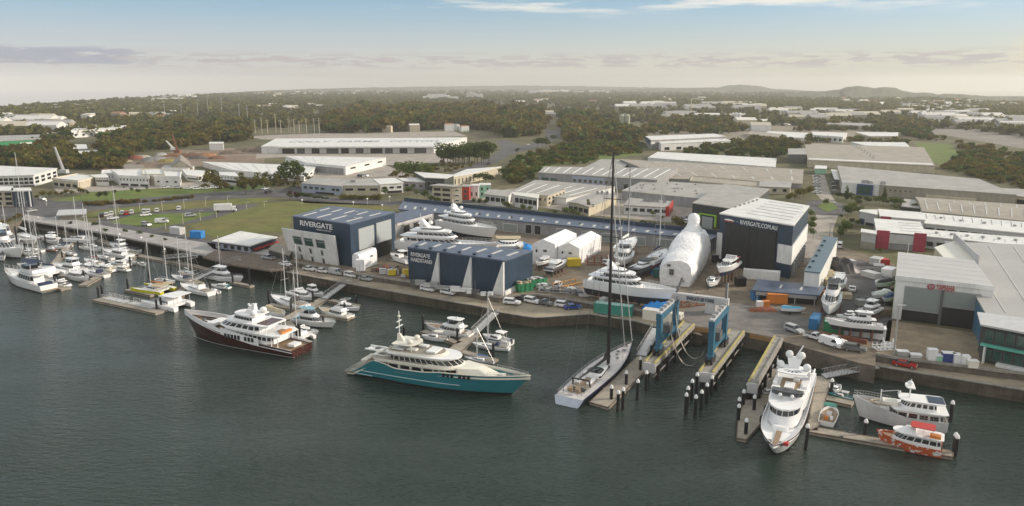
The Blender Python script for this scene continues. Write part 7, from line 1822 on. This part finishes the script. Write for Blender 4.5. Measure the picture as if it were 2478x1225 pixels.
# ---------------- vehicles ----------------
def car_proto(kind):
    prof = {'sedan': [(-2.3, .35), (-2.3, .85), (-1.75, .98), (-1.2, 1.42), (.25, 1.42), (.95, .98), (2.15, .82), (2.3, .4)],
            'suv': [(-2.3, .4), (-2.3, 1.1), (-2.1, 1.72), (.4, 1.75), (1.0, 1.12), (2.2, .98), (2.35, .45)],
            'van': [(-2.6, .4), (-2.6, 1.9), (-2.5, 2.05), (1.2, 2.05), (1.9, 1.2), (2.5, .95), (2.6, .4)],
            'ute': [(-2.6, .45), (-2.6, 1.0), (-.55, 1.0), (-.45, 1.65), (.5, 1.68), (1.15, 1.05), (2.35, .92), (2.5, .45)]}[kind]
    glass = {'sedan': (-1.65, 1.0, .85, .98, 1.36), 'suv': (-2.1, 1.15, .85, 1.12, 1.62), 'van': (.3, 1.55, 1.7, 1.25, 1.85), 'ute': (-.5, 1.05, 1.0, 1.08, 1.58)}[kind]
    w_ = .9; b = MB(); body = mat('paint_base', (.7, .7, .7), .25, var=0)
    def yy(z): return w_ if z < 1.0 else w_ - (z - 1.0) * .22
    Lf = [(x, yy(z), z) for x, z in prof]; Rt = [(x, -yy(z), z) for x, z in prof]
    b.face(Rt, body); b.face(Lf[::-1], body)
    n = len(prof)
    for i in range(n): j = (i + 1) % n; b.face([Rt[i], Lf[i], Lf[j], Rt[j]], body)
    bo = b.build('body'); fix(bo)
    g = MB(); x0, z0, x1, za, zb2 = glass[0], 0, glass[2], glass[3], glass[4]
    for sg in (1, -1):
        q = [(x0, sg * (yy(za) + .015), za), (glass[1] if kind != 'van' else 1.5, sg * (yy(za) + .015), za), (x1 - (.35 if kind != 'van' else .3), sg * (yy(zb2) + .015), zb2), (x0 + .3, sg * (yy(zb2) + .015), zb2)]
        g.face(q if sg < 0 else q[::-1], M['glass'])
    tops = {'sedan': ((.30, 1.40, .92, 1.0), (-1.25, 1.40, -1.72, 1.0)), 'suv': ((.44, 1.72, .98, 1.14), (-2.13, 1.66, -2.29, 1.14)), 'van': ((1.26, 2.0, 1.86, 1.25), (-2.62, 1.8, -2.62, 1.2)), 'ute': ((.54, 1.65, 1.12, 1.08), (-.48, 1.6, -.57, 1.06))}[kind]
    for (xa, za_, xb, zb_), sg in zip(tops, (1, -1)):
        q = [(xb + sg * .02, -.74, zb_ + .02), (xb + sg * .02, .74, zb_ + .02), (xa + sg * .02, .66, za_ + .02), (xa + sg * .02, -.66, za_ + .02)]
        g.face(q if sg > 0 else q[::-1], M['glass'])
    go = g.build('window')
    ws = []
    for x in (-1.4, 1.45):
        for sg in (1, -1):
            m_ = MB(); m_.tube((x, sg * .72, .34), (x, sg * .95, .34), .34, M['rubber'], 12); m_.tube((x, sg * .94, .34), (x, sg * .965, .34), .2, M['steel'], 8); ws.append(m_.build('wheel'))
    hs = []
    fx = prof[-1][0] - .02; rx = prof[0][0] + .02
    for sg in (1, -1):
        m_ = MB(); m_.box((fx - .02, sg * .62), (.12, .32, .16), M['lamp'], z0=.62); hs.append(m_.build('headlight'))
        m_ = MB(); m_.box((rx, sg * .7), (.1, .22, .2), M['red'], z0=.72); hs.append(m_.build('tail_light'))
    r = empty('parked_car' if kind != 'van' else 'parked_van', (0, 0, -50), 0, 'x', 'car')
    for o in [bo, go] + ws + hs: o.parent = r
    if kind == 'ute':
        m_ = MB(); m_.box((-1.6, 0), (1.8, 1.5, .02), M['black'], z0=1.005); m_.build('cargo_tray', r)
    return r
CP_ = {k: car_proto(k) for k in ('sedan', 'suv', 'van', 'ute')}
PAINT = {k: mat('paint_' + k, c, .25, var=.03) for k, c in (('white', (.78, .78, .78)), ('silver', (.42, .43, .44)), ('grey', (.14, .14, .14)), ('black', (.02, .02, .022)), ('blue', (.02, .07, .30)), ('red', (.42, .02, .02)))}
CATN = {'sedan': 'car', 'suv': 'car', 'van': 'van', 'ute': 'pickup truck'}
def car(x, y, kind, colr, aim, label, z=G0, group=None, s=1.0):
    p = P(x, y, z); q = P(x + aim[0], y + aim[1], z); rz = math.atan2(q[1] - p[1], q[0] - p[0])
    r = dup(CP_[kind], (*p, z + .025), rz, s, label, group, recolor={'body': (('paint_base',), PAINT[colr])}); r['category'] = CATN[kind]
    return r
AR = (10, 1.9)
for a in [(690, 643, 'sedan', 'white', (-10, -2.4), 'white sedan at the right end of the timber wharf', G0),
          (649, 628, 'ute', 'silver', (-10, -1.5), 'silver ute on the timber wharf near the marina office', G0),
          (749, 655, 'sedan', 'white', AR, 'white sedan, first on the lower road below the leaning white front', R0),
          (781, 660, 'sedan', 'white', AR, 'white sedan, second on the lower road below the leaning white front', R0),
          (814, 665, 'van', 'silver', AR, 'silver and white van on the lower road, third below the leaning white front', R0),
          (850, 671, 'suv', 'white', AR, 'white four-wheel drive at the head of the middle jetty gangway', R0),
          (885, 679, 'sedan', 'silver', AR, 'silver sedan just right of the middle jetty gangway', R0),
          (1036, 705, 'suv', 'white', AR, 'white SUV on the lower road under the first white fin', R0),
          (1085, 713, 'suv', 'white', AR, 'white four-wheel drive on the lower road between the white fins', R0),
          (1239, 737, 'suv', 'white', (10, 1), 'white SUV, leftmost in the bulge of the lower road', R0),
          (1265, 730, 'ute', 'black', (10, 1), 'black ute nearest the wall in the bulge of the lower road', R0),
          (1288, 734, 'suv', 'white', (10, 2), 'white SUV with raised tailgate beside the black ute', R0),
          (1317, 738, 'ute', 'grey', (10, 2), 'grey ute right of the white SUV in the road bulge', R0),
          (1364, 744, 'suv', 'white', (10, 1.4), 'white SUV parked beside the blue car', R0),
          (1386, 748, 'sedan', 'blue', (10, -.6), 'blue hatchback near the green container', R0),
          (1318, 697, 'sedan', 'white', (10, -6), 'white car beside the orange cradle in the yard', G0),
          (1350, 695, 'suv', 'white', (5, -7), 'white SUV parked at an angle in front of the orange cradle', G0),
          (1474, 642, 'suv', 'white', (10, 1), 'white wagon in the yard behind the black mast', G0),
          (1921, 804, 'suv', 'silver', (10, 3.5), 'silver SUV at the foot of the side yard', G0),
          (1972, 822, 'ute', 'white', (10, 3), 'white ute with a boat trailer by the rusty beam', G0),
          (2011, 838, 'van', 'white', (10, 3), 'white delivery van beside the lower quay road', G0),
          (2022, 829, 'sedan', 'white', (10, 2.6), 'white sedan partly hidden behind the white van', G0),
          (2067, 850, 'suv', 'grey', (10, 1.5), 'grey-brown SUV right of the white van', G0),
          (2062, 704, 'sedan', 'white', (2.4, -10), 'white sedan standing alone in the asphalt side yard', G0),
          (2032, 599, 'van', 'white', (1, -8), 'white van at the end of the narrow shed', G0),
          (2189, 888, 'sedan', 'red', AR, 'red sports car on the waterside path below the forecourt', R0),
          (353, 523, 'sedan', 'white', (10, -1), 'white sedan by itself at the edge of the car park grass', G0),
          (392, 540, 'van', 'white', (10, -.3), 'white van in the middle lane of the car park', G0),
          (354, 547, 'suv', 'silver', (10, 1.5), 'silver wagon at the lower corner of the car park', G0),
          (461, 525, 'suv', 'silver', (10, -.6), 'silver-blue car right of the car park grass', G0),
          (273, 531, 'sedan', 'white', (10, -1), 'white sedan at the front left of the car park', G0),
          (306, 520, 'suv', 'red', (2, -5), 'dark red car in the back row of the car park', G0),
          (246, 525, 'suv', 'black', (4, -4), 'black car at the left end of the car park back row', G0),
          (101, 484, 'sedan', 'white', (10, 1), 'white car on the avenue beside the blue glass office', G0),
          (76, 513, 'sedan', 'silver', (10, -1.5), 'silver car at the avenue junction by the river bend', G0),
          (642, 459, 'sedan', 'white', (10, -2), 'white car on the avenue left of the curved office', G0),
          (650, 468, 'suv', 'black', (10, -2), 'black car on the avenue left of the curved office', G0),
          (884, 427, 'sedan', 'white', (10, 1), 'white car outside the ribbed white warehouse', G0),
          (873, 429, 'suv', 'black', (10, 1), 'black car outside the ribbed white warehouse', G0),
          (1183, 398, 'sedan', 'black', (8, -3), 'dark car driving on the curving hill road', G0),
          (1278, 352, 'sedan', 'white', (10, -3), 'white car near the bend of the hill road', G0)]:
    car(*a[:6], z=a[6])
for i, (x, y) in enumerate([(258, 524), (270, 521), (296, 519), (319, 517), (349, 515), (359, 515), (380, 513), (433, 508)]): car(x, y, 'suv', 'white', (1.5, -5), 'white car in the back row of the left car park', group='white cars in the car park back row')
for i, (x, y) in enumerate([(1977, 429), (1977, 436), (1977, 444), (1977, 452), (1977, 460), (1977, 468)]): car(x, y, 'sedan', 'white' if i % 3 else 'silver', (9, 0), 'pale car in the row parked beside the industrial lane', group='cars beside the industrial lane')
for i, (x, y) in enumerate([(2020, 448), (2021, 457), (2023, 468)]): car(x, y, 'suv', 'grey', (9, 0), 'dark car parked along the left side of the long beige factory', group='cars left of the beige factory')
for i, (x, y) in enumerate([(430, 456), (455, 458), (478, 459), (500, 458), (520, 456), (400, 456)]): car(x, y, 'sedan' if i % 2 else 'suv', 'white', (9, -.5), 'white car parked in front of the business park offices', group='cars before the business park')
for i, (x, y) in enumerate([(1650, 548), (1662, 540), (1668, 532), (1655, 536)]): car(x, y, 'suv', ('silver', 'white', 'grey', 'black')[i], (8, -3), f"{('silver', 'white', 'grey', 'black')[i]} car in the small lot left of the charcoal warehouse")
for k in list(CP_.values()):
    for c in list(k.children): bpy.data.objects.remove(c)
    bpy.data.objects.remove(k)
def truck():
    p = P(546, 513); q = P(556, 512.6); rz = math.atan2(q[1] - p[1], q[0] - p[0]); o = empty('box_truck', (*p, G0), rz, 'white box truck at the right end of the car park', 'truck')
    b = MB(); b.box((-1, 0), (7.5, 2.4, 2.7), M['white'], z0=1.0); b.build('cargo_box', o); b = MB(); b.prism([(2.9, -1.1), (4.8, -1.1), (4.8, 1.1), (2.9, 1.1)], .5, 2.5, M['white'], poly2=[(2.9, -1.05), (4.3, -1.05), (4.3, 1.05), (2.9, 1.05)]); b.build('cab', o)
    b = MB(); b.box((4.72, 0), (.2, 1.9, .8), M['glass'], z0=1.45); b.build('windscreen', o)
    for x in (-3.3, 3.6):
        for sg in (1, -1): b = MB(); b.tube((x, sg * .9, .5), (x, sg * 1.2, .5), .5, M['rubber'], 12); b.build('wheel', o)
truck()
# ---------------- containers, skips, crates ----------------
def container(label, a, c, z, m, h=2.6, d=2.45, name='shipping_container', top=None, cat='container'):
    p, q = Vector(P(*a, z)), Vector(P(*c, z)); v = q - p; L_ = v.length; rot = math.atan2(v.y, v.x)
    o = empty(name, (*p, z + .03), rot, label, cat); b = MB(); n = max(6, int(L_ / .5))
    lo = []; 
    for k in range(n + 1): lo.append((L_ * k / n, -.0 if k % 2 else -.06))
    hi = [(x, -y + d) for x, y in lo][::-1]; b.prism(lo + hi, 0, h, m, top=top or m); b.build('body', o)
    for x in (.05, L_ - .05):
        b = MB(); b.box((x, d / 2), (.16, d + .2, .16), m, z0=h - .08); b.box((x, -.06), (.16, .16, h), m, z0=0); b.build('corner_frame', o)
    b = MB(); b.box((L_ + .04, d / 2), (.05, d * .92, h * .9), m, z0=.1)
    for y in (.3, .45, .55, .7): b.tube((L_ + .09, d * y, .2), (L_ + .09, d * y, h - .2), .025, M['steel'], 4)
    b.build('door', o); return o
container('teal-green shipping container on the lower road behind the black mast', (1437, 757), (1528, 768), R0, M['cgreen'], top=mat('cgreenpale', (.30, .52, .46), .5))
container('long white container on the lower road left of the boat lift', (1555, 773), (1646, 787), R0, M['cream'])
container('green container, left of the two joined end to end in the side yard', (1992, 804), (2041, 811), G0, M['skipgreen'], top=mat('cgreenpale', (.3, .5, .45)))
container('long white container, right of the two joined end to end in the side yard', (2042, 811), (2141, 824), G0, M['white'])
container('dark blue container standing alone below the open workshop', (1956, 797), (1976, 800), G0, M['blue'], d=6, cat='container')
container('grey-white container on the grass edge behind the promenade', (411, 566), (436, 569), G0, M['lgrey'], d=2.6)
container('bright blue container on the grass edge behind the promenade', (461, 577), (487, 578), G0, M['bright'], d=2.6)
container('white container lying in front of the black curtain shed', (1798, 674), (1886, 681), G0, M['white'])
container('small pale container behind the white-roofed shed base', (1450, 735), (1462, 737), G0, M['lgrey'], h=1.4)
container('dark green container in the yard behind the big motor yacht', (1580, 672), (1605, 676), G0, mat('dkgreen', (.02, .10, .09), .6))
container('pale grey container on the apron behind the boat lift crossbeam', (1706, 758), (1730, 762), G0, M['lgrey'])
def crate(label, x, y, w_, d_, h_, m, z=G0, name='crate', cat='crate', rot=.1, grp=None, top=None):
    p = P(x, y, z); o = empty(name, (*p, z + .03), rot, label, cat, grp); b = MB(); b.box((0, 0), (w_, d_, h_), m, z0=.12); b.build('body', o)
    b = MB(); b.box((0, 0), (w_ + .12, d_ + .12, .12), top or m, z0=h_ + .121); b.build('lid', o)
    b = MB()
    for sx in (-.4, .4): b.box((sx * w_, 0), (.15, d_, .12), M['timber'], z0=0)
    b.build('skid', o)
def skip(label, x, y, ln, w_, h_, m, rot, fill):
    p = P(x, y); o = empty('waste_skip', (*p, G0 + .03), rot, label, 'skip'); b = MB()
    q = [(-ln / 2, -w_ / 2), (ln / 2, -w_ / 2), (ln / 2, w_ / 2), (-ln / 2, w_ / 2)]; q0 = [(a * .85, c * .9) for a, c in q]
    b.prism(q0, 0, h_, m, top=False, bottom=True, poly2=q); b.prism([(a * .8, c * .85) for a, c in q0][::-1], .2, h_, M['dgrey'], top=False, poly2=[(a * .93, c * .9) for a, c in q][::-1]); b.build('body', o)
    b = MB(); r_ = random.Random(int(x))
    for _ in range(14): b.box((r_.uniform(-.38, .38) * ln, r_.uniform(-.33, .33) * w_), (r_.uniform(.4, 1.4), r_.uniform(.3, 1), r_.uniform(.2, .7)), fill, rot=r_.random() * 3, z0=h_ * r_.uniform(.6, .95))
    b.build('rubbish', o)
    for k in (-.3, 0, .3): b = MB(); b.box((k * ln, -w_ / 2 - .03), (.12, .12, h_ * .9), m, z0=.1); b.build('rib', o)
skip('green waste skip nearest the white corner wedge', 1268, 704, 5.0, 2.6, 2.4, M['skipgreen'], .5, M['tan'])
skip('green waste skip behind and right of the first', 1296, 692, 6.5, 2.6, 2.2, M['skipgreen'], .5, M['lgrey'])
crate('bright yellow box in front of the right white shelter', 1388, 644, 4.2, 2.6, 2.2, M['yellow'])
crate('small yellow crate left of the navy hardstand building', 949, 666, 2.2, 1.6, 1.4, M['yellow'])
crate('orange-yellow drum crate against the hardstand building corner', 982, 670, 1.8, 1.4, 2.0, M['yellow'])
crate('orange work crate in the open workshop', 1879, 734, 5.0, 2.5, 2.4, M['orange'], rot=-.1)
crate('small orange machine box beside the workshop floor', 1853, 744, 1.6, 1.4, 1.5, M['orange'])
crate('blue drum box left of the open workshop', 1826, 726, 1.8, 1.8, 2.2, M['blue'])
crate('white tote beside the blue covered boat', 1838, 744, 1.5, 1.3, 1.4, M['white'])
crate('dark cube tank in front of the white container by the tall shed', 1791, 692, 2.6, 2.4, 2.2, M['black'])
crate('black box hanging store beside the wrapped hull', 1731, 636, 2.0, 2.0, 2.4, M['black'])
for i, (x, y, w_, h_, m, nm) in enumerate([(2183, 862, 4, 1.6, 'grey', 'grey canvas covered crate, leftmost on the forecourt edge'), (2215, 866, 4, 1.0, 'lgrey', 'low pallet of white parts on the forecourt edge'), (2254, 872, 3.2, 3.6, 'white', 'tallest white stacked cartons on the forecourt edge'), (2272, 874, 2.2, 1.8, 'mint', 'small pale green crate between the tall stack and blue stack'), (2293, 876, 4.2, 3.0, 'bootblue', 'blue covered stack on the forecourt edge'), (2314, 880, 2.6, 3.0, 'white', 'white cartons just right of the blue stack'), (2334, 884, 2.6, 3.0, 'white', 'white cartons second right of the blue stack'), (2352, 890, 3.4, 2.2, 'cream', 'cream box trailer at the right end of the cartons')]):
    crate(nm, x, y, w_ * .55, 1.5, h_ * .62, M[m], rot=-.2, top=M['white'])
def frame(label, x, y, ln, w_, h_, m, rot, name='boat_cradle', cat='boat cradle', n=5):
    p = P(x, y); o = empty(name, (*p, G0 + .03), rot, label, cat); b = MB()
    for sg in (1, -1):
        b.tube((-ln / 2, sg * w_ / 2, .2), (ln / 2, sg * w_ / 2, .2), .16, m, 6)
        b.tube((-ln / 2, sg * w_ / 2, h_), (ln / 2, sg * w_ / 2, h_), .12, m, 6)
    b.build('side_beam', o)
    for k in range(n):
        b = MB(); xx = -ln / 2 + ln * k / (n - 1)
        for sg in (1, -1): b.tube((xx, sg * w_ / 2, .2), (xx, sg * w_ / 2, h_ + .4), .13, m, 6)
        b.tube((xx, -w_ / 2, .3), (xx, w_ / 2, .3), .13, m, 6); b.build('cross_frame', o)
frame('orange steel boat cradle beside the parked white cars', 1376, 699, 9, 3.6, 1.8, mat('ochre_paint', (.42, .22, .05), .7, var=.2), .7)
frame('grey steel trailer cradle below the big motor yacht, left one', 1398, 708, 7, 3, 1.2, M['grey'], .4)
frame('grey steel staging on the edge of the retaining wall', 1340, 706, 8, 3, 1.0, M['grey'], -.2)
frame('brown pipe rack in the middle of the yard', 1455, 640, 9, 3, 2.4, M['rust'], 0)
frame('rust-brown boat cradle behind the crossbeam of the lift', 1658, 738, 9, 4, 2.2, M['rust'], .3)
frame('low white trailer frame by the rail of the right forecourt', 2150, 838, 4, 2, .8, M['white'], 1.2)
frame('white jet ski trailer near the tall light pole', 2138, 846, 4, 2, .8, M['white'], .1)
def tarp(label, x, y, ln, w_, h_, m, rot=0, name='tarpaulin_heap'):
    r_ = random.Random(int(x * 7 + y)); b = MB(); n, k = 12, 8; rows = []
    for i in range(n + 1):
        r = []
        for j in range(k + 1):
            u, v = i / n * 2 - 1, j / k * 2 - 1; e = max(0, 1 - abs(u) ** 3) * max(0, 1 - abs(v) ** 3)
            r.append((u * ln / 2, v * w_ / 2, h_ * (e ** .6) * r_.uniform(.65, 1.1) + .02))
        rows.append(r)
    b.grid(rows, m); p = P(x, y); o = b.build(name, None, (*p, G0 + .02), rot=rot); fix(o, angle=50); tag(o, label, 'tarpaulin'); return o
tarp('crumpled bright blue tarpaulin by the lower road left of the lift', 1597, 752, 9, 4, 2.4, M['bright'])
tarp('blue tarpaulin heap between the tan catamaran and left shelter', 1262, 606, 8, 5, 2.6, M['bright'])
tarp('blue sheeting draped beside the giant wrapped hull', 1592, 662, 5, 3, 2.0, M['bright'])
tarp('tangle of black netting at the back of the side yard', 2030, 652, 9, 12, 3.6, M['black'], .3, 'netting_heap')
tarp('brown rope heap in front of the workshop', 1846, 752, 7, 3, .9, M['rust'], 0, 'rope_heap')
tarp('pile of tan timber scraps at the left of the side yard', 2010, 668, 5, 9, 1.6, M['tan'], .2, 'scrap_heap')
for i, (x, y, a, c, h_, m) in enumerate([(2048, 640, 5, 3, 1.2, 'lgrey'), (2054, 655, 4, 3, 1, 'tan'), (2120, 640, 4, 3, 2, 'lgrey'), (2126, 655, 4, 3, 1.6, 'grey'), (2136, 640, 3, 3, 1.6, 'red'), (2108, 672, 5, 3, 1.5, 'lgrey'), (2150, 668, 3, 5, 2.2, 'white'), (2140, 762, 3, 3, 1.5, 'timber'), (2082, 740, 2, 2, 1.4, 'grey'), (2000, 690, 3, 3, 1.8, 'tan'), (2005, 720, 2, 4, 1.4, 'orange'), (2045, 722, 3, 3, 1.2, 'tan')]):
    crate(f"{('pale', 'tan', 'light grey', 'mid grey', 'red', 'low pale', 'tall white', 'brown', 'small grey', 'square tan', 'orange', 'flat tan')[i]} box among the clutter of the asphalt side yard", x, y, a, c, h_, M[m], rot=i * .4)
for i in range(26):
    r_ = random.Random(i + 50); x = 905 + i * 9.2 + r_.uniform(-3, 3); y = 663 + (x - 905) * .155 - r_.uniform(2, 12) - (6 if x > 985 else 0)
    if x < 985: crate('small pallet of dark yard goods left of the navy hardstand building', x, y, r_.uniform(1, 2.4), r_.uniform(.8, 1.6), r_.uniform(.6, 1.6), M[r_.choice(['grey', 'dgrey', 'timber', 'lgrey', 'rust'])], rot=r_.random() * 3, name='yard_pallet', cat='pallet', grp='pallets left of the hardstand building')
for i in range(16):
    r_ = random.Random(i + 90); x = 1305 + i * 7.5; y = 702 + (x - 1305) * .13 + r_.uniform(-6, 2)
    crate('small pallet of grey yard goods along the retaining wall below the motor yacht', x, y, r_.uniform(1, 2.6), r_.uniform(.8, 1.8), r_.uniform(.5, 1.4), M[r_.choice(['grey', 'dgrey', 'lgrey', 'steel'])], rot=r_.random() * 3, name='yard_pallet', cat='pallet', grp='pallets along the retaining wall')
for i in range(12):
    r_ = random.Random(i + 190); x = 1000 + i * 17; y = 694 + (x - 1000) * .155 + (0 if i % 2 else 2)
    crate('white trade van sized bin against the foot of the navy hardstand building', x, y - 6, r_.uniform(1.2, 3.4), 1.2, r_.uniform(.7, 1.4), M[r_.choice(['white', 'grey', 'dgrey', 'lgrey'])], rot=-.2, name='storage_bin', cat='bin', grp='bins at the foot of the hardstand building')
b = MB(); p, q = Vector(P(1985, 812)), Vector(P(2098, 833)); d = q - p; b.box((((p + q) / 2).x, ((p + q) / 2).y), (d.length, .8, .9), M['rust'], rot=math.atan2(d.y, d.x), z0=G0 + .02); tag(b.build('steel_barrier'), 'long rusty red steel beam lying below the two joined containers', 'beam')
# wrapped boat in shed doorway
def doorboat():
    p = P(884, 645); o = empty('wrapped_boat', (*p, G0), math.atan2(P(905, 640)[1] - p[1], P(905, 640)[0] - p[0]), 'small boat wrapped in white plastic in front of the left roller door', 'boat')
    b = MB(); r_ = random.Random(2); rows = []
    for i in range(9):
        t = i / 8; w_ = 1.9 * (.75 + .25 * math.sin(math.pi * min(1, t + .2))); h = 4.6 + .9 * t
        rows.append([((t - .5) * 7.5 + r_.uniform(-.1, .1), y * w_ + r_.uniform(-.08, .08), z * h) for y, z in ((-1, .02), (-1, .5), (-.95, .85), (-.6, 1), (.6, 1), (.95, .85), (1, .5), (1, .02))])
    b.grid(rows, M['shrink']); b.face(rows[0], M['shrink']); b.face(rows[-1][::-1], M['shrink']); fix(b.build('plastic_wrap', o), angle=45)
    b = MB(); b.box((1.2, -1.98), (.5, .12, .6), M['black'], z0=3.2); b.build('vent_flap', o)
doorboat()
crate('white plastic-wrapped machine at the shed corner', 873, 656, 2.6, 2.0, 3.4, M['shrink'], name='wrapped_machine', cat='machine')
# ---------------- poles, towers, cranes ----------------
def pole(name, label, x, yb, yt, r, m, z=G0, head=None, cat='pole', grp=None):
    X_, Y_ = P(x, yb, z); h = max(1, ZT(x, yt, Y_) - z); o = empty(name, (X_, Y_, z), 0, label, cat, grp)
    b = MB(); b.tube((0, 0, -.2), (0, 0, h), r, m, 6, r * .7); b.build('shaft', o)
    if head == 'globe': b = MB(); b.dome((0, 0, h + r * 2), max(.45, r * 3.4), M['white'], 10); b.build('lamp', o)
    if head == 'arm': b = MB(); b.box((.6, 0), (1.6, .3, .15), M['lgrey'], z0=h); b.build('lamp', o)
    if head == 'cross':
        for k in (.8, .92): b = MB(); b.box((0, 0), (5, .3, .3), m, z0=h * k); b.build('crossarm', o)
for x, yb, yt in [(287, 514, 497), (339, 516, 493), (393, 510, 488), (446, 505, 483), (498, 500, 478), (552, 497, 475), (597, 507, 490), (401, 555, 529), (443, 543, 519), (485, 534, 510), (524, 526, 499), (640, 502, 488)]: pole('light_post', 'thin pale post standing in the grass of the left car park', x, yb, yt, .14, M['wallcream'], head='arm', cat='light pole', grp='posts of the left car park')
for x, yb, yt in [(889, 495, 483), (943, 490, 478), (731, 494, 486), (855, 497, 491), (113, 498, 487), (925, 512, 498)]: pole('globe_lamp', 'white globe lamp on a short post along the avenue', x, yb, yt, .14, M['lgrey'], head='globe', cat='street lamp', grp='globe lamps along the avenue')
for x, yb, yt in [(1310, 549, 533), (1552, 580, 560)]: pole('globe_lamp', 'white globe lamp standing above the roof of the long shed', x, yb, yt, .14, M['lgrey'], head='globe', cat='street lamp', grp='globe lamps over the long shed')
pole('yard_light_mast', 'tall thin dark mast rising behind the long shed', 1519, 585, 405, .16, M['dgrey'])
pole('yard_light_mast', 'tall steel light mast at the left edge of the brick forecourt', 2162, 862, 740, .22, M['steel'], head='arm')
pole('flag_pole', 'white flag pole before the dealer shed roof', 2196, 618, 588, .12, M['white'])
pole('flag_pole', 'brown flag pole behind the narrow blue-roofed shed', 2007, 575, 545, .10, M['timber'])
for x in (870, 1150, 1330, 1345, 1370): pole('fence_light', 'slim grey light pole on the retaining wall', x, 668 + (x - 870) * .14, 640 + (x - 870) * .14, .07, M['grey'], grp='slim poles on the retaining wall')
for x, yt in [(618, 289), (634, 283), (648, 290), (680, 289), (699, 287), (703, 290), (712, 288), (742, 287), (761, 286), (773, 285), (668, 275), (725, 292)]: pole('power_pole', 'pale power pole in the substation behind the cotton shed', x, 323, yt, .5, M['wallcream'], head='cross', cat='power pole', grp='substation power poles')
for x, yb, yt in [(400, 290, 250), (440, 282, 252), (480, 285, 240), (505, 282, 232), (538, 284, 236), (580, 290, 250), (600, 300, 255), (895, 262, 240), (1213, 290, 240)]: pole('pylon', 'faint thin lattice pylon standing in the distant plain', x, yb, yt, .35, M['lgrey'], head='cross', cat='pylon', grp='distant pylons')
pole('chimney', 'tall slender pale chimney among the industrial sheds', 1671, 288, 239, .9, M['wallcream'], cat='chimney')
for x, yb, yt in [(893, 322, 296), (1215, 332, 300)]: pole('power_pole', 'single pale pole in front of the hill wood', x, yb, yt, .35, M['wallcream'], cat='power pole', grp='poles before the hill wood')
def tower(label, x, yb, yt, w_, m, name='silo', cat='silo', n=1):
    X_, Y_ = P(x, yb); h = ZT(x, yt, Y_) - G0; o = empty(name, (X_, Y_, G0), 0, label, cat)
    for k in range(n): b = MB(); b.lathe(((k - (n - 1) / 2) * w_ * 1.05, 0, 0), [(w_ / 2, -.5), (w_ / 2, h * .9), (w_ * .3, h), (.1, h * 1.02)], m, 14); b.build('tank', o)
    b = MB(); b.box((0, w_ * .6), (w_ * .4, w_ * .3, h * 1.08), M['grey'], z0=0); b.build('stair_tower', o)
tower('pair of pale green concrete silos right of the hill wood', 1511, 309, 277, 7, mat('palegreen', (.38, .40, .30), .8), n=2)
tower('small square screened tower left of the green silos', 1466, 306, 287, 9, mat('palegreen', (.38, .40, .30), .8), 'plant_tower', 'tower')
tower('row of three white silos beside the curved white hangar', 1781, 293, 273, 5, M['white'], n=3)
tower('small distant white silo in the forest', 1698, 252, 240, 8, M['white'])
def crane(label, xb, yb, xt, yt, m, w_=.8):
    X_, Y_ = P(xb, yb); zt = ZT(xt, yt, Y_); k = (Y_ * CP + (CH - zt) * SP) / FL; o = empty('crane', (X_, Y_, G0), 0, label, 'crane')
    b = MB(); b.box((0, 0), (5, 3.5, 2.2), m, z0=.8); b.build('cab', o); b = MB(); b.box((0, 0), (7, 3, .8), M['dgrey'], z0=0); b.build('base', o)
    b = MB(); e = ((xt - 1239) * k - X_, 0, zt - G0)
    for dx, dy in ((-w_, -w_), (w_, -w_), (w_, w_), (-w_, w_)): b.tube((dx * .6, dy * .6, 2), (e[0] + dx * .3, dy * .3, e[2]), w_ * .28, m, 4)
    for k2 in range(12):
        t = k2 / 12; t2 = (k2 + 1) / 12; b.tube((e[0] * t - w_ * .4, -w_ * .4, 2 + (e[2] - 2) * t), (e[0] * t2 + w_ * .4, w_ * .4, 2 + (e[2] - 2) * t2), w_ * .2, m, 4)
    b.build('jib', o)
crane('pale lattice crane jib leaning left behind the curved white office', 155, 422, 132, 356, M['lgrey'], .9)
crane('rust-orange crane jib over the scrap yard', 430, 372, 416, 324, mat('rustor', (.24, .10, .06), .8), .9)
crane('white hooked crane jib left of the orange one', 421, 366, 402, 341, M['white'], .9)
r_ = random.Random(12)
HC = {'red': (.3, .06, .04), 'cream': (.5, .46, .36), 'wallgrey': (.3, .3, .3), 'yellow': (.4, .3, .05), 'orange': (.4, .17, .05), 'rust': (.2, .08, .04), 'dgrey': (.1, .1, .1), 'timber': (.2, .15, .11), 'lgrey': (.5, .5, .5), 'tan': (.45, .38, .26), 'soil': (.2, .14, .09)}
for i, (x, y, a, h_, m, wd) in enumerate([(320, 385, 20, 5, 'red', 'dark red'), (345, 382, 16, 4, 'cream', 'cream'), (375, 388, 22, 5, 'wallgrey', 'long grey'), (405, 392, 16, 4, 'yellow', 'yellow'), (432, 378, 24, 5, 'orange', 'orange'), (460, 380, 22, 6, 'rust', 'rust brown'), (480, 384, 18, 4, 'dgrey', 'dark grey'), (500, 380, 22, 6, 'orange', 'small orange'), (525, 384, 16, 4, 'rust', 'rightmost rust'), (350, 396, 14, 3, 'timber', 'timber'), (390, 376, 12, 4, 'lgrey', 'pale grey'), (305, 392, 12, 3, 'tan', 'tan'), (265, 412, 14, 3, 'rust', 'low rust'), (560, 372, 24, 5, 'soil', 'bare earth'), (600, 366, 30, 6, 'soil', 'larger earth')]):
    tarp(f'{wd} heap of scrap in the yard behind the business park', x, y, a * .8, a * .5, h_ * .55, mat('heap_' + m, tuple(c * .55 + .03 for c in HC[m]), .9, var=.5, scale=.25), r_.random(), 'scrap_heap')['category'] = 'scrap heap'
make_haze()
